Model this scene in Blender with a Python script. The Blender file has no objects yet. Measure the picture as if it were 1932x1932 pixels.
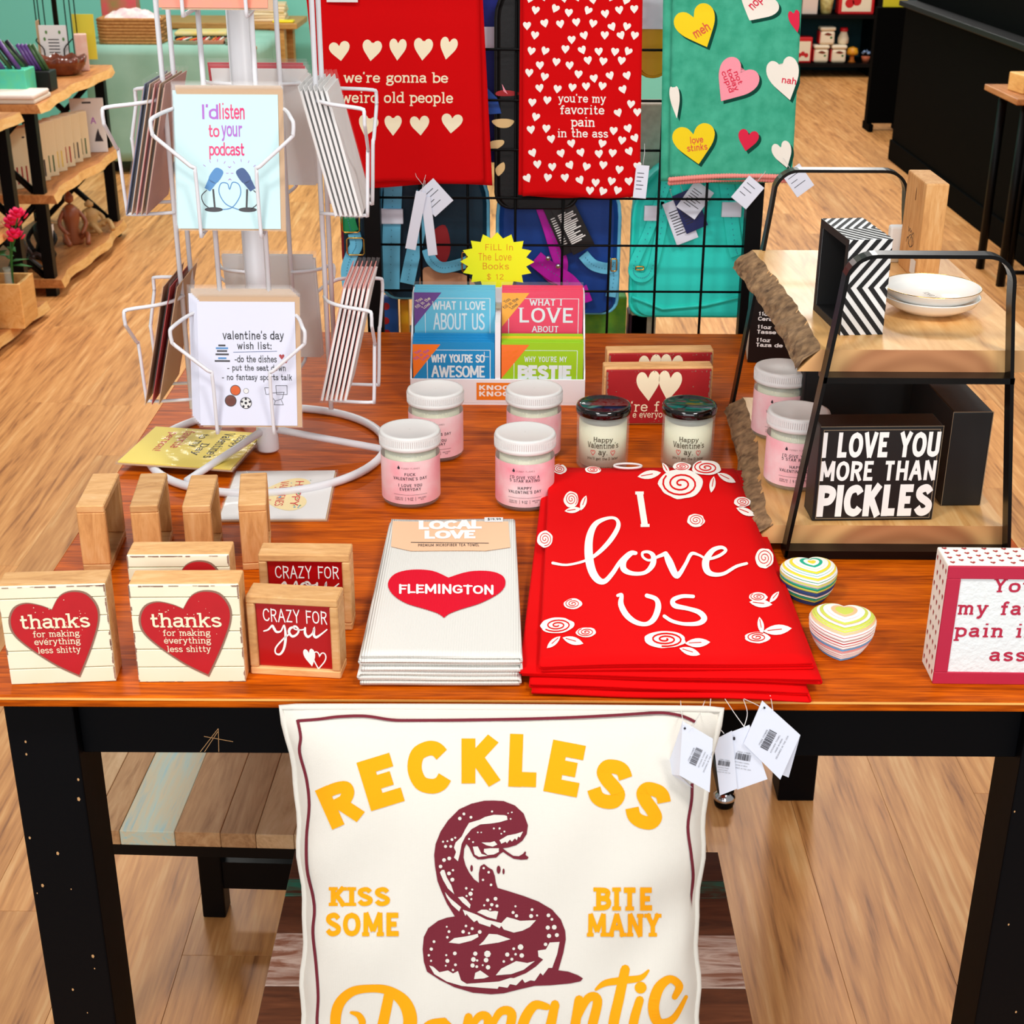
import bpy, bmesh, math, random
from math import sin, cos, tan, pi, radians, atan2, sqrt
from mathutils import Vector, Matrix

random.seed(7)
SC = bpy.context.scene
COL = SC.collection
V = Vector

# ------------------------------------------------------------------ camera
TOP = 0.915                       # height of the display table top
PITCH, ROLL, FPX = radians(24.0), radians(0.3), 2750.0
CAM = V((0.0, -1.234, 1.665))
_f = V((0, cos(PITCH), -sin(PITCH))); _u0 = V((0, sin(PITCH), cos(PITCH))); _r0 = V((1, 0, 0))
_r = _r0 * cos(ROLL) + _u0 * sin(ROLL); _u = -_r0 * sin(ROLL) + _u0 * cos(ROLL)
cd = bpy.data.cameras.new('camera'); cd.sensor_width = 36; cd.lens = 36 * FPX / 1932; cd.clip_start = 0.05
cd.dof.use_dof = True; cd.dof.focus_distance = 1.75; cd.dof.aperture_fstop = 20.0
cam = bpy.data.objects.new('camera', cd); COL.objects.link(cam); SC.camera = cam
cam.matrix_world = Matrix(((_r.x, _u.x, -_f.x, CAM.x), (_r.y, _u.y, -_f.y, CAM.y), (_r.z, _u.z, -_f.z, CAM.z), (0, 0, 0, 1)))

# ------------------------------------------------------------------ light and exposure
SC.view_settings.view_transform = 'Standard'; SC.view_settings.look = 'None'
SC.view_settings.gamma = 1.0; SC.view_settings.use_curve_mapping = False
SC.view_settings.exposure = -0.25
SC.cycles.max_bounces = 6; SC.cycles.transparent_max_bounces = 16; SC.cycles.caustics_reflective = False; SC.cycles.caustics_refractive = False
w = bpy.data.worlds.new('shop_daylight'); SC.world = w; w.use_nodes = True
w.node_tree.nodes['Background'].inputs[0].default_value = (1.0, 0.985, 0.96, 1)
w.node_tree.nodes['Background'].inputs[1].default_value = 0.42

def area_light(name, loc, size, power, target=None, color=(1, 0.97, 0.92), shape='RECTANGLE'):
    l = bpy.data.lights.new(name, 'AREA'); l.shape = shape; l.size = size[0]; l.size_y = size[1]; l.energy = power; l.color = color
    o = bpy.data.objects.new(name, l); COL.objects.link(o); o.location = loc
    if target is not None:
        o.rotation_euler = (V(target) - V(loc)).to_track_quat('-Z', 'Y').to_euler()
    return o
for lx, ly, pw in ((-1.0, -1.0, 46), (1.0, -1.0, 46), (-1.1, 1.9, 7), (1.0, 1.9, 7), (-1.6, 4.2, 46), (1.2, 4.2, 60), (-1.6, 6.8, 70), (1.8, 7.2, 70), (2.4, 10.5, 70)):
    area_light('ceiling_lamp', (lx, ly, 3.3), (0.5, 0.5), pw)
area_light('shop_window_light', (-0.6, -4.2, 2.3), (4.0, 2.2), 140, target=(0, 0.6, 0.8), color=(0.95, 0.98, 1.0))

# ------------------------------------------------------------------ photograph pixel (1932 frame) -> point of the place
def ray(x, y):
    return _f + _r * ((x - 966) / FPX) + _u * ((966 - y) / FPX)
def onz(x, y, z=TOP):
    d = ray(x, y); t = (z - CAM.z) / d.z; return CAM + d * t
def ony(x, y, Y):
    d = ray(x, y); t = (Y - CAM.y) / d.y; return CAM + d * t
def onp(x, y, p0, n):
    d = ray(x, y); t = (V(p0) - CAM).dot(n) / d.dot(n); return CAM + d * t

# ------------------------------------------------------------------ materials
def lin(c):
    return tuple(((v / 255) / 12.92 if v / 255 <= 0.04045 else ((v / 255 + 0.055) / 1.055) ** 2.4) for v in c[:3]) + (1.0,)
MATS = {}
def _new(name):
    m = bpy.data.materials.new(name); m.use_nodes = True; nt = m.node_tree
    return m, nt, nt.nodes, nt.links, nt.nodes['Principled BSDF']
def _coords(N, L, scale, rnd=True):
    tc = N.new('ShaderNodeTexCoord'); mp = N.new('ShaderNodeMapping'); mp.inputs['Scale'].default_value = scale
    if rnd:
        oi = N.new('ShaderNodeObjectInfo'); mu = N.new('ShaderNodeVectorMath'); mu.operation = 'SCALE'
        cb = N.new('ShaderNodeCombineXYZ'); L.new(oi.outputs['Random'], cb.inputs[0]); L.new(oi.outputs['Random'], cb.inputs[1]); L.new(oi.outputs['Random'], cb.inputs[2])
        mu.inputs['Scale'].default_value = 17.3; L.new(cb.outputs[0], mu.inputs[0])
        ad = N.new('ShaderNodeVectorMath'); L.new(tc.outputs['Object'], ad.inputs[0]); L.new(mu.outputs[0], ad.inputs[1]); L.new(ad.outputs[0], mp.inputs['Vector'])
    else:
        L.new(tc.outputs['Object'], mp.inputs['Vector'])
    return mp.outputs[0]
def mat(name, c, rough=0.6, metal=0.0, bump=None, spec=0.5, coat=0.0, var=None, sheen=0.0, emit=None):
    """plain material; bump=(scale, strength); var=(scale, second colour, amount)"""
    if name in MATS: return MATS[name]
    m, nt, N, L, b = _new(name)
    b.inputs['Base Color'].default_value = lin(c); b.inputs['Roughness'].default_value = rough; b.inputs['Metallic'].default_value = metal
    b.inputs['Specular IOR Level'].default_value = spec; b.inputs['Coat Weight'].default_value = coat; b.inputs['Sheen Weight'].default_value = sheen
    if var:
        co = _coords(N, L, (1, 1, 1)); n = N.new('ShaderNodeTexNoise'); n.inputs['Scale'].default_value = var[0]; n.inputs['Detail'].default_value = 5; L.new(co, n.inputs['Vector'])
        r = N.new('ShaderNodeValToRGB'); r.color_ramp.elements[0].position = 0.5 - 0.25 / max(var[2], .3); r.color_ramp.elements[1].position = 0.5 + 0.25
        r.color_ramp.elements[0].color = lin(c); r.color_ramp.elements[1].color = lin(var[1]); L.new(n.outputs['Fac'], r.inputs[0]); L.new(r.outputs[0], b.inputs['Base Color'])
    if bump:
        co = _coords(N, L, (1, 1, 1)); n = N.new('ShaderNodeTexNoise'); n.inputs['Scale'].default_value = bump[0]; n.inputs['Detail'].default_value = 3; L.new(co, n.inputs['Vector'])
        bp = N.new('ShaderNodeBump'); bp.inputs['Strength'].default_value = bump[1]; bp.inputs['Distance'].default_value = 0.002; L.new(n.outputs['Fac'], bp.inputs['Height']); L.new(bp.outputs[0], b.inputs['Normal'])
    MATS[name] = m; return m
def wood(name, cols, scale=(6, 60, 60), rough=0.5, coat=0.0, fine=0.5, dist=1.2, bump=0.15, rings=0.0):
    """wood with the grain along the object axis of the smallest scale; cols dark -> light; rings adds cathedral figure"""
    if name in MATS: return MATS[name]
    m, nt, N, L, b = _new(name)
    co = _coords(N, L, scale)
    n1 = N.new('ShaderNodeTexNoise'); n1.inputs['Scale'].default_value = 1.0; n1.inputs['Detail'].default_value = 8; n1.inputs['Roughness'].default_value = 0.62; n1.inputs['Distortion'].default_value = dist; L.new(co, n1.inputs['Vector'])
    fac = n1.outputs['Fac']
    if rings:
        wv = N.new('ShaderNodeTexNoise'); wv.inputs['Scale'].default_value = 0.22; wv.inputs['Detail'].default_value = 1.5; wv.inputs['Distortion'].default_value = 0.3; L.new(co, wv.inputs['Vector'])
        mm = N.new('ShaderNodeMath'); mm.operation = 'MULTIPLY'; mm.inputs[1].default_value = 70.0; L.new(wv.outputs['Fac'], mm.inputs[0])
        sn = N.new('ShaderNodeMath'); sn.operation = 'SINE'; L.new(mm.outputs[0], sn.inputs[0])
        m2 = N.new('ShaderNodeMath'); m2.operation = 'MULTIPLY_ADD'; m2.inputs[1].default_value = rings * 0.5; L.new(sn.outputs[0], m2.inputs[0]); L.new(fac, m2.inputs[2]); fac = m2.outputs[0]
    co2 = _coords(N, L, tuple(s * 5 for s in scale)); n2 = N.new('ShaderNodeTexNoise'); n2.inputs['Scale'].default_value = 1; n2.inputs['Detail'].default_value = 4; L.new(co2, n2.inputs['Vector'])
    mx = N.new('ShaderNodeMix'); mx.inputs[0].default_value = fine * 0.5; L.new(fac, mx.inputs[2]); L.new(n2.outputs['Fac'], mx.inputs[3])
    r = N.new('ShaderNodeValToRGB'); k = len(cols)
    while len(r.color_ramp.elements) < k: r.color_ramp.elements.new(0.5)
    for i, c in enumerate(cols):
        r.color_ramp.elements[i].position = 0.30 + 0.40 * i / (k - 1); r.color_ramp.elements[i].color = lin(c)
    L.new(mx.outputs[0], r.inputs[0])
    oi = N.new('ShaderNodeObjectInfo'); hs = N.new('ShaderNodeHueSaturation'); ml = N.new('ShaderNodeMapRange'); ml.inputs[3].default_value = 0.86; ml.inputs[4].default_value = 1.12
    L.new(oi.outputs['Random'], ml.inputs[0]); L.new(ml.outputs[0], hs.inputs['Value']); L.new(r.outputs[0], hs.inputs['Color']); L.new(hs.outputs[0], b.inputs['Base Color'])
    b.inputs['Roughness'].default_value = rough; b.inputs['Coat Weight'].default_value = coat; b.inputs['Coat Roughness'].default_value = 0.15
    if bump:
        bp = N.new('ShaderNodeBump'); bp.inputs['Strength'].default_value = bump; bp.inputs['Distance'].default_value = 0.001; L.new(mx.outputs[0], bp.inputs['Height']); L.new(bp.outputs[0], b.inputs['Normal'])
    MATS[name] = m; return m
def glass(name, c=(255, 255, 255), rough=0.03):
    if name in MATS: return MATS[name]
    m, nt, N, L, b = _new(name)
    b.inputs['Base Color'].default_value = lin(c); b.inputs['Roughness'].default_value = rough; b.inputs['Transmission Weight'].default_value = 1.0; b.inputs['IOR'].default_value = 1.45
    MATS[name] = m; return m
def film(name, c=(255, 255, 255), clear=0.86, rough=0.08):
    """thin clear plastic sleeve"""
    if name in MATS: return MATS[name]
    m, nt, N, L, b = _new(name)
    b.inputs['Base Color'].default_value = lin(c); b.inputs['Roughness'].default_value = rough; b.inputs['Alpha'].default_value = 1 - clear
    co = _coords(N, L, (9, 9, 3)); n = N.new('ShaderNodeTexNoise'); n.inputs['Scale'].default_value = 2.0; L.new(co, n.inputs['Vector'])
    bp = N.new('ShaderNodeBump'); bp.inputs['Strength'].default_value = 0.5; bp.inputs['Distance'].default_value = 0.01; L.new(n.outputs['Fac'], bp.inputs['Height']); L.new(bp.outputs[0], b.inputs['Normal'])
    MATS[name] = m; return m
def fabric(name, c, weave=900, strength=0.25, rough=0.9, var=None):
    if name in MATS: return MATS[name]
    m, nt, N, L, b = _new(name)
    b.inputs['Base Color'].default_value = lin(c); b.inputs['Roughness'].default_value = rough; b.inputs['Specular IOR Level'].default_value = 0.15
    tc = N.new('ShaderNodeTexCoord')
    if var:
        n = N.new('ShaderNodeTexNoise'); n.inputs['Scale'].default_value = var[0]; n.inputs['Detail'].default_value = 6; L.new(tc.outputs['Object'], n.inputs['Vector'])
        r = N.new('ShaderNodeValToRGB'); r.color_ramp.elements[0].position = .35; r.color_ramp.elements[1].position = .65
        r.color_ramp.elements[0].color = lin(c); r.color_ramp.elements[1].color = lin(var[1]); L.new(n.outputs['Fac'], r.inputs[0]); L.new(r.outputs[0], b.inputs['Base Color'])
    a = N.new('ShaderNodeTexWave'); a.inputs['Scale'].default_value = weave; a.bands_direction = 'X'; L.new(tc.outputs['Object'], a.inputs['Vector'])
    z = N.new('ShaderNodeTexWave'); z.inputs['Scale'].default_value = weave; z.bands_direction = 'Z'; L.new(tc.outputs['Object'], z.inputs['Vector'])
    ad = N.new('ShaderNodeMath'); L.new(a.outputs['Fac'], ad.inputs[0]); L.new(z.outputs['Fac'], ad.inputs[1])
    bp = N.new('ShaderNodeBump'); bp.inputs['Strength'].default_value = strength; bp.inputs['Distance'].default_value = 0.0006; L.new(ad.outputs[0], bp.inputs['Height']); L.new(bp.outputs[0], b.inputs['Normal'])
    MATS[name] = m; return m

# ------------------------------------------------------------------ mesh building
class MB:
    def __init__(s): s.v = []; s.f = []; s.m = []; s.sm = []
    def add(s, vs, fs, mi=0, smooth=False, fn=None):
        o = len(s.v)
        s.v += [V(fn(*p)) if fn else V(p) for p in vs]
        for f in fs: s.f.append([o + i for i in f]); s.m.append(mi); s.sm.append(smooth)
        return s
    def box(s, lo, hi, mi=0, fn=None):
        x0, y0, z0 = lo; x1, y1, z1 = hi
        return s.add([(x0, y0, z0), (x1, y0, z0), (x1, y1, z0), (x0, y1, z0), (x0, y0, z1), (x1, y0, z1), (x1, y1, z1), (x0, y1, z1)],
                     [(0, 3, 2, 1), (4, 5, 6, 7), (0, 1, 5, 4), (1, 2, 6, 5), (2, 3, 7, 6), (3, 0, 4, 7)], mi, fn=fn)
    def tube(s, pts, r, n=8, closed=False, mi=0, cap=True):
        pts = [V(p) for p in pts]; k = len(pts); rr = r if isinstance(r, (list, tuple)) else [r] * k
        vs = []; up = None
        for i, p in enumerate(pts):
            a = pts[(i - 1) % k] if (i or closed) else p; b = pts[(i + 1) % k] if (i < k - 1 or closed) else p
            t = (b - a).normalized()
            if up is None: up = t.orthogonal().normalized()
            up = (up - t * up.dot(t)); up = up.normalized() if up.length > 1e-6 else t.orthogonal().normalized()
            q = t.cross(up)
            vs += [p + (up * cos(2 * pi * j / n) + q * sin(2 * pi * j / n)) * rr[i] for j in range(n)]
        fs = []
        for i in range(k if closed else k - 1):
            a = i * n; b = ((i + 1) % k) * n
            fs += [(a + j, a + (j + 1) % n, b + (j + 1) % n, b + j) for j in range(n)]
        if cap and not closed: fs += [tuple(range(n - 1, -1, -1)), tuple((k - 1) * n + j for j in range(n))]
        return s.add(vs, fs, mi, True)
    def lathe(s, prof, n=32, mi=0, c=(0, 0, 0), smooth=True, close=True):
        vs = []; fs = []; c = V(c)
        for r, z in prof: vs += [c + V((r * cos(2 * pi * j / n), r * sin(2 * pi * j / n), z)) for j in range(n)]
        for i in range(len(prof) - 1): fs += [(i * n + j, i * n + (j + 1) % n, (i + 1) * n + (j + 1) % n, (i + 1) * n + j) for j in range(n)]
        if close: fs += [tuple(range(n - 1, -1, -1)), tuple((len(prof) - 1) * n + j for j in range(n))]
        return s.add(vs, fs, mi, smooth)
    def prism(s, poly, d0, d1, fn=None, mi=0):
        """closed 2-D outline extruded from d0 to d1 ; fn(x, y, d) -> point"""
        n = len(poly); vs = [(x, y, d0) for x, y in poly] + [(x, y, d1) for x, y in poly]
        fs = [tuple(range(n - 1, -1, -1)), tuple(range(n, 2 * n))] + [(i, (i + 1) % n, n + (i + 1) % n, n + i) for i in range(n)]
        return s.add(vs, fs, mi, fn=fn)
    def grid(s, nu, nv, fn, mi=0, smooth=True):
        vs = [fn(i / nu, j / nv) for j in range(nv + 1) for i in range(nu + 1)]
        fs = [(j * (nu + 1) + i, j * (nu + 1) + i + 1, (j + 1) * (nu + 1) + i + 1, (j + 1) * (nu + 1) + i) for j in range(nv) for i in range(nu)]
        return s.add(vs, fs, mi, smooth)
    def build(s, name, mats, parent=None, origin=None, bevel=0, seg=2, fix=True, solid=0, sub=0):
        o_ = V(origin) if origin is not None else V((0, 0, 0))
        me = bpy.data.meshes.new(name); me.from_pydata([v - o_ for v in s.v], [], s.f)
        for m in (mats if isinstance(mats, (list, tuple)) else [mats]): me.materials.append(m)
        me.polygons.foreach_set('material_index', s.m); me.polygons.foreach_set('use_smooth', s.sm)
        if fix or bevel:
            bm = bmesh.new(); bm.from_mesh(me)
            if fix: bmesh.ops.recalc_face_normals(bm, faces=bm.faces)
            if bevel:
                ed = [e for e in bm.edges if len(e.link_faces) == 2 and e.calc_face_angle(0) > 0.5]
                bmesh.ops.bevel(bm, geom=ed, offset=bevel, segments=seg, profile=0.5, affect='EDGES', clamp_overlap=True)
            bm.to_mesh(me); bm.free()
        me.update()
        ob = bpy.data.objects.new(name, me); COL.objects.link(ob)
        if parent is not None: ob.parent = parent
        elif origin is not None: ob.location = o_
        if solid:
            md = ob.modifiers.new('thickness', 'SOLIDIFY'); md.thickness = solid; md.offset = 0
        if sub:
            md = ob.modifiers.new('smooth', 'SUBSURF'); md.levels = sub; md.render_levels = sub
        return ob
def thing(name, label, cat, loc=(0, 0, 0), rz=0.0, group=None):
    o = bpy.data.objects.new(name, None); COL.objects.link(o); o.empty_display_size = 0.05
    o.location = loc; o.rotation_euler = (0, 0, rz); o['label'] = label; o['category'] = cat
    if group: o['group'] = group
    return o
def tag(o, label, cat, group=None, kind=None):
    o['label'] = label; o['category'] = cat
    if group: o['group'] = group
    if kind: o['kind'] = kind
    return o
def struct(o):
    o['kind'] = 'structure'; return o
def copy_tree(o, parent=None):
    c = o.copy(); COL.objects.link(c); c.parent = parent
    for ch in list(o.children): copy_tree(ch, c)
    return c
def bx(name, lo, hi, m, parent=None, bevel=0.0, origin=None):
    return MB().box(lo, hi).build(name, m, parent, origin, bevel)
def frame(p0, U, W):
    """local plane: (u, v, d) -> p0 + u*U + v*W + d*N"""
    p0, U, W = V(p0), V(U).normalized(), V(W).normalized(); Nn = U.cross(W).normalized()
    return lambda u, v, d=0.0: p0 + U * u + W * v + Nn * d

# ------------------------------------------------------------------ flat shapes
def smooth_path(pts, k=6, closed=False):
    out = []; n = len(pts)
    for i in range(n if closed else n - 1):
        p0 = pts[(i - 1) % n] if (i or closed) else pts[0]; p1 = pts[i]; p2 = pts[(i + 1) % n]; p3 = pts[(i + 2) % n] if (i + 2 < n or closed) else pts[-1]
        for j in range(k):
            t = j / k
            out.append(tuple(0.5 * (2 * b + (c - a) * t + (2 * a - 5 * b + 4 * c - d) * t * t + (3 * b - a - 3 * c + d) * t ** 3) for a, b, c, d in zip(p0, p1, p2, p3)))
    if not closed: out.append(tuple(pts[-1]))
    return out
def ribbon(pts, w):
    """polyline -> flat band with mitred joins; w a width or a width per point"""
    n = len(pts); ws = w if isinstance(w, (list, tuple)) else [w] * n; vs = []; fs = []
    closed = n > 3 and abs(pts[0][0] - pts[-1][0]) + abs(pts[0][1] - pts[-1][1]) < 1e-6
    for i in range(n):
        a = pts[i - 1] if i else (pts[-2] if closed else pts[0]); b = pts[i]; c = pts[i + 1] if i < n - 1 else (pts[1] if closed else pts[-1])
        d1 = V((b[0] - a[0], b[1] - a[1])); d2 = V((c[0] - b[0], c[1] - b[1]))
        d1 = d1.normalized() if d1.length > 1e-9 else d2.normalized(); d2 = d2.normalized() if d2.length > 1e-9 else d1
        t = d1 + d2; t = t.normalized() if t.length > 1e-6 else d1
        nn = V((-t.y, t.x)); k = 1 / max(0.45, nn.dot(V((-d1.y, d1.x))))
        h = ws[i] * 0.5 * k; vs += [(b[0] + nn.x * h, b[1] + nn.y * h), (b[0] - nn.x * h, b[1] - nn.y * h)]
    fs = [(2 * i, 2 * i + 1, 2 * i + 3, 2 * i + 2) for i in range(n - 1)]
    return vs, fs
def fill(polys):
    """outlines (holes by even-odd) -> triangles"""
    c = bpy.data.curves.new('t', 'CURVE'); c.dimensions = '2D'; c.fill_mode = 'BOTH'
    for p in polys:
        sp = c.splines.new('POLY'); sp.points.add(len(p) - 1); sp.use_cyclic_u = True
        for a, q in zip(sp.points, p): a.co = (q[0], q[1], 0, 1)
    return _harvest(c)
def _harvest(c):
    o = bpy.data.objects.new('t', c); me = bpy.data.meshes.new_from_object(o)
    vs = [(v.co.x, v.co.y) for v in me.vertices]; fs = [tuple(p.vertices) for p in me.polygons]
    bpy.data.objects.remove(o); bpy.data.meshes.remove(me); bpy.data.curves.remove(c)
    return vs, fs
_TX = {}
def sans(body, off=0.0, space=1.0, shear=0.0, line=1.0, align='CENTER'):
    k = (body, off, space, shear, line, align)
    if k not in _TX:
        c = bpy.data.curves.new('t', 'FONT'); c.body = body; c.offset = off; c.space_character = space; c.shear = shear; c.space_line = line; c.align_x = align; c.resolution_u = 3
        _TX[k] = _harvest(c)
    return _TX[k]
def fit(shape, x0, y0, x1=None, y1=None, keep=False):
    """scale a flat shape so that its bounds become the given box (y1 None: keep proportions, y0 is the bottom)"""
    vs, fs = shape; xs = [p[0] for p in vs]; ys = [p[1] for p in vs]
    a, b, c, d = min(xs), max(xs), min(ys), max(ys)
    sx = (x1 - x0) / (b - a); sy = sx if y1 is None else (y1 - y0) / (d - c)
    return [(x0 + (x - a) * sx, y0 + (y - c) * sy) for x, y in vs], fs
def join(*shapes):
    vs = []; fs = []
    for a, b in shapes:
        o = len(vs); vs += a; fs += [tuple(o + i for i in f) for f in b]
    return vs, fs
def shift(shape, dx, dy, s=1.0, rot=0.0):
    c, n = cos(rot), sin(rot)
    return [(dx + s * (x * c - y * n), dy + s * (x * n + y * c)) for x, y in shape[0]], shape[1]
def disc(x, y, r, n=10, ry=None):
    return [(x + r * cos(2 * pi * i / n), y + (ry or r) * sin(2 * pi * i / n)) for i in range(n)], [tuple(range(n))]
def rect(x0, y0, x1, y1):
    return [(x0, y0), (x1, y0), (x1, y1), (x0, y1)], [(0, 1, 2, 3)]
def outline(x0, y0, x1, y1, w):
    return join(rect(x0, y0, x1, y0 + w), rect(x0, y1 - w, x1, y1), rect(x0, y0 + w, x0 + w, y1 - w), rect(x1 - w, y0 + w, x1, y1 - w))
HEART = [(0, -1), (-.44, -.52), (-.84, -.04), (-1, .42), (-.88, .79), (-.56, .96), (-.22, .84), (0, .50), (.22, .84), (.56, .96), (.88, .79), (1, .42), (.84, -.04), (.44, -.52)]
def heart(x, y, w, h=None, rot=0.0, tilt=0.0):
    h = h or w
    p = [(a * w / 2 + tilt * b * w / 2, b * h / 2) for a, b in HEART]
    pp = smooth_path(p[:8], 3)[:-1] + smooth_path(p[7:] + p[:1], 3)[:-1]
    c, n = cos(rot), sin(rot)
    return [(x + a * c - b * n, y + a * n + b * c) for a, b in pp], [tuple(range(len(pp)))]
def refine(shape, L):
    """cut a flat shape into triangles no longer than L, for laying on a curved surface"""
    bm = bmesh.new(); vv = [bm.verts.new((x, y, 0)) for x, y in shape[0]]
    for f in shape[1]:
        try: bm.faces.new([vv[i] for i in f])
        except ValueError: pass
    bmesh.ops.triangulate(bm, faces=bm.faces)
    for _ in range(7):
        e = [e for e in bm.edges if e.calc_length() > L]
        if not e: break
        bmesh.ops.subdivide_edges(bm, edges=e, cuts=1); bmesh.ops.triangulate(bm, faces=bm.faces)
    bm.verts.index_update()
    r = [(v.co.x, v.co.y) for v in bm.verts], [tuple(v.index for v in f.verts) for f in bm.faces]
    bm.free(); return r
def print_on(name, shape, fn, m, parent, d=0.0003):
    """flat print: shape in (u, v) laid on the surface fn(u, v, d)"""
    par = list(range(len(shape[0])))
    def find(i):
        while par[i] != i: par[i] = par[par[i]]; i = par[i]
        return i
    for f in shape[1]:
        for i in f[1:]: par[find(i)] = find(f[0])
    rank = {}
    dz = [rank.setdefault(find(i), len(rank)) % 14 * 0.000012 for i in range(len(par))]      # overlapping pen strokes lie one on the other
    mb = MB(); mb.add([(x, y, d + e) for (x, y), e in zip(shape[0], dz)], shape[1], fn=fn)
    return mb.build(name, m, parent, fix=False)

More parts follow.
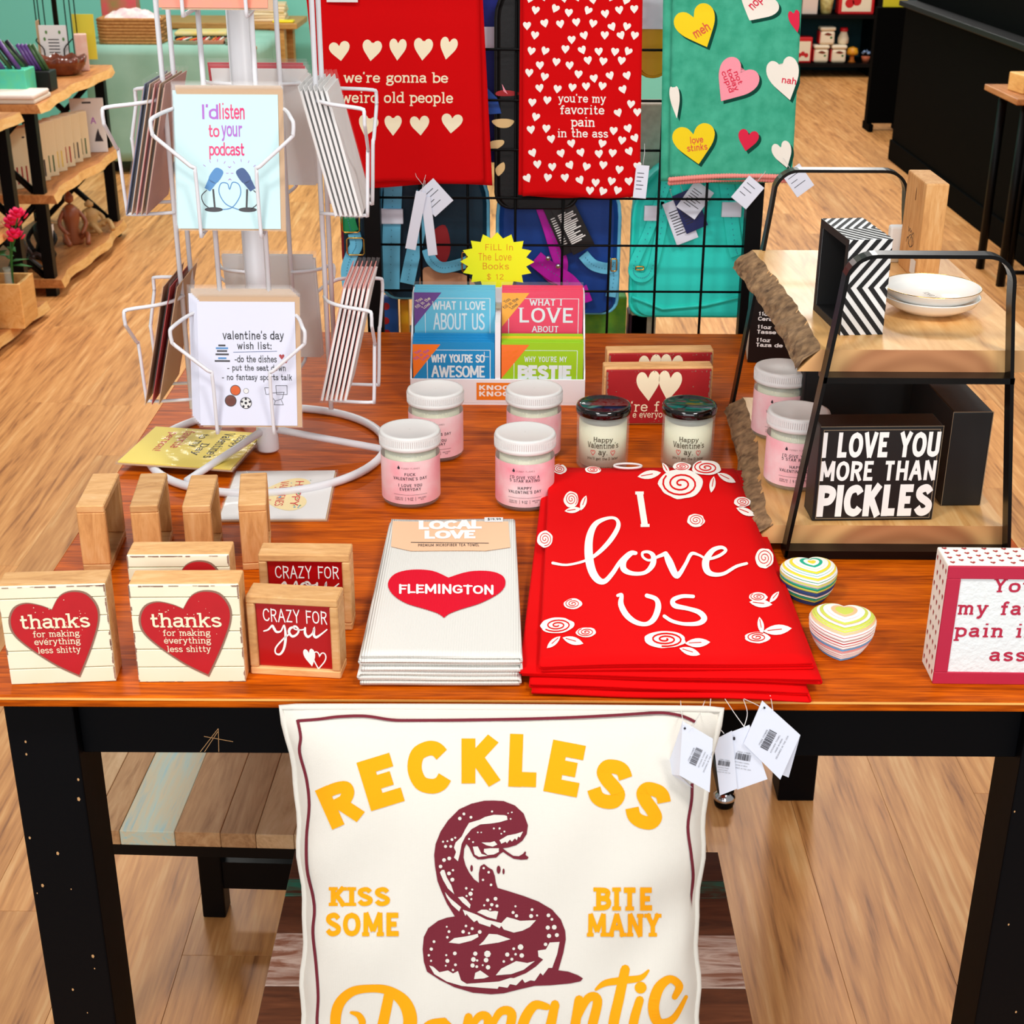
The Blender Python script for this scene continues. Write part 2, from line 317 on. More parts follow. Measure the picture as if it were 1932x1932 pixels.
# stroke lettering: base line 0, x-height 10, capitals 14, tails -4 ; '~' smooth stroke ; serifs as horizontal bars 'x,y'
G = {
'a': (9, ["~1,8.4 3,9.9 5.4,9.9 7,8.6 7,6.5", "7,7 7,1.2", "~7,5.8 4,5.6 1.4,4.6 1,2.4 2.4,.3 5,.3 7,2.4", "~7,1.6 7.6,.3 9,.2"], []),
'b': (9.6, ["1.6,14 1.6,0", "~1.6,7.2 3.2,9.6 5.8,9.9 8.4,8 8.8,5 8.2,1.8 5.8,.1 3.2,.4 1.6,2.8"], ['L1.6,14']),
'c': (8.6, ["~8,8 6.4,9.7 4.4,9.9 1.8,8.4 1,5 1.8,1.6 4.4,.1 6.8,.5 8.2,2.2"], []),
'd': (9.6, ["8,14 8,0", "~8,7.2 6.4,9.6 3.8,9.9 1.4,8 1,5 1.4,1.8 3.8,.1 6.4,.4 8,2.8"], ['L8,14', 'R8,0']),
'e': (9, ["~1.2,5.2 4,5.2 8,5.2 7.6,7.8 6,9.6 4.4,9.9 2,8.7 1,5 1.8,1.6 4.6,.1 6.8,.6 8.2,2.2"], []),
'f': (7.6, ["~7.4,13 5.8,13.9 4.2,13 3.8,11 3.8,9.5", "3.8,11 3.8,0", "1,9.6 6.8,9.6"], ['B3.8,0']),
'g': (9.4, ["~7.6,7 7,9 4.6,9.9 2.2,9 1.6,6.8 2.4,4.6 4.6,3.8 6.9,4.6 7.6,7", "~3,4.2 1.8,3 2.2,1.4 5,1.2 8,.6 8.6,-1.6 7,-3.6 4.4,-4 1.6,-3.4 1,-1.8 2.2,-.2 3.6,.8", "~7,8.8 8,9.8 9.4,9.6"], []),
'h': (10, ["2,14 2,0", "~2,7.4 4,9.7 6.4,9.8 7.8,8.2 7.9,6", "7.9,6.6 7.9,0"], ['L2,14', 'B2,0', 'B7.9,0']),
'i': (5.4, ["2.9,10 2.9,0", "2.9,12.6 2.9,14.2"], ['L2.9,10', 'B2.9,0']),
'j': (5, ["~3.4,10 3.4,4 3.4,-1 2.6,-3.4 .4,-3.8", "3.4,12.6 3.4,14.2"], ['L3.4,10']),
'k': (9.8, ["2,14 2,0", "7.8,9.8 2,4.2", "4.2,6.2 8,0.2"], ['L2,14', 'B2,0', 'B7.6,10', 'B8,0']),
'l': (5.4, ["2.9,14 2.9,0"], ['L2.9,14', 'B2.9,0']),
'm': (14, ["1.8,10 1.8,0", "~1.8,7.6 3.4,9.7 5.2,9.8 6.6,8.4 6.8,6.4", "6.8,7 6.8,0", "~6.8,7.6 8.4,9.7 10.2,9.8 11.6,8.4 11.8,6.4", "11.8,7 11.8,0"], ['L1.8,10', 'b1.8,0', 'b6.8,0', 'b11.8,0']),
'n': (10, ["2,10 2,0", "~2,7.4 4,9.7 6.4,9.8 7.8,8.2 7.9,6", "7.9,6.6 7.9,0"], ['L2,10', 'B2,0', 'B7.9,0']),
'o': (9.4, ["~4.7,9.9 2,8.8 1,5 2,1.2 4.7,.1 7.4,1.2 8.4,5 7.4,8.8 4.7,9.9"], []),
'p': (9.8, ["2,10 2,-4", "~2,7.2 3.6,9.6 6,9.9 8.5,8 8.9,5 8.3,1.8 6,.1 3.6,.4 2,2.8"], ['L2,10', 'B2,-4']),
'q': (9.6, ["8,10 8,-4", "~8,7.2 6.4,9.6 3.8,9.9 1.4,8 1,5 1.4,1.8 3.8,.1 6.4,.4 8,2.8"], ['B8,-4']),
'r': (8, ["2.6,10 2.6,0", "~2.6,6.8 4.2,9.2 6,9.9 7.6,9.2"], ['L2.6,10', 'B2.6,0']),
's': (8.2, ["~7.2,8.2 5.6,9.8 3.6,9.9 1.6,8.8 1.4,7 3,5.7 5.6,4.6 7.2,3.2 7,1.2 5,.1 3,.2 1,1.8"], []),
't': (7.6, ["3.2,13 3.2,2", "~3.2,2.8 3.6,.8 5.2,.1 7.2,1", "1,9.6 6.6,9.6"], []),
'u': (10, ["2,10 2,3.4", "~2,4.2 2.4,1.2 4.2,.1 6.4,.6 7.9,2.6", "7.9,10 7.9,0"], ['L2,10', 'L7.9,10', 'R7.9,0']),
'v': (9.2, ["1,10 4.6,0", "4.6,0 8.2,10"], ['b1.2,10', 'b8,10']),
'w': (13, ["1,10 3.8,0", "3.8,0 6.5,9", "6.5,9 9.2,0", "9.2,0 12,10"], ['b1.2,10', 'b11.8,10']),
'x': (9, ["1.2,10 7.8,0", "7.8,10 1.2,0"], ['b1.4,10', 'b7.6,10', 'b1.4,0', 'b7.6,0']),
'y': (9.4, ["1.2,10 4.8,.4", "8.2,10 3.4,-2.8", "~3.6,-2.4 2.6,-4 .8,-3.6"], ['b1.4,10', 'b8,10']),
'z': (8.6, ["1.4,9.8 7.4,9.8 1.2,.2 7.6,.2"], []),
'A': (11, ["0.9,0 5.5,14", "5.5,14 10.1,0", "2.7,5 8.3,5"], ['b1,0', 'b10,0']),
'B': (10, ["1.8,14 1.8,0", "~1.8,13.8 5.4,13.8 8,12.6 8,10.4 6.6,7.8 1.8,7.5", "~4,7.5 7.2,7 8.8,4.4 8,1.4 5.4,.2 1.8,.2"], ['L1.8,14', 'L1.8,0']),
'C': (10, ["~9,11.2 7.6,13.4 5.4,14 2.4,12.2 1.2,7 2.4,1.8 5.4,0 7.8,.7 9.2,2.9"], []),
'D': (10.4, ["1.8,14 1.8,0", "~1.8,13.8 4.6,13.8 7.8,12 9.2,7 7.8,2 4.6,.2 1.8,.2"], ['L1.8,14', 'L1.8,0']),
'E': (9, ["1.8,14 1.8,0", "1.8,14 8.2,14", "1.8,7.2 7,7.2", "1.8,0 8.4,0"], []),
'F': (8.6, ["1.8,14 1.8,0", "1.8,14 8.2,14", "1.8,7.2 7,7.2"], ['B1.8,0']),
'G': (11, ["~9.2,11.4 7.6,13.6 5.4,14 2.4,12.2 1.2,7 2.4,1.8 5.4,0 8,.8 9.6,2.6", "9.6,2 9.6,6.4 6,6.4"], []),
'H': (10.6, ["1.8,14 1.8,0", "8.8,14 8.8,0", "1.8,7.1 8.8,7.1"], ['B1.8,14', 'B1.8,0', 'B8.8,14', 'B8.8,0']),
'I': (4, ["2,14 2,0"], ['B2,14', 'B2,0']),
'J': (7, ["~5,14 5,6 5,2.4 3.4,.2 .8,1"], ['B5,14']),
'K': (10, ["1.8,14 1.8,0", "8.8,14 1.8,5.6", "4,8.2 9.2,0"], ['B1.8,14', 'B1.8,0', 'b8.6,14', 'b9,0']),
'L': (8.4, ["1.8,14 1.8,0", "1.8,.1 8,.1"], ['B1.8,14']),
'M': (13, ["1.6,0 1.8,14", "1.8,14 6.5,3", "6.5,3 11.2,14", "11.2,14 11.4,0"], ['b1.6,0', 'b11.4,0']),
'N': (11, ["1.8,0 1.8,14", "1.8,14 9.2,0", "9.2,0 9.2,14"], ['b1.8,0', 'b9.2,14']),
'O': (11, ["~5.5,14 2.4,12.2 1.2,7 2.4,1.8 5.5,0 8.6,1.8 9.8,7 8.6,12.2 5.5,14"], []),
'P': (9.6, ["1.8,14 1.8,0", "~1.8,13.8 5.6,13.8 8.4,12.4 8.6,9.6 7,7 4.6,6.4 1.8,6.4"], ['B1.8,0']),
'Q': (11, ["~5.5,14 2.4,12.2 1.2,7 2.4,1.8 5.5,0 8.6,1.8 9.8,7 8.6,12.2 5.5,14", "6,3.4 9.6,-.6"], []),
'R': (10, ["1.8,14 1.8,0", "~1.8,13.8 5.4,13.8 8.2,12.6 8.4,9.8 6.8,7.4 4.6,6.9 1.8,6.9", "5,7 9,0"], ['B1.8,0', 'b9,0']),
'S': (9.4, ["~8.2,11.4 6.6,13.6 4.6,14 2,12.7 1.6,10.2 3.4,8.1 6.2,6.4 8.2,4.4 7.8,1.5 5.2,0 2.8,.4 1,2.8"], []),
'T': (9.6, ["4.8,14 4.8,0", ".8,14 8.8,14"], ['B4.8,0']),
'U': (10.6, ["1.8,14 1.8,4", "~1.8,5 2.2,1.4 5.3,0 8.4,1.4 8.8,5", "8.8,4 8.8,14"], ['B1.8,14', 'B8.8,14']),
'V': (10.6, ["1,14 5.3,0", "5.3,0 9.6,14"], ['b1.2,14', 'b9.4,14']),
'W': (14.4, ["1,14 4.2,0", "4.2,0 7.2,12", "7.2,12 10.2,0", "10.2,0 13.4,14"], ['b1.2,14', 'b13.2,14']),
'X': (10, ["1.2,14 8.8,0", "8.8,14 1.2,0"], ['b1.4,14', 'b8.6,14', 'b1.4,0', 'b8.6,0']),
'Y': (10, ["1,14 5,6.6", "9,14 5,6.6", "5,6.6 5,0"], ['b1.2,14', 'b8.8,14', 'B5,0']),
'Z': (9.4, ["1.4,14 8,14 1.2,0 8.4,0"], []),
'0': (9.4, ["~4.7,14 2.2,12 1.2,7 2.2,2 4.7,0 7.2,2 8.2,7 7.2,12 4.7,14"], []),
'1': (7, ["1.6,11.2 4,14 4,0"], ['B4,0']),
'2': (9, ["~1.4,11 2.8,13.6 5.2,14 7.6,12.4 7.4,9.6 4.6,5.6 1.2,.4", "1.2,.4 8.2,.4"], []),
'5': (9, ["7.6,13.6 2,13.6 1.6,8", "~1.6,8 4.4,8.8 7.2,7.6 8,4.6 6.6,1.2 4,0 1.2,1.6"], []),
'9': (9.2, ["~7.8,9.6 6,12.8 4,14 1.8,12.6 1.2,9.6 2.4,7 4.8,6.6 7,8 7.8,10.4 7.2,5 4.6,0"], []),
'$': (9.4, ["~8.2,11.4 6.6,13.6 4.6,14 2,12.7 1.6,10.2 3.4,8.1 6.2,6.4 8.2,4.4 7.8,1.5 5.2,0 2.8,.4 1,2.8", "4.8,15.6 4.8,-1.6"], []),
"'": (3.4, ["1.8,14.2 1.5,11.2"], []), '.': (4, ["2,0 2,1.8"], []), ':': (4, ["2,0 2,1.8", "2,7 2,8.8"], []), '-': (7, ["1,5 6,5"], []), '!': (4, ["2,14 2,4", "2,0 2,1.8"], []), ',': (3.6, ["2,1.4 1.2,-2.4"], []), ' ': (6, [], []),
}
def strokes(body, w=1.7, serif=0.0, space=0.0, line=20.0, align='c', rnd=False, xs=1.0, thin=None):
    """text as bands; serif = half length of the slab serifs (0 none); thin = width of horizontal hairlines of the serifs"""
    out = []; lines = body.split('\n')
    for li, tx in enumerate(lines):
        tot = sum(G[ch][0] * xs + space for ch in tx) - space; x = -tot / 2 if align == 'c' else (0 if align == 'l' else -tot); y0 = -li * line
        for ch in tx:
            wd, st, se = G[ch]
            for s_ in st:
                sm = s_[0] == '~'; pts = [tuple(float(q) for q in p.split(',')) for p in s_.lstrip('~').split()]
                if sm or len(pts) > 2 or abs(pts[1][1] - pts[0][1]) < abs(pts[1][0] - pts[0][0]) * .3:
                    H = 14.0 if (ch.isupper() or ch.isdigit() or max(b for a, b in pts) > 12) else 10.0
                    pts = [(a, w / 2 + b * (H - w) / H if 0 <= b <= H else b + (w / 2 if b < 0 else -w / 2)) for a, b in pts]
                pts = [(x + a * xs, y0 + b) for a, b in pts]
                if sm: pts = smooth_path(pts, 5)
                out.append(ribbon(pts, w))
                if rnd:
                    for e in (pts[0], pts[-1]): out.append(disc(e[0], e[1], w / 2, 8))
            if serif:
                t = thin or w * 0.75
                for s_ in se:
                    a, b = (float(q) for q in s_[1:].split(',')); a = x + a * xs; k = s_[0]; yb = y0 + b - (t if b >= 9.9 else 0)
                    l, r = {'L': (serif * 1.2, w / 2), 'R': (w / 2, serif * 1.2), 'B': (serif, serif), 'b': (serif * .8, serif * .8)}[k]
                    out.append(rect(a - l, yb, a + r, yb + t))
            x += wd * xs + space
    return join(*out)
# ------------------------------------------------------------------ common materials
M_table = wood('table_wood', [(104, 36, 1), (166, 70, 2), (206, 94, 4), (230, 120, 12)], scale=(4.5, 62, 62), rough=0.45, coat=0.0, fine=0.9, dist=0.8, bump=0.12)
MATS['table_wood'].node_tree.nodes['Principled BSDF'].inputs['Specular IOR Level'].default_value = 0.1
M_black = mat('black_paint', (3, 4, 7), 0.55, bump=(40, 0.08), spec=0.1)
M_blackm = mat('black_metal', (4, 4, 5), 0.45, 0.0, spec=0.15)
M_floor = wood('floor_plank', [(146, 88, 42), (202, 136, 74), (222, 156, 90), (236, 182, 120)], scale=(30, 1.8, 30), rough=0.45, fine=0.8, dist=1.0, bump=0.06, rings=0.2)
M_pine = wood('raw_pine', [(190, 134, 80), (222, 168, 106), (236, 190, 136)], scale=(14, 60, 60), rough=0.7, bump=0.2)
M_pinez = wood('raw_pine_upright', [(188, 128, 70), (220, 162, 98), (234, 186, 128)], scale=(70, 70, 12), rough=0.7, bump=0.2)
M_white = mat('white_powder_coat', (228, 228, 233), 0.4)
M_paper = mat('white_paper', (232, 231, 230), 0.7)
M_red = mat('red_print', (214, 12, 34), 0.6)
M_cream = mat('cream_print', (250, 238, 204), 0.7)
M_wprint = mat('white_print', (250, 249, 246), 0.7)
M_ink = mat('dark_ink', (40, 36, 46), 0.7)
M_gold = mat('gold_metal', (226, 178, 84), 0.25, 1.0)
M_chrome = mat('chrome', (220, 220, 225), 0.15, 1.0)

# ------------------------------------------------------------------ floor
fl = MB().box((-6, -0.6, -0.05), (7, 14, -0.004)).build('floor', M_floor); struct(fl)
PW, PL = 0.182, 1.22
pm = MB().box((0.0003, 0.0003, -0.004), (PW - 0.0003, PL - 0.0003, 0)).build('plank', M_floor, fl, bevel=0.0003, seg=1)
first = True; ncol = 0
for i in range(-34, 36):
    off = (i * 0.37 + (0.2 if i % 3 else 0.55)) % 1.0 * PL
    for j in range(-1, 12):
        x, y = i * PW, j * PL - off
        c = V((x + PW / 2, y + PL / 2, 0)); q = c - CAM; zz = q.dot(_f)
        if zz < 0.6: continue
        ix = 966 + FPX * q.dot(_r) / zz; iy = 966 - FPX * q.dot(_u) / zz; mg = FPX * 0.75 / zz
        if y < -0.6 or y + PL > 13.9 or ix < -mg or ix > 1932 + mg or iy < 60 or iy > 1932 + 1.2 * mg: continue
        if y > 7.6 and x < 1.6: continue
        p = pm if first else pm.copy()
        if not first: COL.objects.link(p); p.parent = fl
        p.location = (x, y, 0); first = False; ncol += 1
print('PLANKS', ncol)

# walls of the room
M_teal = mat('teal_wall_paint', (126, 212, 196), 0.8, bump=(30, 0.05))
struct(MB().box((-6, 8.9, 0), (1.2, 9.0, 3.4)).build('wall_back', M_teal))
struct(MB().box((1.2, 13.4, 0), (7, 13.5, 3.4)).build('wall_far', mat('dark_teal_wall', (14, 62, 66), 0.8)))
struct(MB().box((-5.2, 5.0, 0), (-5.1, 8.9, 3.4)).build('wall_left', M_teal))

# ------------------------------------------------------------------ display table
TX0, TX1, TY1 = -0.531, 0.611, 1.222
tb = thing('display_table', 'dark brown wooden display table on black legs crowded with gifts', 'table', (0.04, 0.61, 0))
def T(p): return V(p) - V((0.04, 0.61, 0))
MB().box(T((TX0, 0, TOP - 0.013)), T((TX1, TY1, TOP))).build('table_top', M_table, tb, bevel=0.0022, seg=2)
MB().box(T((TX0 + .002, -0.0005, TOP - 0.0042)), T((TX1 - .002, 0.0005, TOP - 0.0020))).build('rubbed_or_lit_edge', mat('rubbed_edge_highlight', (250, 186, 96), 0.5), tb)  # worn front edge, painted pale for the highlight its bevel catches
for ax, ay in ((-0.51, 0.022), (0.52, 0.022), (-0.51, 1.13), (0.52, 1.13)):
    MB().box(T((ax, ay, 0)), T((ax + 0.07, ay + 0.07, TOP - 0.013))).build('leg', M_black, tb, bevel=0.002)
ap = MB().box(T((-0.44, 0.036, 0.826)), T((0.52, 0.058, TOP - 0.013))).build('apron', M_black, tb, bevel=0.001)
MB().box(T((-0.44, 1.165, 0.826)), T((0.52, 1.187, TOP - 0.013))).build('apron', M_black, tb)
for ax in (-0.498, 0.556): MB().box(T((ax, 0.092, 0.826)), T((ax + 0.022, 1.13, TOP - 0.013))).build('apron', M_black, tb)
M_scr = mat('scratch_wood', (196, 150, 100), 0.8)
sf = lambda x, y, d=0: T(ony(x, y, 0.036)) - V((0, 0.0004, 0))
for seg_ in ([(378, 1418), (412, 1374)], [(412, 1374), (413, 1418)], [(385, 1389), (440, 1399)], [(386, 1418), (411, 1380)]):
    a, b = seg_; vs, fs = ribbon([a, b], 1.1); MB().add([(x, y, 0) for x, y in vs], fs, fn=sf).build('scratch', M_scr, ap, fix=False)
rr = random.Random(3)
for k in range(26):
    a = ((rr.random() * 0.066) + (-0.508 if k % 2 else 0.522), 0.0217, 0.35 + rr.random() * 0.5); s_ = 0.0006 + rr.random() * 0.0012
    MB().add([T((a[0] + s_ * cos(t), a[1], a[2] + 1.5 * s_ * sin(t))) for t in (0, 1.2, 2.4, 3.8, 5)], [(0, 1, 2, 3, 4)]).build('paint_speck', M_scr, tb, fix=False)

# ------------------------------------------------------------------ stools of reclaimed wood
def stool(label, loc, rz, w, d, h, bands, rear_in):
    """planks run along local y; w along x"""
    t = thing('wooden_stool', label, 'stool', loc, rz, 'stools of reclaimed boards')
    x = 0.0
    for k, (bw, m_) in enumerate(bands):
        MB().box((x + 0.0003, 0, h - 0.024), (x + bw - 0.0003, d, h - 0.0004 * (k % 3))).build('seat_plank', m_, t, bevel=0.0008, seg=1); x += bw
    w = x
    for a, b, c, e in ((0.01, 0.01, w - 0.01, 0.03), (0.01, d - 0.03, w - 0.01, d - 0.01), (0.01, 0.03, 0.03, d - 0.03), (w - 0.03, 0.03, w - 0.01, d - 0.03)):
        MB().box((a, b, h - 0.048), (c, e, h - 0.0245)).build('seat_frame', M_blackm, t)
    for lx, ly in ((0.012, 0.03), (w - 0.052, 0.03), (0.012 + rear_in, d - 0.07), (w - 0.052 - rear_in, d - 0.07)):
        MB().box((lx, ly, 0), (lx + 0.04, ly + 0.04, h - 0.0485)).build('leg', M_blackm, t, bevel=0.003)
    MB().box((0.05 + rear_in, d - 0.065, 0.06), (w - 0.05 - rear_in, d - 0.04, 0.115)).build('stretcher', M_blackm, t)
    return t
def rw(n, cols): return wood(n, cols, scale=(34, 4, 34), rough=0.65, dist=2.0, bump=0.35)
rw_br = rw('reclaimed_brown', [(70, 36, 18), (112, 62, 34), (142, 84, 50)])
rw_dk = rw('reclaimed_dark', [(48, 24, 12), (84, 44, 22), (110, 62, 34)])
rw_gn = rw('reclaimed_green_worn', [(52, 28, 14), (90, 52, 28), (44, 138, 112), (70, 40, 22)])
rw_wh = rw('reclaimed_whitewash', [(96, 50, 34), (140, 92, 70), (196, 172, 158), (120, 68, 46)])
rw_tn = rw('reclaimed_tan', [(150, 106, 66), (190, 146, 100), (210, 170, 124)])
rw_lt = rw('reclaimed_light', [(176, 136, 94), (206, 170, 126), (222, 192, 152)])
rw_bl = rw('reclaimed_pale_blue', [(140, 196, 210), (186, 202, 188), (206, 196, 164), (150, 190, 196)])
# local +y of the front stool points to world -x (planks run across)
stool('low stool of dark reclaimed boards carrying the snake pillow', (-0.285, 0.347, 0), radians(-90), 0, 0.56, 0.47,
      [(0.060, rw_dk), (0.034, rw_gn), (0.070, rw_br), (0.092, rw_wh), (0.075, rw_br), (0.09, rw_dk), (0.08, rw_wh), (0.07, rw_br)], 0.0)
stool('stool of pale reclaimed boards tucked under the table behind its leg', (-0.66, 0.392, 0), radians(-2), 0, 0.46, 0.47,
      [(0.092, rw_lt), (0.04, rw_tn), (0.075, rw_bl), (0.062, rw_tn), (0.048, rw_br if False else rw_tn), (0.052, rw_lt), (0.06, rw_lt), (0.05, rw_tn), (0.055, rw_br)], 0.105)
# ------------------------------------------------------------------ wooden box signs on the table
def sign_root(name, label, cat, tl, tr, h, z=TOP, group=None):
    """upright block placed by the photograph's front upper corners; local x along the front, y to the back, z up"""
    A = onz(tl[0], tl[1], z + h); B = onz(tr[0], tr[1], z + h); d = B - A
    t = thing(name, label, cat, (A.x, A.y, z), atan2(d.y, d.x), group); W = d.length
    ux = V((d.x, d.y, 0)).normalized(); nn = V((ux.y, -ux.x, 0)); P0 = V((A.x, A.y, z))
    def uv(x, y):
        p = onp(x, y, P0, nn) - P0; return (p.dot(ux), p.z)
    return t, W, uv
def front(u, v, d=0.0): return V((u, -d, v))
def box_uv(uv, a, b):
    """pixel box (left, top) (right, bottom) -> local box"""
    p, q = uv(*a), uv(*b); return (p[0], q[1], q[0], p[1])

M_board = mat('cream_board', (243, 232, 198), 0.75, bump=(25, 0.15), var=(18, (250, 243, 216), 0.6))
M_wear = mat('worn_edge_brown', (150, 110, 92), 0.8)
M_hred = mat('heart_red', (206, 14, 30), 0.6, var=(40, (186, 12, 24), 0.5))
T1 = dict(g1='thanks box signs')
HP = [(346, 1149), (361, 1125), (384, 1116), (412, 1121), (431, 1144), (433, 1172), (421, 1210), (406, 1245), (393, 1272), (350, 1251), (302, 1219), (273, 1192), (266, 1166), (276, 1144), (298, 1136), (326, 1141)]
th_uv = None
def thanks_sign(label, tl, tr, uvref=None):
    h = 0.109
    t, W, uv = sign_root('box_sign', label, 'sign', tl, tr, h, group='thanks heart box signs')
    MB().box((0, 0.004, 0), (W, 0.034, h)).build('block', M_pine, t, bevel=0.002)
    ys = [0, 0.16, 0.345, 0.53, 0.69, 0.875, 1.0]
    for a, b in zip(ys[:-1], ys[1:]):
        MB().box((0.0006, 0, a * h + 0.0005), (W - 0.0006, 0.0038, b * h - 0.0005)).build('plank', M_board, t, bevel=0.0005, seg=1)
    rr = random.Random(len(label))
    wear = []
    for k in range(70):
        e = rr.random() * 2 * (W + h); ln = 0.002 + rr.random() * 0.008; th = 0.0004 + rr.random() * 0.0012
        if e < W: wear.append(rect(min(e, W - ln), h - th - .0006, min(e, W - ln) + ln, h - .0006))
        elif e < W + h: wear.append(rect(W - th - .0006, min(e - W, h - ln), W - .0006, min(e - W, h - ln) + ln))
        elif e < 2 * W + h: wear.append(rect(min(e - W - h, W - ln), .0006, min(e - W - h, W - ln) + ln, th * .6 + .0006))
        else: wear.append(rect(.0006, min(e - 2 * W - h, h - ln), th + .0006, min(e - 2 * W - h, h - ln) + ln))
    print_on('edge_wear_pattern', join(*wear), front, M_wear, t, 0.0003)['kind'] = 'stuff'
    R = uvref or (uv, W); q = R[0]; sx = W / R[1]
    def S(sh): return [(a * sx, b) for a, b in sh[0]], sh[1]
    pts = [q(*p) for p in smooth_path(HP[:9], 4)[:-1] + smooth_path(HP[8:] + HP[:1], 4)[:-1]]
    cx = sum(p[0] for p in pts) / len(pts); cy = sum(p[1] for p in pts) / len(pts)
    big = [(cx + (a - cx) * 1.05, cy + (b - cy) * 1.05) for a, b in pts]
    print_on('heart_border_print', S(fill([big])), front, M_wear, t, 0.0004)
    hp = print_on('heart_print', S(fill([pts])), front, M_hred, t, 0.0006)
    for tx, a, b, w_ in (('thanks', (283, 1156), (419, 1183), 1.9), ('for making', (307, 1187), (398, 1202), 1.6), ('everything', (309, 1201.5), (399, 1216.5), 1.6), ('less shitty', (315, 1217.5), (399, 1232.5), 1.6)):
        print_on('lettering', S(fit(strokes(tx, w_, 2.0, 0.6), *box_uv(q, a, b))), front, M_cream, t, 0.0009)
    dots = []
    while len(dots) < 46:
        x, y = rr.uniform(-1, 1), rr.uniform(-1, 1)
        if x * x + y * y < .8: dots.append(disc(cx + x * .036, cy + .002 + y * .03, 0.0002 + 0.0004 * rr.random(), 5))
    print_on('speck_print', S(join(*dots)), front, M_cream, t, 0.0008)
    return uv, W
ref = thanks_sign('heart box sign reading thanks, beside the crazy for you sign at the table front', (240, 1104), (450, 1103))
thanks_sign('heart box sign reading thanks, at the front corner of the table', (-8, 1108), (198, 1102), ref)
thanks_sign('heart box sign mostly hidden behind another thanks sign', (237, 1048), (432, 1047), ref)

def script(pts, wmin=1.0):
    """brush lettering: list of (x, y, width) -> smooth band"""
    p = smooth_path(pts, 6); sh = ribbon([(a, b) for a, b, c in p], [c for a, b, c in p])
    return join(sh, disc(p[0][0], p[0][1], p[0][2] / 2, 8), disc(p[-1][0], p[-1][1], p[-1][2] / 2, 8))
YOU = [script(q) for q in (
    [(0, 30, 3), (12, 34, 4), (24, 44, 5), (28, 38, 7), (34, 30, 6), (46, 32, 4), (56, 46, 4), (58, 20, 7), (52, -8, 6), (40, -24, 5), (28, -22, 4), (30, -8, 4), (52, 14, 4), (68, 26, 4)],
    [(84, 44, 4), (72, 40, 6), (68, 30, 7), (76, 21, 6), (88, 26, 5), (94, 36, 5), (88, 45, 5), (80, 44, 4), (86, 38, 3), (104, 38, 3), (112, 42, 4)],
    [(112, 43, 5), (111, 30, 7), (118, 22, 6), (130, 30, 4), (136, 43, 5), (134, 28, 7), (140, 22, 6), (154, 30, 4), (170, 42, 3)])]
YOU = join(*YOU)
M_gloss = mat('glossy_red_panel', (178, 10, 16), 0.25, coat=0.3)
def crazy_sign(label, tl, tr, ref=None):
    h = 0.089
    t, W, uv = sign_root('framed_sign', label, 'sign', tl, tr, h, group='crazy for you framed signs')
    b = 0.0085
    for nm, lo, hi in (('frame_rail', (0, 0, 0), (W, 0.03, b)), ('frame_rail', (0, 0, h - b), (W, 0.03, h)), ('frame_stile', (0, 0, b), (b, 0.03, h - b)), ('frame_stile', (W - b, 0, b), (W, 0.03, h - b))):
        MB().box(lo, hi).build(nm, M_pine, t, bevel=0.0012, seg=1)
    MB().box((b, 0.004, b), (W - b, 0.008, h - b)).build('panel', M_gloss, t, bevel=0.0008)
    pf = lambda u, v, d=0: V((u, 0.004 - d, v))
    k = W / 0.0925
    def S(sh): return [(a * W, b_ * h) for a, b_ in sh[0]], sh[1]
    print_on('lettering', S(fit(strokes('CRAZY FOR', 1.5, 0, 1.0, rnd=True), .17, .665, .87, .84)), pf, M_wprint, t)
    print_on('lettering', S(fit(YOU, .16, .24, .87, .64)), pf, M_wprint, t)
    print_on('heart_print', S(heart(.66, .235, .13, .23, 0.15)), pf, M_wprint, t)
    hh = heart(.76, .205, .14, .22, -0.12)[0]; print_on('heart_outline_print', S(ribbon(hh + hh[:1], 0.014)), pf, M_wprint, t, 0.0005)
crazy_sign('small framed red sign reading crazy for you, standing in front of its twin', (462, 1124), (636, 1133))
crazy_sign('small framed red sign half hidden behind the other crazy for you sign', (486, 1046), (659, 1048))

# open-backed wooden frames standing sideways
for k, (tl, tr, fr, lab) in enumerate(((((142, 955)), (192, 955), (222, 893), 'raw wood frame standing edge-on, leftmost of the four in a row'),
                                       ((244, 955), (296, 955), (314, 893), 'raw wood frame standing edge-on, second from the table edge in its row'),
                                       ((343, 955), (391, 955), (406, 896), 'raw wood frame standing edge-on, third from the table edge in its row'),
                                       ((449, 953), (495, 953), (497, 893), 'raw wood frame standing edge-on, overlapping the white heart card'))):
    h = 0.083; A = onz(*tl, TOP + h); B = onz(*tr, TOP + h); C = onz(*fr, TOP + h)
    dv = C - B; L = dv.length; rz = atan2(dv.y, dv.x) - pi / 2; Tk = 0.0315
    t = thing('hollow_block', lab, 'frame', (A.x, A.y, TOP), rz, 'wooden frames standing edge-on')
    w_ = 0.009
    MB().box((0, 0, h - w_), (Tk, L, h)).build('frame_rail', M_pine, t, bevel=0.0012, seg=1); MB().box((0, 0, 0), (Tk, L, w_)).build('frame_rail', M_pine, t, bevel=0.0012, seg=1)
    MB().box((0, 0, w_), (Tk, w_, h - w_)).build('frame_stile', M_pinez, t, bevel=0.0012, seg=1); MB().box((0, L - w_, w_), (Tk, L, h - w_)).build('frame_stile', M_pinez, t, bevel=0.0012, seg=1)
    MB().box((0.003, w_, w_), (0.007, L - w_, h - w_)).build('panel', mat('frame_back_board', (120, 62, 34), 0.7), t)

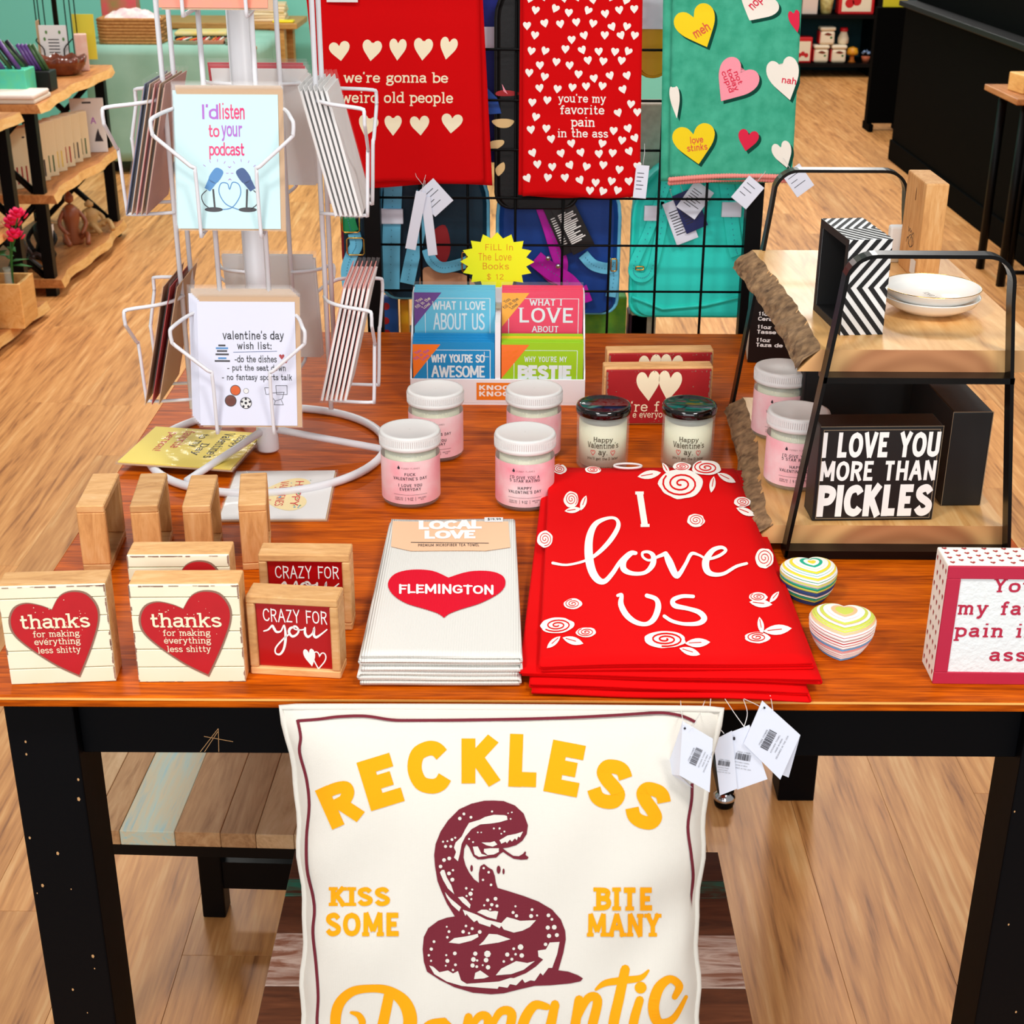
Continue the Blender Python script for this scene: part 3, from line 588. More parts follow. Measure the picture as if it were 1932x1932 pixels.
# red signs with two hearts
M_dred = mat('worn_red_board', (150, 6, 16), 0.6, var=(30, (172, 10, 22), 0.5))
for tl, tr, lab in (((1141, 695), (1347, 693), 'worn red wooden sign with two cream hearts behind the black-lidded candles'), ((1146, 664), (1348, 662), 'worn red wooden sign mostly hidden behind its twin with cream hearts')):
    h = 0.088
    t, W, uv = sign_root('heart_sign', lab, 'sign', tl, tr, h, group='red two-heart signs')
    MB().box((0, 0.003, 0), (W, 0.031, h)).build('block', M_pine, t, bevel=0.002)
    MB().box((0.003, 0, 0.003), (W - 0.003, 0.0045, h - 0.003)).build('painted_face', M_dred, t, bevel=0.001)
    print_on('heart_print', heart(W * .405, h * .69, .034, .046, 0.1, 0.05), front, M_cream, t); print_on('heart_print', heart(W * .60, h * .69, .034, .046, -0.12, -0.05), front, M_cream, t)
    if tl[1] > 680:
        print_on('lettering', fit(strokes("'re f", 1.6, 2.0, 0.8), *box_uv(uv, (1191, 757), (1244, 776))), front, M_cream, t)
        print_on('lettering', fit(strokes("e everyo", 1.6, 1.8, 0.8), *box_uv(uv, (1194, 779), (1249, 791))), front, M_cream, t)
    rr = random.Random(5); sp = []
    for k in range(60):
        e = rr.random(); s_ = 0.0003 + rr.random() * 0.0008
        sp.append(disc(0.004 + e * (W - .008), rr.choice((0.004 + rr.random() * .003, h - .004 - rr.random() * .003, rr.uniform(.01, h - .01))), s_, 5))
    for k in range(30):
        s_ = 0.001 + rr.random() * 0.002; y = 0.004 + rr.random() * (h - .012)
        sp.append(rect(0.003, y, 0.003 + s_, y + .004)); sp.append(rect(W - .003 - s_, y, W - .003, y + .004))
    print_on('edge_wear_pattern', join(*sp), front, M_wear, t, 0.0002)['kind'] = 'stuff'

# ------------------------------------------------------------------ cards lying on the table
M_kraft = mat('kraft_envelope', (196, 160, 124), 0.8); M_film = film('clear_sleeve', clear=0.955); M_pinkenv = mat('pink_envelope', (238, 150, 140), 0.8)
def flat_card(name, label, bl, br, tl, z, m, hz=0.0016):
    """a card lying flat: local x bl->br, y bl->tl"""
    A, B, C = onz(*bl, z), onz(*br, z), onz(*tl, z); d = B - A; W = d.length; L = abs((C - A).dot(V((-d.y, d.x, 0)).normalized()))
    t = thing(name, label, 'card', (A.x, A.y, z), atan2(d.y, d.x))
    MB().box((0.001, 0.001, 0), (W - 0.002, L - 0.003, hz)).build('envelope', M_kraft, t); MB().box((0.003, 0.003, hz), (W - 0.004, L - 0.001, hz * 2)).build('card_sheet', m, t)
    MB().box((0, 0, -0.0002), (W, L, hz * 2.4)).build('sleeve', M_film, t)
    return t, W, L, (lambda u, v, d=0: V((u, v, hz * 2 + d)))
M_ycard = mat('yellow_card', (246, 222, 92), 0.6)
t, W, L, fn = flat_card('greeting_card', 'yellow valentine card lying under the white spinner rack', (217, 876), (440, 891), (262, 806), TOP + 0.0123, M_ycard)
def rot90(sh): return [(y, -x) for x, y in sh[0]], sh[1]
for tx, x, y0, y1, m_ in (('Happy', .83, .55, .9, M_ink), ('Valentine\'s', .71, .25, .93, M_ink), ('Day', .575, .3, .62, M_ink), ('to my', .50, .5, .86, M_ink), ('favorite', .36, .45, .92, M_red), ('person!', .225, .35, .86, M_red)):
    print_on('lettering', fit(rot90(strokes(tx, 1.6, 1.8, 0.5)), (x - .045) * W, y0 * L, (x + .045) * W, y1 * L), fn, m_, t)
t, W, L, fn = flat_card('greeting_card', 'white card with a patterned heart lying beside the wooden frames', (408, 986), (620, 984), (415, 893), TOP + 0.0005, M_paper)
M_hy = mat('pale_yellow_print', (247, 226, 170), 0.7)
hh = heart(0, 0, 1, 1)[0]; print_on('heart_print', ([(W * (.52 + b * .52), L * (.5 - a * .66)) for a, b in hh], [tuple(range(len(hh)))]), fn, M_hy, t)
for tx, x in (('HAPPY', .66), ('VALENTINES', .52)): print_on('lettering', fit(rot90(strokes(tx, 1.5)), (x - .04) * W, .26 * L, (x + .04) * W, .76 * L), fn, M_red, t, .0005)
rr = random.Random(9); cols = [mat('confetti_' + n, c, .7) for n, c in (('orange', (240, 150, 40)), ('blue', (70, 160, 210)), ('green', (110, 160, 80)), ('rose', (230, 110, 110)))]
for k in range(44):
    x, y = rr.uniform(.34, .76), rr.uniform(.22, .78)
    if abs(y - .5) > (x - .2) * .62: continue
    print_on('confetti_print', disc(x * W, y * L, 0.0008 + rr.random() * 0.0012, 5), fn, cols[k % 4], t, .0006)

# ------------------------------------------------------------------ white wire card spinner
SX, SY = -0.339, 0.652
spn = thing('card_spinner', 'white wire card spinner rack with round base ring', 'card rack', (SX, SY, TOP))
ring = [(0.162 * cos(a), 0.162 * sin(a), 0.0062) for a in [2 * pi * i / 64 for i in range(64)]]
MB().tube(ring, 0.0058, 10, closed=True).build('base_ring', M_white, spn)
for a in (-5, 117, 237):
    a = radians(a); MB().tube([(0.013 * cos(a), 0.013 * sin(a), 0.034), (0.06 * cos(a), 0.06 * sin(a), 0.026), (0.158 * cos(a), 0.158 * sin(a), 0.011)], 0.0052, 10).build('base_spoke', M_white, spn)
MB().lathe([(0.0148, 0.004), (0.015, 0.006), (0.015, 0.84)], 32).build('pole', M_white, spn)
ZB = [0.093, 0.345, 0.597]
def sp(ang):
    c, s = cos(ang), sin(ang)     # ang: direction the pocket faces
    return lambda sd, o, z: V((o * c - sd * s, o * s + sd * c, z))
FACES = {'front': -pi / 2, 'left': pi, 'right': 0.0, 'back': pi / 2}
for nm, a in FACES.items():
    f_ = sp(a)
    for s in (-1, 1): MB().tube([f_(s * 0.031, 0.094, 0.075), f_(s * 0.031, 0.094, 0.80)], 0.0033, 8).build('rod', M_white, spn)
    for zb in ZB[:3 if nm == 'front' else 2]:
        for s in (-1, 1):
            pts = [f_(s * 0.034, 0.092, zb - 0.004), f_(s * 0.036, 0.13, zb - 0.006), f_(s * 0.036, 0.150, zb - 0.006), f_(s * 0.036, 0.153, zb - 0.001), f_(s * 0.036, 0.156, zb + 0.070), f_(s * 0.041, 0.157, zb + 0.078), f_(s * 0.078, 0.158, zb + 0.110), f_(s * 0.082, 0.158, zb + 0.116), f_(s * 0.083, 0.158, zb + 0.128), f_(s * 0.080, 0.154, zb + 0.133), f_(s * 0.070, 0.12, zb + 0.136), f_(s * 0.055, 0.1, zb + 0.138), f_(s * 0.031, 0.092, zb + 0.138)]
            MB().tube(smooth_path([tuple(p) for p in pts], 3), 0.0025, 6).build('pocket_wire', M_white, spn)

def card(label, cat, face, tier, k, m_front, m_env, dx=0.0, dz=0.0, gap=0.0036, group=None, cw=0.127, ch=0.166, sleeve=True, o0=0.149, th=0.001, lean=-1):
    """card k (0 = outermost) leaning in a spinner pocket; local x across, z up, front to -y"""
    a = FACES[face]; f_ = sp(a); ob = o0 - k * gap; ot = ob + lean * 0.040
    base = f_(0, ob, ZB[tier] + dz)
    t = thing('greeting_card', label, cat, V((SX, SY, TOP)) + base, 0, group)
    t.rotation_mode = 'XYZ'; t.rotation_euler = Matrix.Rotation(a + pi / 2, 3, 'Z').to_euler()
    M3 = Matrix.Rotation(a + pi / 2, 3, 'Z') @ Matrix.Rotation(lean * math.atan(0.040 / 0.166), 3, 'X'); t.rotation_euler = M3.to_euler()
    MB().box((-cw / 2 + dx, 0, 0.002), (cw / 2 + dx - 0.004, th, ch - 0.008)).build('card_sheet', m_front, t)
    MB().box((-cw / 2 + dx + 0.003, th + 0.0001, 0), (cw / 2 + dx + 0.002, th + 0.001, ch - 0.002)).build('envelope', m_env, t)
    if sleeve: MB().box((-cw / 2 + dx - 0.002, -0.0004, -0.001), (cw / 2 + dx + 0.003, th + 0.0014, ch + 0.003)).build('sleeve', M_film, t)
    return t, (lambda u, v, d=0: V((u + dx, -d, v)))
M_mint = mat('pale_mint_card', (196, 228, 232), 0.55); M_lav = mat('pale_lavender_card', (216, 218, 236), 0.6); M_blk = mat('print_black', (22, 22, 30), 0.7)
M_mag = mat('print_magenta', (226, 30, 110), 0.6); M_pur = mat('print_purple', (172, 90, 200), 0.6); M_blue = mat('print_blue', (60, 130, 190), 0.6); M_dblue = mat('print_deep_blue', (24, 70, 130), 0.6)
# podcast card
t, fn = card('pale mint card joking about a podcast, in the upper front pocket', 'card', 'front', 1, 0, M_mint, M_kraft)
K = 0.127 / 200
def pc(x, y): return ((x - 455) * K * 1.0, (413 - y) * 0.166 / 250)
def bxp(a, b): p = pc(*a); q = pc(*b); return (p[0], q[1], q[0], p[1])
for tx, a, b, m_ in (("I'd", (407, 192), (437, 218), M_pur), ('listen', (439, 190), (486, 218), M_mag), ('to', (418, 228), (438, 249), M_mag), ('your', (442, 228), (481, 256), M_pur), ('podcast', (418, 258), (484, 288), M_mag)):
    print_on('lettering', fit(strokes(tx, 2.0, 0), *bxp(a, b)), fn, m_, t)
for sgn, m_ in ((-1, M_blue), (1, M_dblue)):
    c0 = 455 + sgn * 30
    def q(x, y): return pc(c0 + sgn * x, y)
    print_on('microphone_print', ribbon([q(0, 372), q(2, 340)], .0022), fn, M_ink, t); print_on('microphone_print', disc(*pc(c0 + sgn * 2, 376), .011, 16, .0028), fn, M_ink, t)
    hd = [q(0, 308), q(-8, 304), q(-14, 312), q(-2, 334), q(12, 326)]
    print_on('microphone_print', fill([smooth_path([q(-12, 304), q(-18, 312), q(-4, 330), q(10, 322), q(-2, 304)], 4, True)]), fn, m_, t)
    print_on('microphone_print', fill([[q(-4, 330), q(10, 322), q(18, 338), q(8, 344)]]), fn, m_, t)
    print_on('microphone_print', ribbon(smooth_path([q(14, 342), q(24, 352), q(20, 366), q(8, 375)], 5), .0011), fn, M_ink, t)
    for a_ in range(7):
        an = pi * (0.2 + a_ * 0.16); print_on('doodle_print', ribbon([q(-6 + 26 * cos(an), 312 - 20 * sin(an)), q(-6 + 31 * cos(an), 312 - 25 * sin(an))], .0006), fn, M_pur, t)
print_on('cord_print', ribbon(smooth_path([pc(*p) for p in ((436, 376), (458, 372), (474, 350), (472, 332), (460, 328), (454, 340), (450, 330), (438, 330), (434, 346), (446, 366), (470, 376))], 5), .0011), fn, M_blue, t)
for k in range(1, 4): card(['first', 'second', 'third'][k - 1] + ' mint card stacked behind the podcast card in its pocket', 'card', 'front', 1, k, M_mint, M_kraft, dx=-0.0012 * k, dz=0.001 * k, group='cards behind the podcast card')
ORD = ['outermost', 'second', 'third', 'fourth', 'fifth', 'sixth', 'seventh']
# wish list card
t, fn = card('white wish list card in the lower front pocket of the spinner', 'card', 'front', 0, 0, M_lav, M_kraft, dx=0.006)
def pc(x, y): return ((x - 468) * 0.127 / 198, (788 - y) * 0.166 / 238)
for tx, a, b in (("valentine's day", (418, 613), (538, 633)), ('wish list:', (446, 633), (513, 647)), ('-do the dishes', (440, 657), (523, 671)), ('- put the seat down', (425, 674), (540, 689)), ('- no fantasy sports talk', (414, 691), (552, 706))):
    print_on('lettering', fit(strokes(tx, 1.9, 0, 1.0, rnd=True), *bxp(a, b)), fn, M_blk, t)
print_on('underline_print', ribbon([pc(438, 652), pc(524, 650)], .0006), fn, M_dblue, t)
for y, w_ in ((668, 30), (663, 16), (656, 26), (650, 20), (645, 24), (640, 14)): print_on('dishes_print', ribbon([pc(416 - w_ / 2, y), pc(416 + w_ / 2, y)], .0022), fn, M_blue if int(y) % 2 else M_ink, t)
for x, y, r_, m_ in ((440, 721, 10, mat('ball_orange', (214, 96, 44), .7)), (461, 722, 5, M_paper), (430, 740, 11, mat('ball_brown', (110, 60, 50), .7)), (460, 744, 11, M_paper)):
    p = pc(x, y); print_on('ball_print', disc(*p, r_ * K * 1.08, 18), fn, M_ink, t, .0002); print_on('ball_print', disc(*p, r_ * K * .94, 18), fn, m_, t, .0004)
    if r_ == 11 and x > 450:
        for a_ in range(5): print_on('ball_print', disc(p[0] + .0052 * cos(a_ * 1.257 + .3), p[1] + .0052 * sin(a_ * 1.257 + .3), .0017, 5), fn, M_ink, t, .0006)
        print_on('ball_print', disc(*p, .0019, 5), fn, M_ink, t, .0006)
for pts in ([(520, 712), (542, 712), (542, 728), (521, 728), (520, 712)], [(506, 726), (536, 724), (532, 736), (518, 740), (506, 726)], [(518, 740), (516, 747), (534, 747), (530, 738)], [(498, 716), (510, 716), (512, 728), (500, 728), (498, 716)]):
    print_on('toilet_print', ribbon([pc(*p) for p in pts], .0006), fn, M_ink, t)
print_on('heart_print', heart(*pc(533, 660), .0066), fn, M_dred, t); print_on('heart_print', heart(*pc(541, 669), .0038), fn, M_dred, t)
for k in range(1, 6): card(['first', 'second', 'third', 'fourth', 'fifth'][k - 1] + ' white card in the stepped stack behind the wish list card', 'card', 'front', 0, k, M_lav, M_kraft, dx=0.006 - 0.0026 * k, dz=0.0012 * k, gap=0.0032, group='cards behind the wish list card')
card('pink and orange card at the very top of the spinner', 'card', 'front', 2, 0, mat('pink_orange_card', (240, 130, 130), .6, var=(14, (240, 150, 90), 1)), M_kraft)
# side and back pockets
m_left = [mat('card_dusty_rose', (196, 150, 140), .6), mat('card_slate_blue', (110, 120, 150), .6), mat('card_beige', (206, 184, 160), .6), mat('card_rose', (214, 150, 150), .6), mat('card_sand', (198, 170, 140), .6)]
for k in range(5): card(ORD[k] + ' sleeved brownish card in the upper side pocket facing the shelves', 'card', 'left', 1, k, m_left[k], m_left[(k + 1) % 5], gap=0.0062, th=.002, group='cards in the upper left pocket')
m_l2 = [mat('card_pink_cover', (226, 160, 150), .6), mat('card_maroon', (120, 30, 50), .6), mat('card_rose2', (206, 130, 120), .6)]
for k in range(3): card(ORD[k] + ' rosy card in the lower side pocket facing the shelves', 'card', 'left', 0, k, m_l2[k], M_dred if k == 1 else M_kraft, gap=0.009, group='cards in the lower left pocket')
for k in range(6): card(ORD[k] + ' white card in the upper side pocket by the red towel', 'card', 'right', 1, k, M_paper, M_paper, gap=0.0062, th=0.003, dz=-0.003, group='cards in the upper right pocket', cw=0.12)
for k in range(6): card(ORD[k] + ' white card with pink envelope in the lower side pocket near the black post', 'card', 'right', 0, k, M_paper, M_pinkenv, gap=0.0062, th=0.003, dz=0.002, o0=.118, lean=1, group='cards in the lower right pocket', cw=0.12)
M_redenv = mat('red_envelope', (206, 10, 44), 0.5)
for k in range(3): card(['outermost red enveloped', 'second red enveloped', 'white'][k] + ' card in the upper rear pocket of the spinner', 'card', 'back', 1, k, M_paper if k < 2 else M_paper, M_redenv if k < 2 else M_paper, gap=0.006, dz=0.004 - 0.003 * k, dx=-.003 * k, group='cards in the upper rear pocket')
for k in range(2): card(ORD[k] + ' pale grey card in the lower rear pocket of the spinner', 'card', 'back', 0, k, mat('card_pale_grey', (226, 224, 222), .6), mat('card_grey_back', (222, 220, 218), .7), gap=0.006, group='cards in the lower rear pocket')

# ------------------------------------------------------------------ candles
M_glass = film('clear_glass', (226, 240, 232), 0.80, 0.04); M_lidw = mat('white_lid', (222, 222, 220), 0.4); M_lidb = mat('glossy_black_lid', (6, 4, 6), 0.12, coat=0.5); M_wax = mat('cream_wax', (244, 238, 206), 0.5)
M_pinklab = mat('pink_watercolour_label', (246, 128, 152), 0.55, var=(26, (252, 226, 228), 0.45)); M_pinklab2 = mat('pale_pink_label', (247, 150, 168), 0.55, var=(20, (250, 238, 238), 1.2))
def cyl(R): return lambda u, v, d=0: V(((R + d) * sin(u / R), -(R + d) * cos(u / R), v))
def pink_candle(label, px, lines, z=TOP, lab=None, yaw=0.0, group='pink candles with white lids'):
    p = onz(*px, z); p.y += 0.034
    yaw += atan2(p.x - CAM.x, -(p.x * 0 + CAM.y - p.y)) * -0.6
    t = thing('candle_jar', label, 'candle', p, yaw, group); R = 0.0375
    MB().lathe([(0.030, 0), (0.035, 0.0012), (R, 0.005), (R, 0.072), (0.0345, 0.0765), (0.0345, 0.078), (0.0315, 0.078), (0.0325, 0.071), (0.0335, 0.008), (0.001, 0.0075)], 48, close=False).build('jar', M_glass, t)
    MB().lathe([(0.0005, 0.0085), (0.0325, 0.0085), (0.0325, 0.070), (0.0005, 0.070)], 40).build('wax', M_wax, t)
    mb = MB(); A = 2.75; n = 56; c = cyl(R + 0.0002)
    mb.grid(n, 1, lambda a, b: c((a - .5) * 2 * A * R, 0.0075 + b * 0.058)); la = mb.build('label', lab or M_pinklab, t, fix=False)
    lp = [(0.0395, 0.0), (0.0400, 0.0015), (0.0400, 0.013)]
    MB().lathe([(0.0385, 0.0775), (0.0392, 0.0785), (0.0392, 0.082), (0.0386, 0.0825), (0.0386, 0.0935), (0.0378, 0.0955), (0.0345, 0.0962), (0.033, 0.0955), (0.0005, 0.0955)], 48, close=False).build('lid', M_lidw, t)
    mr = MB()
    for k in range(90):
        a = 2 * pi * k / 90; mr.add([(0.0387 * cos(a + s), 0.0387 * sin(a + s), zz) for s in (-.016, .016) for zz in (0.084, 0.092)] + [(0.0393 * cos(a), 0.0393 * sin(a), zz) for zz in (0.084, 0.092)], [(0, 1, 5, 4), (4, 5, 3, 2)])
    mr.build('lid_groove', M_lidw, t, fix=False)
    c = cyl(R + 0.0003)
    for tx, y, h_, w_ in lines: print_on('lettering', refine(fit(strokes(tx, 1.9, 0, 1.6), -w_ / 2, y, w_ / 2, y + h_), 0.003), c, M_ink, la, 0.0003)
    print_on('lettering', fit(strokes('FUNNY FLAMES', 0.9, 0, 1.0), -.0105, .0555, .0125, .0577), c, M_pur if False else M_ink, la, 0.0003)
    print_on('flame_print', fill([smooth_path([(-.0145, .0552), (-.0162, .0565), (-.015, .059), (-.0145, .0602), (-.0132, .058), (-.0128, .0562)], 3, True)]), c, M_ink, la, 0.0003)
    print_on('rule_print', refine(rect(-.022, .0205, .022, .0208), .004), c, M_ink, la, .0003)
    for x in (-.0065, .0065): print_on('rule_print', rect(x, .0125, x + .0003, .0178), c, M_ink, la, .0003)
    for tx, x0, x1 in (('COCONUT WAX\nESSENTIAL OIL', -.0205, -.0095), ('9 OZ', -.0035, .0035), ('HAND POURED\nIN NJ', .0095, .0205)):
        print_on('lettering', refine(fit(strokes(tx, 1.6, 0, .6), x0, .0130, x1, .0172), .003), c, M_ink, la, .0003)
    return t
FV = [('FUCK', .0465, .0042, .0135), ("VALENTINE'S DAY", .0405, .0042, .044), ('I LOVE YOU', .0315, .0042, .030), ('EVERYDAY', .0262, .0042, .027)]
SR = [("I'D GIVE YOU A", .0465, .0042, .038), ('5 STAR RATING', .0418, .0042, .039), ('HAPPY', .0320, .0042, .0175), ("VALENTINE'S DAY", .0265, .0042, .043)]
pink_candle('pink candle with white lid nearest the white tea towel', (773, 960), FV)
pink_candle('pink candle with white lid beside the display of little books', (821, 873), FV)
pink_candle('pale pink star rating candle right at the edge of the red towels', (990, 966), SR, lab=M_pinklab2)
pink_candle('pale pink candle in front of the orange logo on the book display', (1007, 872), SR, lab=M_pinklab2)
def black_candle(label, px):
    p = onz(*px); p.y += 0.034
    t = thing('candle_jar', label, 'candle', p, -atan2(p.x, p.y - CAM.y) * .6, 'cream candles with black lids'); R = 0.0355
    MB().lathe([(0.030, 0), (0.0345, 0.001), (R, 0.004), (R, 0.062), (0.0345, 0.066), (R, 0.068), (R, 0.071), (0.033, 0.075), (0.033, 0.079), (0.030, 0.079), (0.0305, 0.073), (0.0325, 0.066), (0.0325, 0.007), (0.0005, 0.006)], 48, close=False).build('jar', M_glass, t)
    MB().lathe([(0.0005, 0.0065), (0.0322, 0.0065), (0.0322, 0.066), (0.026, 0.064), (0.0005, 0.064)], 40).build('wax', M_wax, t)
    MB().lathe([(0.0365, 0.0765), (0.0372, 0.078), (0.0372, 0.084), (0.0355, 0.0875), (0.033, 0.088), (0.031, 0.0868), (0.0005, 0.0868)], 48, close=False).build('lid', M_lidb, t)
    c = cyl(R + .0002); M_br = mat('brown_ink', (48, 36, 14), .7)
    for tx, y, h_, w_ in (('Happy', .0435, .0085, .026), ("Valentine's", .0360, .0085, .043), ('ay.', .0245, .0085, .012), ("you'll get the D later", .0185, .0052, .043), ('SOY CANDLE', .006, .004, .03)):
        print_on('lettering', refine(fit(strokes(tx, 1.8, 1.5 if y > .03 else 1.0, .8), -w_ / 2, y, w_ / 2, y + h_), .003), c, M_br, t, .0004)
    for x in (-.0135, .0135):
        h_ = heart(x, .0295, .0058, .007)[0]; print_on('heart_print', ribbon(h_ + h_[:1], .0007), c, M_red, t, .0004)
black_candle('cream candle with black lid nearer the book display, beside the red towels', (1138, 893)); black_candle('cream candle with black lid nearer the live edge shelf stand', (1300, 893))
# ------------------------------------------------------------------ counter display of little books
M_card = mat('white_cardboard', (242, 242, 246), 0.6)
A = onz(775, 763); B = onz(1103, 765); W = (B - A).length
db = thing('display_box', 'white cardboard counter display box holding small love books', 'display box', (A.x, A.y, TOP), atan2((B - A).y, (B - A).x))
MB().box((0, 0, 0), (W, 0.12, 0.003)).build('base', M_card, db)
lipb = MB().box((0, 0, 0.003), (W, 0.0025, 0.041)).build('front_lip', M_card, db, bevel=0.0008, seg=1)
for x in (0, W - 0.0025): MB().prism([(0.0025, 0.003), (0.0025, 0.041), (0.008, 0.052), (0.085, 0.150), (0.12, 0.150), (0.12, 0.003)], x, x + 0.0025, fn=lambda a, b, d: (d, a, b)).build('side_panel', M_card, db)
MB().box((0.0025, 0.1175, 0.003), (W - 0.0025, 0.12, 0.150)).build('back_panel', M_card, db)
MB().box((W / 2 - 0.004, 0.0026, 0.003), (W / 2 + 0.004, 0.117, 0.128)).build('divider', M_card, db)
for x0, x1 in ((0.003, W / 2 - 0.0045), (W / 2 + 0.0045, W - 0.003)): MB().box((x0, 0.055, 0.003), (x1, 0.117, 0.068)).build('riser', M_card, db)
lp = lambda u, v, d=0: V((u, -d, v))
M_or = mat('orange_print', (244, 130, 16), 0.6)
print_on('logo_print', rect(W / 2 - .032, .008, W / 2 + .034, .0355), lp, M_or, lipb); print_on('lettering', fit(strokes('KNOCK\nKNOCK', 3.0, 0, 1.6, line=18, align='l'), W / 2 - .028, .0135, W / 2 + .029, .032), lp, M_wprint, lipb, .0005)
BW, BH = 0.1225, 0.093
def book(label, x, y, z, m, group, cover=None):
    t = thing('small_book', label, 'book', db.matrix_basis @ V((x, y, z)), db.rotation_euler.z, group)
    MB().box((0, 0, 0), (BW, 0.0012, BH)).build('front_cover', m, t); MB().box((0, 0.0068, 0), (BW, 0.008, BH)).build('back_cover', m, t)
    MB().box((0.001, 0.0014, 0.0015), (BW - 0.002, 0.0066, BH - 0.002)).build('page_block', M_paper, t); MB().box((0, 0.0013, 0), (0.0008, 0.0067, BH)).build('spine', m, t)
    if cover: cover(t)
    return t
def U(sh): return [(a * BW, b * BH) for a, b in sh[0]], sh[1]
def corner(t, c, ink): print_on('corner_print', U(([(0, .97), (0, .40), (.34, .97)], [(0, 1, 2)])), front, c, t); print_on('lettering', U(shift(fit(strokes('You\nfill in the\n"Love"'.replace('"', "'"), 1.7, 1.6, line=18), -.12, -.09, .12, .09), .105, .80, 1, .75)), front, ink, t, .0005)
M_pale = mat('pale_print', (226, 240, 244), .6)
def c_us(t):
    corner(t, mat('purple_print', (96, 40, 140), .6), M_cream)
    print_on('lettering', U(fit(strokes('WHAT I LOVE', 2.4), .22, .68, .88, .83)), front, M_pale, t); print_on('lettering', U(fit(strokes('ABOUT US', 1.7, xs=.8), .23, .34, .87, .63)), front, M_pale, t)
    print_on('border_print', U(outline(.13, -.02, .94, .88, .008)), front, M_pale, t, .0002); print_on('rule_print', U(rect(.36, .25, .8, .29)), front, M_pale, t)
def c_pink(t):
    corner(t, mat('amber_print', (250, 176, 40), .6), M_ink)
    print_on('lettering', U(fit(strokes('WHAT I', 2.2, 1.8, 1.0), .34, .76, .74, .87)), front, M_pale, t); print_on('lettering', U(fit(strokes('LOVE', 2.0, 2.2, 1.0, thin=.7), .2, .47, .88, .73)), front, M_pale, t)
    print_on('lettering', U(fit(strokes('ABOUT', 2.0, 1.8, .8), .37, .31, .7, .42)), front, M_pale, t); print_on('border_print', U(outline(.08, -.02, .95, .88, .008)), front, M_pale, t, .0002)
    print_on('lettering', U(fit(shift(YOU, 0, 0), .24, .22, .46, .29)), front, M_ink, t); print_on('rule_print', U(rect(.62, .22, .84, .27)), front, M_pale, t, .0002)
def c_awe(t):
    corner(t, mat('bright_orange_print', (252, 124, 20), .6), M_pur)
    print_on('lettering', U(fit(strokes("WHY YOU'RE SO", 2.6, xs=.8), .22, .66, .88, .81)), front, M_pale, t); print_on('lettering', U(fit(strokes('AWESOME', 2.2, xs=.8), .22, .41, .88, .62)), front, M_pale, t)
    print_on('border_print', U(outline(.17, -.02, .95, .88, .010)), front, M_pale, t, .0002); print_on('border_print', U(join(rect(.87, .76, .93, .77), rect(.87, .76, .877, .85))), front, M_pale, t, .0003)
    for x in (.22, .58): print_on('rule_print', U(rect(x, .26, x + .3, .32)), front, M_pale, t)
def c_bes(t):
    corner(t, mat('deep_orange_print', (248, 120, 40), .6), M_or)
    print_on('lettering', U(fit(strokes("WHY YOU'RE MY", 2.2, 0, 1.5), .28, .68, .8, .78)), front, M_pale, t); print_on('lettering', U(fit(strokes('BESTIE', 3.6), .2, .38, .86, .63)), front, M_pale, t)
    print_on('border_print', U(outline(.15, -.02, .93, .88, .008)), front, M_pale, t, .0002)
b_lb = mat('book_sky_blue', (88, 196, 226), .45, coat=.2); b_pk = mat('book_hot_pink', (238, 42, 92), .45, coat=.2); b_bl = mat('book_blue', (0, 142, 204), .45); b_gr = mat('book_lime', (158, 208, 24), .45); b_yl = mat('book_yellow', (240, 196, 30), .45)
xl, xr = 0.0045, W / 2 + 0.0055
book('sky blue book with a purple corner reading what I love about us', xl, 0.0565, 0.0685, b_lb, 'books in the display', c_us)
book('hot pink book with an amber corner reading what I love about', xr, 0.0565, 0.0685, b_pk, 'books in the display', c_pink)
book('blue book with an orange corner reading why you are so awesome', xl, 0.0045, 0.0035, b_bl, 'books in the display', c_awe)
book('lime green book with an orange corner reading why you are my bestie', xr, 0.0045, 0.0035, b_gr, 'books in the display', c_bes)
for k in range(1, 4):
    book(['first', 'second', 'third'][k - 1] + ' blue book standing behind the awesome book in the display', xl, 0.0045 + k * 0.0095, 0.0035 + .0012 * k, b_bl, 'blue books behind the first')
    book(['lime book directly', 'yellow book', 'last lime book'][k - 1] + ' behind the bestie book in the display', xr, 0.0045 + k * 0.0095, 0.0035 + .0012 * k, b_gr if k != 2 else b_yl, 'lime books behind the first')
    if k < 3:
        book(['middle', 'rearmost'][k - 1] + ' sky blue book at the back of the display', xl, 0.0565 + k * 0.0095, 0.0685 + .001 * k, b_lb, 'sky blue books at the back'); book(['middle', 'rearmost'][k - 1] + ' pink book at the back of the display', xr, 0.0565 + k * 0.0095, 0.0685 + .001 * k, b_pk, 'pink books at the back')
for x, lab in ((xl, 'left'), (xr, 'right')):
    MB().box((x - .001, 0.055, 0.0684), (x + BW + .001, 0.0852, 0.168)).build('clear_pouch', M_film, db)
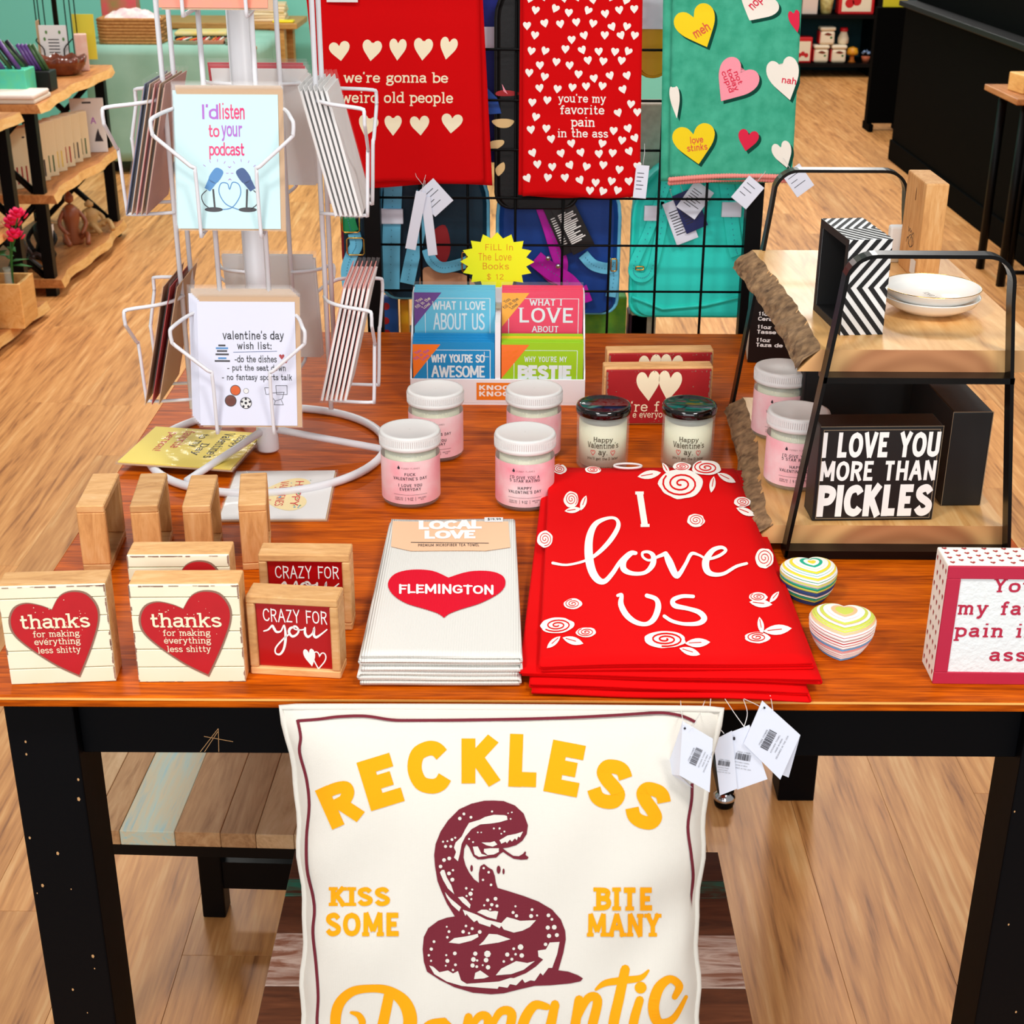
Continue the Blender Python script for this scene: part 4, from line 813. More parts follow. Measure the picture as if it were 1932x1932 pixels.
# yellow starburst price sign
c0 = ony(938, 494, 0.975)
st = thing('price_star', 'yellow starburst price sign behind the love books', 'price sign', (c0.x, c0.y, c0.z - 0.07), 0)
pts = []
for i in range(32):
    a = 2 * pi * i / 32; r = 1.0 if i % 2 == 0 else 0.80; pts.append((r * cos(a) * 0.057, 0.07 + r * sin(a) * 0.046))
MB().prism(pts, 0, 0.001, fn=lambda a, b, d: (a, d, b)).build('star_card', mat('neon_yellow_card', (246, 246, 0), 0.6), st)
MB().box((-0.012, 0.001, 0.0), (0.012, 0.0025, 0.06)).build('stem', M_card, st)
for tx, a, b in (('FiLL In', (-.018, .088), (.024, .098)), ('The Love', (-.029, .072), (.022, .084)), ('Books', (-.022, .058), (.018, .069)), ('$ 12', (-.016, .041), (.010, .052))):
    print_on('lettering', fit(strokes(tx, 1.2, 0, 1.2, rnd=True), a[0], a[1], b[0], b[1]), lambda u, v, d=0: V((u, -d, v)), mat('orange_marker', (232, 120, 20), .6), st)

# ------------------------------------------------------------------ folded towels
def folded(name, label, q, z0, n, t, m, cat='towel', group=None, amp=0.0012, seed=1, edge=0.0):
    """q = base corners front-left, front-right, back-right, back-left (world x, y); folded n times, turns at the sides"""
    fl_, fr_, br_, bl_ = [V((p[0], p[1])) for p in q]; r = random.Random(seed); ph = [r.uniform(0, 6.28) for _ in range(6)]
    path = []
    for i in range(n):
        us = [k / 14 for k in range(15)]; us = us if i % 2 == 0 else us[::-1]
        sh_ = 0.012 * sin(ph[i % 6]) * (1 if i < n - 1 else 0)
        path += [(u, (i + 0.5) * t, sh_) for u in us]
        if i < n - 1:
            s = 1 if i % 2 == 0 else -1; ue = 1.0 if s > 0 else 0.0
            for a in (-45, 0, 45): path.append((ue + s * 0.5 * t * cos(radians(a)) / 0.2, (i + 1) * t + 0.5 * t * sin(radians(a)), sh_))
    top = lambda u, v: amp * (sin(3.1 * u + 2 * v + ph[0]) + 0.6 * sin(7 * u - 3 * v + ph[1]))
    o = V((*(fl_ + fr_) / 2, z0))
    def P(a, v):
        k = min(int(a * (len(path) - 1) + 1e-6), len(path) - 1); u, z, s = path[k]
        w0 = fl_ + (fr_ - fl_) * u; w1 = bl_ + (br_ - bl_) * u; vv = v * (1 + s) - s * 0.5 if False else v
        p = w0 + (w1 - w0) * (vv + (s if v < 0.04 else 0) * -1)
        wob = top(u, v) * (0.3 + z / (n * t)) + edge * (1 - min(1, v * 12)) * sin(9 * u + z * 900)
        return V((p.x, p.y, z0 + z + wob + t * 0.2))
    ob = MB().grid(len(path) - 1, 26, P).build(name, m, None, o, solid=t * 0.72, fix=False)
    tag(ob, label, cat, group)
    zt = z0 + n * t - t * 0.5 + t * 0.2 + t * 0.36
    inv = lambda x, y: None
    def surf(px, py, d=0.0, off=0.0):
        p = onz(px, py, zt); a = (V((p.x, p.y)) - fl_); ex = fr_ - fl_; ey = bl_ - fl_
        det = ex.x * ey.y - ex.y * ey.x; u = (a.x * ey.y - a.y * ey.x) / det; v = (ex.x * a.y - ex.y * a.x) / det
        return V((p.x, p.y, zt + top(min(max(u, 0), 1), min(max(v, 0), 1)) * 1.3 * (n - .5) / n + d)) - o
    return ob, surf, zt
M_waffle = fabric('white_waffle_cloth', (230, 228, 222), weave=120, strength=0.8)
qa = [onz(680, 1286, TOP + .004), onz(978, 1286, TOP + .004), onz(966, 979, TOP + .031), onz(737, 979, TOP + .031)]
folded('tea_towel', 'white tea towel folded flat under the towel with the red heart', [(p.x + .0, p.y) for p in qa], TOP + .0008, 3, 0.0042, M_waffle, group='white tea towels', seed=4, amp=.0006)
tw, sf1, zt = folded('tea_towel', 'white waffle tea towel with a red heart reading Flemington', [(p.x + .001, p.y + (.004 if i < 2 else 0)) for i, p in enumerate(qa)], TOP + .0140, 4, 0.0042, M_waffle, group='white tea towels', seed=8, amp=.0006)
sfd = lambda x, y, d=0: sf1(x, y, d)
print_on('sleeve_label', refine(([(741, 984), (959, 985), (963, 1033), (916, 1040), (775, 1040), (738, 1032)], [(0, 1, 2, 3, 4, 5)]), 20), sfd, mat('peach_label', (244, 196, 158), .7), tw, .0009)
flip = lambda sh: ([(x, -y) for x, y in sh[0]], sh[1])
def pxt(sh, a, b): return [(x, a[1] + b[1] - y) for x, y in fit(sh, a[0], a[1], b[0], b[1])[0]], sh[1]     # text into a pixel box, upright
print_on('lettering', pxt(strokes('LOCAL', 3.6), (790, 982), (909, 1000)), sfd, M_wprint, tw, .0013); print_on('lettering', pxt(strokes('LOVE', 3.6), (801, 1001), (897, 1018)), sfd, M_wprint, tw, .0013)
print_on('lettering', pxt(strokes('PREMIUM MICROFIBER TEA TOWEL', 1.8, 0, 2), (789, 1027), (904, 1032)), sfd, M_ink, tw, .0013); print_on('rule_print', ribbon([(775, 1024), (922, 1026)], 1), sfd, M_ink, tw, .0013)
print_on('price_sticker', refine(rect(914, 978, 949, 986.5), 12), sfd, M_paper, tw, .0014); print_on('lettering', pxt(strokes('$19.99', 1.6, 0, 1), (920, 979.5), (945, 984.5)), sfd, M_ink, tw, .0018)
FH = [(846, 1091), (815, 1078), (775, 1076), (745, 1084), (732, 1102), (740, 1122), (766, 1140), (805, 1152), (826, 1159), (838, 1167), (848, 1159), (870, 1150), (906, 1138), (940, 1120), (953, 1104), (949, 1087), (925, 1078), (885, 1079)]
HS = smooth_path(FH[:10], 4)[:-1] + smooth_path(FH[9:] + FH[:1], 4)[:-1]
print_on('heart_print', refine(fill([HS]), 14), sfd, fabric('red_waffle_print', (224, 14, 44), weave=120, strength=.8), tw, .0010)
print_on('lettering', pxt(strokes('FLEMINGTON', 2.6, 0, .8, rnd=True), (753, 1104), (931, 1123)), sfd, M_wprint, tw, .0014)

M_rcl = fabric('red_cloth', (226, 0, 4), weave=700, strength=0.25)
def QZ(pts, z): return [(lambda p: (p.x, p.y))(onz(x, y, z)) for x, y in pts]
redq = [(((1003, 1300), (1524, 1312), (1392, 905), (1035, 905)), 0.0008, 'red rose kitchen towel at the bottom of the folded stack', 3),
        (((984, 1275), (1548, 1290), (1400, 895), (1030, 900)), 0.0098, 'red rose kitchen towel in the middle of the folded stack', 5)]
for q, dz, lab, sd in redq: folded('kitchen_towel', lab, QZ(q, TOP + dz + .004), TOP + dz, 3, 0.0029, M_rcl, group='red rose kitchen towels', seed=sd, amp=.0010, edge=.001)
rt, sf2, zt2 = folded('kitchen_towel', 'red kitchen towel reading I love us on top of the stack', QZ(((1022, 1256), (1533, 1252), (1386, 882), (1040, 884)), TOP + .0275), TOP + .0187, 3, 0.0030, M_rcl, group='red rose kitchen towels', seed=2, amp=.0014)
rz_ = lambda x, y, d=0: sf2(960 + x / 3.019, 850 + y / 3.019, d)          # drawn in the coordinates of the enlarged crop
M_tw = mat('towel_white_print', (250, 246, 238), .85)
def rprint(sh, d=.0009, m_=None, nm='lettering'): print_on(nm, refine(sh, 40), rz_, m_ or M_tw, rt, d)
rprint(join(ribbon([(745, 245), (775, 445)], 36), rect(720, 240, 768, 258), rect(750, 430, 801, 447)))
LOVE = [[(250, 645, 16), (330, 657, 13), (430, 637, 15), (500, 600, 22), (575, 525, 28), (622, 445, 26), (612, 400, 18), (565, 393, 18), (495, 425, 30), (460, 500, 42), (455, 600, 48), (472, 690, 46), (505, 745, 40), (545, 757, 30), (590, 712, 26), (636, 645, 24), (690, 600, 28), (722, 598, 22)],
        [(700, 600, 20), (655, 640, 34), (655, 690, 34), (705, 715, 24), (775, 710, 22), (818, 665, 32), (822, 615, 28), (795, 592, 18), (762, 596, 16), (765, 622, 14), (800, 640, 14), (850, 618, 18), (893, 600, 26)],
        [(893, 600, 26), (915, 650, 42), (950, 722, 36), (975, 710, 26), (1008, 655, 20), (1040, 598, 20), (1085, 605, 14), (1130, 625, 15), (1195, 605, 18), (1235, 572, 18), (1210, 555, 20), (1160, 575, 28), (1122, 635, 40), (1128, 690, 38), (1165, 712, 26), (1225, 705, 20), (1295, 662, 18), (1355, 643, 16)]]
for q in LOVE: rprint(script(q))
for q in ([(620, 840, 18), (642, 838, 20), (638, 890, 32), (668, 950, 34), (720, 992, 28), (780, 1004, 24), (825, 975, 32), (850, 910, 34), (838, 862, 26), (785, 842, 24)],
          [(1050, 842, 20), (985, 843, 22), (935, 866, 26), (945, 897, 30), (1020, 912, 24), (1085, 932, 30), (1112, 966, 34), (1080, 994, 26), (1000, 1000, 20), (930, 985, 20), (885, 958, 20)]): rprint(script(q))
def rose(x, y, rx, ry):
    n = 18; rr = random.Random(int(x)); pts = [(x + rx * (1 + .06 * rr.uniform(-1, 1)) * cos(2 * pi * i / n), y + ry * (1 + .06 * rr.uniform(-1, 1)) * sin(2 * pi * i / n)) for i in range(n)]
    rprint(fill([smooth_path(pts, 2, True)]), .0009, None, 'rose_print')
    sp_ = [(x + rx * .85 * (k / 46) * cos(k * .36 + x), y + ry * .85 * (k / 46) * sin(k * .36 + x)) for k in range(4, 47)]
    print_on('rose_line_print', ribbon(sp_, max(3.5, rx * .075)), rz_, M_rcl, rt, .0013)
def leaf(x, y, l, a, w_=.36):
    a = radians(a); n = 7; top_ = [(-l + 2 * l * k / n, l * w_ * sin(pi * k / n) ** .8) for k in range(n + 1)]; bot = [(u, -v) for u, v in top_[::-1][1:-1]]
    pts = [(x + u * cos(a) - v * sin(a), y + u * sin(a) + v * cos(a)) for u, v in top_ + bot]; rprint(fill([pts]), .0009, None, 'leaf_print')
    print_on('leaf_line_print', ribbon([(x - .7 * l * cos(a), y - .7 * l * sin(a)), (x + .3 * l * cos(a), y + .3 * l * sin(a))], 4), rz_, M_rcl, rt, .0013)
for a in ((980, 195, 125, 88), (1125, 100, 84, 42), (985, 95, 52, 24), (355, 285, 42, 46), (1065, 405, 50, 38), (205, 510, 44, 46), (1330, 290, 48, 28), (1455, 610, 52, 58), (365, 880, 52, 30), (275, 1000, 95, 44), (440, 1045, 58, 28), (890, 1090, 118, 48), (1415, 1070, 72, 32), (1420, 835, 52, 26), (290, 115, 40, 28), (480, 115, 46, 20)): rose(*a)
for a in ((800, 142, 68, -10), (895, 108, 40, 60), (1160, 195, 48, 100), (1240, 155, 58, 25), (425, 305, 46, 110), (365, 345, 48, -8), (1350, 345, 58, 20), (255, 1095, 50, 140), (365, 1090, 62, 18), (1075, 1105, 72, -4), (1030, 1155, 62, 16), (1435, 1000, 50, 80), (1530, 1025, 82, -6), (1512, 835, 42, 130), (1435, 872, 66, 6)): leaf(*a)
# clear hang loop of the towel
lo = onz(1185, 885, TOP + .03); MB().tube([(0.018 * cos(a), 0.008 * sin(a), 0.001) for a in [2 * pi * i / 20 for i in range(20)]], 0.0016, 6, closed=True).build('hang_loop', mat('clear_loop', (226, 222, 220), .3), rt).location = lo - rt.location + V((0, 0.006, 0.001))

# ------------------------------------------------------------------ folded price tags hanging over the table edge
M_tag = mat('tag_paper', (232, 236, 250), 0.7); M_tagin = mat('tag_inside', (150, 190, 240), 0.7)
def hang_tag(label, outer, inner, string, bars, Y=-0.045):
    """outer / inner leaf given as photograph corners on a plane just in front of the table edge"""
    p = [ony(x, y, Y) for x, y in outer]; o = V(p[0]); t = thing('price_tag', label, 'price tag', o, 0, 'folded price tags on strings')
    def leafm(nm, pts, Ys, m_):
        q = [ony(x, y, Y + dy) - o for (x, y), dy in zip(pts, Ys)]; n = len(q)
        MB().add(q + [v + V((0, 0.0005, 0)) for v in q], [tuple(range(n)), tuple(range(2 * n - 1, n - 1, -1))] + [(i, (i + 1) % n, n + (i + 1) % n, n + i) for i in range(n)]).build(nm, m_, t)
    leafm('tag_front', outer, [0] * len(outer), M_tag); leafm('tag_back', inner[0], inner[1], M_tag)
    fnp = lambda x, y, d=0: ony(x, y, Y) - o - V((0, d, 0))
    (cx, cy, ang, s) = bars; r = random.Random(int(cx)); bs = []; x = -26
    while x < 26:
        w_ = r.choice((1, 1.4, 2.2)); bs.append(rect(x, -11, x + w_, 11)); x += w_ + r.choice((1, 1.2, 2))
    txt = [fit(strokes('ITEM 111909', 1.3), -22, 13, 22, 18)] + [fit(strokes(s_, 1.2), -w_, y, w_, y + 4) for s_, w_, y in (('KITCHEN TOWEL', 26, -22), ('MADE IN INDIA', 20, -32), ('DESIGNED IN THE USA', 34, -42))]
    sh_ = [(x, y) for x, y in join(*bs, *txt)[0]]; ff = join(*bs, *txt)[1]; c, n_ = cos(radians(ang)), sin(radians(ang))
    print_on('barcode_print', ([(cx + s * (x * c + y * n_), cy + s * (x * n_ - y * c)) for x, y in sh_], ff), fnp, M_ink, t, .0004)
    print_on('eyelet', disc(outer[0][0] + 4, outer[0][1] + 13, 2.4, 8), fnp, M_ink, t, .0004)
    for s_ in string: MB().tube([ony(x, y, (Y * min(1, (y - 1318) / max(1, s_[-1][1] - 1318)) - .002) if y > 1318 else (1318 - y) / 1900 * 1.2 - .002) - o for x, y in smooth_path(s_, 5)], 0.0004, 5).build('string', M_paper, t)
hang_tag('folded white price tag hanging in front of the pillow corner', ((1288, 1361), (1345, 1394), (1339, 1495), (1282, 1463)), (((1288, 1361), (1282, 1463), (1310, 1490), (1255, 1460)), (0, 0, .02, .028)), [[(1284, 1322), (1286, 1345), (1290, 1368)], [(1330, 1322), (1318, 1352), (1305, 1374)]], (1313, 1427, -66, .62), -0.105)
hang_tag('narrow open price tag hanging between two other tags', ((1381, 1379), (1391, 1488), (1358, 1501), (1346, 1397)), (((1381, 1379), (1346, 1397), (1350, 1410), (1391, 1486)), (.001, .003, .006, .003)), [[(1342, 1310), (1340, 1340), (1350, 1364), (1366, 1384)]], (1366, 1440, 8, .42))
hang_tag('open price tag leaf with a dark barcode, second from the big tag', ((1381, 1381), (1414, 1368), (1448, 1470), (1391, 1490)), (((1381, 1381), (1414, 1368), (1440, 1462), (1395, 1486)), (.002, .003, .008, .004)), [[(1366, 1316), (1386, 1346), (1404, 1371)], [(1402, 1318), (1410, 1345), (1404, 1371)]], (1402, 1428, 10, .55), -0.043)
hang_tag('largest folded price tag hanging from the red towels by the table leg', ((1438, 1322), (1510, 1387), (1472, 1471), (1403, 1403)), (((1438, 1322), (1510, 1387), (1488, 1467), (1476, 1462)), (.002, .002, .012, .012)), [[(1402, 1318), (1420, 1326), (1440, 1336)], [(1453, 1312), (1456, 1326), (1458, 1340)]], (1450, 1396, -62, .72))

# ------------------------------------------------------------------ heart-shaped paper boxes
def heart_box(label, px, s, rz, cols_lid, cols_base):
    p = onz(*px); t = thing('heart_box', label, 'box', (p.x, p.y + s * .42, TOP), rz, 'coiled paper heart boxes')
    hp = heart(0, 0, 1.0, 0.92)[0]; n = len(hp); hp = [(x * .56 + .44 * .47 * x / max(1e-6, sqrt(x * x + y * y)), y * .56 + .44 * .47 * y / max(1e-6, sqrt(x * x + y * y))) for x, y in hp]
    def part(nm, prof, mats):
        mb = MB(); k = len(prof)
        for i in range(k - 1):
            (r0, z0), (r1, z1) = prof[i], prof[i + 1]
            vs = [(x * r0 * s, y * r0 * s, z0 * s) for x, y in hp] + [(x * r1 * s, y * r1 * s, z1 * s) for x, y in hp]
            mb.add(vs, [(j, (j + 1) % n, n + (j + 1) % n, n + j) for j in range(n)], i % len(mats), True)
        mb.add([(x * prof[0][0] * s, y * prof[0][0] * s, prof[0][1] * s) for x, y in hp], [tuple(range(n))], 0); mb.add([(x * prof[-1][0] * s, y * prof[-1][0] * s, prof[-1][1] * s) for x, y in hp], [tuple(range(n))], len(mats) - 1)
        mb.build(nm, mats, t)
    def rope(z0, z1, r0, r1, k, dome):
        out = []
        for i in range(k):
            f0, f1 = i / k, (i + 1) / k
            if dome: g = lambda f: (r0 * cos(f * pi / 2) + .015, z0 + (z1 - z0) * sin(f * pi / 2) ** .9)
            else: g = lambda f: (r0 + (r1 - r0) * sin(f * pi / 2), z0 + (z1 - z0) * f)
            a, b = g(f0), g(f1); out += [a, (max(a[0], b[0]) * 1.012, (a[1] + b[1]) / 2)]
        out.append(g(1.0)); return out
    part('base', rope(0, .40, .62, 1.0, 9, False), cols_base); part('lid', rope(.415, .68, 1.0, 0, 12, True), cols_lid)
def cp(n, c): return mat('paper_' + n, c, .6)
wh, yl, tq, gn, nv, lm, pk, og, sk = cp('white', (248, 246, 240)), cp('yellow', (248, 220, 60)), cp('turquoise', (60, 190, 200)), cp('green', (20, 176, 140)), cp('navy', (20, 60, 130)), cp('lime', (206, 214, 90)), cp('pink', (236, 160, 160)), cp('orange', (240, 190, 140)), cp('sky', (90, 160, 210))
heart_box('green and yellow coiled paper heart box behind its twin', (1534, 1150), 0.066, radians(4), [wh, lm, wh, wh, gn, wh, wh, yl, yl, wh, tq, wh, tq, yl, yl], [lm, nv, sk, nv, lm, lm, gn, gn, gn, wh])
heart_box('white and pink coiled paper heart box nearest the table edge', (1596, 1256), 0.071, radians(-10), [wh, wh, pk, wh, wh, og, wh, lm, wh, lm, lm, wh, pk, lm], [wh, sk, wh, wh, pk, wh, cp('red', (222, 60, 70)), wh, wh, pk])

# ------------------------------------------------------------------ big square sign at the table edge
h = 0.131
t, W, uv = sign_root('box_sign', 'white box sign with a crimson border at the table end', 'sign', (1790, 1068), (1990, 1070), h)
W = 0.166; M_dist = mat('distressed_white', (244, 241, 228), .8, bump=(60, .3)); M_crim = mat('crimson_paint', (186, 26, 62), .7, bump=(50, .2)); D = 0.044
MB().box((0, 0.002, 0), (W, D, h)).build('block', M_dist, t, bevel=0.0015)
b = 0.0135
for lo, hi in (((0, -.001, 0), (W, .0019, b)), ((0, -.001, h - b), (W, .0019, h)), ((0, -.001, b), (b, .0019, h - b)), ((W - b, -.001, b), (W, .0019, h - b))): MB().box(lo, hi).build('border_board', M_crim, t, bevel=.0006, seg=1)
MB().box((b, 0.0005, b), (W - b, .0019, h - b)).build('panel', mat('pale_canvas', (236, 240, 240), .85, bump=(220, .5)), t)
pf = lambda u, v, d=0: V((u, .0005 - d, v))
for tx, cx, y, w_, de in (("You're", .083, .103, .074, 0), ('my favorite', .0805, .078, .132, 1), ('pain in the', .0795, .053, .130, 1), ('ass', .071, .026, .036, 2)):
    print_on('lettering', fit(strokes(tx, 2.3, 2.3, 2.4), cx - w_ / 2, y - (.0044 if de == 1 else 0), cx + w_ / 2, y + (.011 if de == 2 else .0155)), pf, M_crim, t)
for j in range(9):
    for i in range(4):
        y, z = .006 + i * .0105 + (j % 2) * .005, .010 + j * .0140
        if y < D - .003: print_on('heart_print', heart(0, 0, .0034, .0062), lambda u, v, d=0, y=y, z=z: V((-d, y + u, z + v)), M_dred, t)
for i in range(17):
    for j in range(4):
        x, y = .006 + i * .0098, .008 + j * .0105 + (i % 2) * .005
        if x < W - .004 and y < D - .003: print_on('heart_print', heart(0, 0, .0052, .0046), lambda u, v, d=0, x=x, y=y: V((x + u, y + v, h + d)), M_dred, t)
# ------------------------------------------------------------------ two-tier stand of live-edge boards in black steel frames
M_steel = mat('black_steel', (12, 11, 11), 0.3, 0.5)
M_live = wood('live_edge_wood', [(176, 118, 62), (214, 158, 92), (228, 180, 116), (236, 196, 138)], scale=(26, 3, 26), rough=0.45, dist=1.6, coat=.1)
M_bark = mat('bark', (64, 40, 22), 0.95, bump=(110, 1.0), var=(75, (176, 140, 100), 0.9))
def endgrain(name, cx, cz, cols):
    m, nt, N, L, b = _new(name); tc = N.new('ShaderNodeTexCoord'); mp = N.new('ShaderNodeMapping'); mp.inputs['Location'].default_value = (-cx, 0, -cz * 1.5); mp.inputs['Scale'].default_value = (1, 0, 1.5); L.new(tc.outputs['Object'], mp.inputs[0])
    wv = N.new('ShaderNodeTexWave'); wv.wave_type = 'RINGS'; wv.rings_direction = 'SPHERICAL'; wv.inputs['Scale'].default_value = 9; wv.inputs['Distortion'].default_value = 3; wv.inputs['Detail'].default_value = 2; wv.inputs['Detail Scale'].default_value = 1.2; L.new(mp.outputs[0], wv.inputs['Vector'])
    ln = N.new('ShaderNodeVectorMath'); ln.operation = 'LENGTH'; L.new(mp.outputs[0], ln.inputs[0]); r2 = N.new('ShaderNodeValToRGB'); r2.color_ramp.elements[0].position = .085; r2.color_ramp.elements[0].color = lin(cols[1]); r2.color_ramp.elements[1].position = .10; r2.color_ramp.elements[1].color = lin(cols[2]); L.new(ln.outputs['Value'], r2.inputs[0])
    mx = N.new('ShaderNodeMix'); mx.data_type = 'RGBA'; mx.inputs[7].default_value = lin(cols[0]); L.new(r2.outputs[0], mx.inputs[6]); sc = N.new('ShaderNodeMath'); sc.operation = 'MULTIPLY'; sc.inputs[1].default_value = .35; L.new(wv.outputs['Fac'], sc.inputs[0]); L.new(sc.outputs[0], mx.inputs[0]); L.new(mx.outputs[2], b.inputs['Base Color']); b.inputs['Roughness'].default_value = .5
    return m
sd = thing('display_stand', 'two-tier display stand with live edge boards and black steel frames', 'display stand', (0.455, 0.57, TOP))
so = V((0.455, 0.57, TOP))
def fbar(path, Y, d=0.020, th=0.0042):
    """flat bar following a closed or open path in x-z, d deep in y"""
    vs = []; fs = []; n = len(path)
    for i, (x, z) in enumerate(path):
        a = path[max(i - 1, 0)]; b = path[min(i + 1, n - 1)]; t = V((b[0] - a[0], b[1] - a[1])).normalized(); nn = V((-t.y, t.x)) * th / 2
        vs += [(x + nn.x, Y, z + nn.y), (x - nn.x, Y, z - nn.y), (x - nn.x, Y + d, z - nn.y), (x + nn.x, Y + d, z + nn.y)]
    for i in range(n - 1): fs += [(4 * i + k, 4 * i + (k + 1) % 4, 4 * i + 4 + (k + 1) % 4, 4 * i + 4 + k) for k in range(4)]
    fs += [(3, 2, 1, 0), (4 * n - 4, 4 * n - 3, 4 * n - 2, 4 * n - 1)]
    return MB().add(vs, fs)
def arch():
    p = [(0.323, TOP + 0.003), (0.3605, 1.225)]
    c1 = (0.3605 + .033, 1.2465)
    for k in range(1, 9): a = radians(172 - k * 82 / 8); p.append((0.394 + .032 * cos(a), 1.2465 + .032 * sin(a)))
    for k in range(0, 9): a = radians(90 - k * 82 / 8); p.append((0.514 + .032 * cos(a), 1.2465 + .032 * sin(a)))
    return p + [(0.548, 1.225), (0.587, TOP + 0.003)]
for Y in (0.317, 0.795):
    fbar(arch(), Y).build('frame_hoop', M_steel, sd, so)
    fbar([(0.3225, TOP + 0.006), (0.5875, TOP + 0.006)], Y, d=0.03, th=0.010).build('foot_bar', M_steel, sd, so)
    fbar([(0.348, 1.1375), (0.562, 1.1375)], Y, d=0.03, th=0.007).build('shelf_bar', M_steel, sd, so)
def live_board(x0, x1, y0, y1, z0, z1, seed, left, cx, cz):
    r = random.Random(seed); n = 26; L_ = []
    for k in range(n + 1):
        f = k / n; L_.append((left(f) + r.uniform(-.0018, .0018), y0 + (y1 - y0) * f))
    mb = MB()
    for i in range(n):
        (xa, ya), (xb, yb) = L_[i], L_[i + 1]
        mb.add([(xa + .006, ya, z1), (x1, ya, z1), (x1, yb, z1), (xb + .006, yb, z1), (xa - .018, ya, z0), (x1, ya, z0), (x1, yb, z0), (xb - .018, yb, z0)],
               [(0, 1, 2, 3), (7, 6, 5, 4), (1, 5, 6, 2), (0, 3, 7, 4)] + ([(0, 4, 5, 1)] if i == 0 else []) + ([(3, 2, 6, 7)] if i == n - 1 else []))
    for k in range(len(mb.f)):
        if len(mb.f[k]) == 4 and all(abs(mb.v[i].y - y0) < 1e-6 for i in mb.f[k]): mb.m[k] = 1
    o = V(((x0 + x1) / 2, y0, z0))
    bo = mb.build('board', [M_live, endgrain('end_grain_%d' % seed, cx - so.x, cz - so.z, [(130, 72, 36), (188, 128, 84), (222, 172, 112)])], sd, so)
    bk = MB(); m_ = 9; n2 = 90
    def BF(a, b):
        i = min(int(a * n), n - 1); q = a * n - i; x = L_[i][0] * (1 - q) + L_[i + 1][0] * q; y = L_[i][1] * (1 - q) + L_[i + 1][1] * q; bulge = sin(pi * b) * .009 + (r.uniform(-.0035, .0035) + .003 * sin(40 * a + 5 * b) * sin(23 * a)) * (0 < b < 1)
        return V((x + .006 - .026 * (1 - b) - bulge * .6, y, z0 + (z1 - z0) * b))
    bk.grid(n2, m_, BF, smooth=True); bk.build('bark_edge', M_bark, sd, so, fix=False)
    return bo
live_board(0.30, 0.602, 0.338, 0.80, 1.1412, 1.1670, 1, lambda f: 0.341 + .004 * sin(f * 5) - .004 * (f > .8) * (f - .8) * 5, 0.46, 1.12)
live_board(0.30, 0.586, 0.338, 0.79, 0.9262, 0.9500, 2, lambda f: 0.312 + .010 * sin(f * 4 + 4.5) + .012 * f, 0.47, 0.90)
ZU, ZL = 1.1670, 0.9500

# items on the upper board
M_bw = mat('black_board', (9, 9, 10), .55)
A = onz(1585, 633, ZU); B = onz(1665, 631, ZU); W = (B - A).length; h = 0.112; D = 0.108
t = thing('chevron_block', 'open-backed block sign with black and white chevron sides', 'sign', (A.x, A.y, ZU), atan2((B - A).y, (B - A).x))
M_chw = mat('chevron_white', (238, 240, 240), .7)
w_ = .009
for nm, lo, hi in (('side_board', (0, 0, 0), (W, w_, h)), ('side_board', (0, D - w_, 0), (W, D, h)), ('top_board', (0, w_, h - w_), (W, D - w_, h)), ('bottom_board', (0, w_, 0), (W, D - w_, w_)), ('face_board', (W - .006, w_, w_), (W, D - w_, h - w_))):
    MB().box(lo, hi).build(nm, M_chw if nm in ('side_board', 'top_board') else M_bw, t, bevel=.0004, seg=1)
for lo, hi in (((-.0006, 0, 0), (0, w_, h)), ((-.0006, D - w_, 0), (0, D, h)), ((-.0006, w_, h - w_), (0, D - w_, h)), ((-.0006, w_, 0), (0, D - w_, w_))): MB().box(lo, hi).build('black_edge', M_bw, t)
for lo, hi in (((0.0002, w_, w_), (W - .007, w_ + .0006, h - w_)), ((0.0002, w_ + .0006, h - w_ - .0006), (W - .007, D - w_, h - w_)), ((0.0002, D - w_ - .0006, w_), (W - .007, D - w_, h - w_ - .0006))): MB().box(lo, hi).build('black_lining', M_bw, t)
def clip_poly(poly, x0, y0, x1, y1):
    for ax, lim, sg in ((0, x0, 1), (0, x1, -1), (1, y0, 1), (1, y1, -1)):
        out = []
        for i in range(len(poly)):
            p, q = poly[i - 1], poly[i]; a, b = (p[ax] - lim) * sg, (q[ax] - lim) * sg
            if (a < 0) != (b < 0): k = a / (a - b); out.append((p[0] + (q[0] - p[0]) * k, p[1] + (q[1] - p[1]) * k))
            if b >= 0: out.append(q)
        poly = out
        if not poly: return []
    return poly
def chevrons(W_, H_, p, slope=1.0):
    """zigzag stripes pointing to -x, apexes on the horizontal middle line"""
    out = []; m = H_ / 2; k = -int(H_ / p) - 2
    while k * p < W_:
        for s in (1, -1):
            c = k * p; q = clip_poly([(c, m), (c + p * .5, m), (c + p * .5 + m * slope, m + s * m), (c + m * slope, m + s * m)], 0, 0, W_, H_)
            if len(q) > 2: out.append((q, [tuple(range(len(q)))]))
        k += 1
    return join(*out)
M_chb = mat('worn_black_print', (12, 14, 18), .7)
print_on('chevron_print', chevrons(W, h, .0135, .8), front, M_chb, t)
print_on('chevron_print', chevrons(W, D, .0105, .62), lambda u, v, d=0: V((u, v, h + d)), M_chb, t)
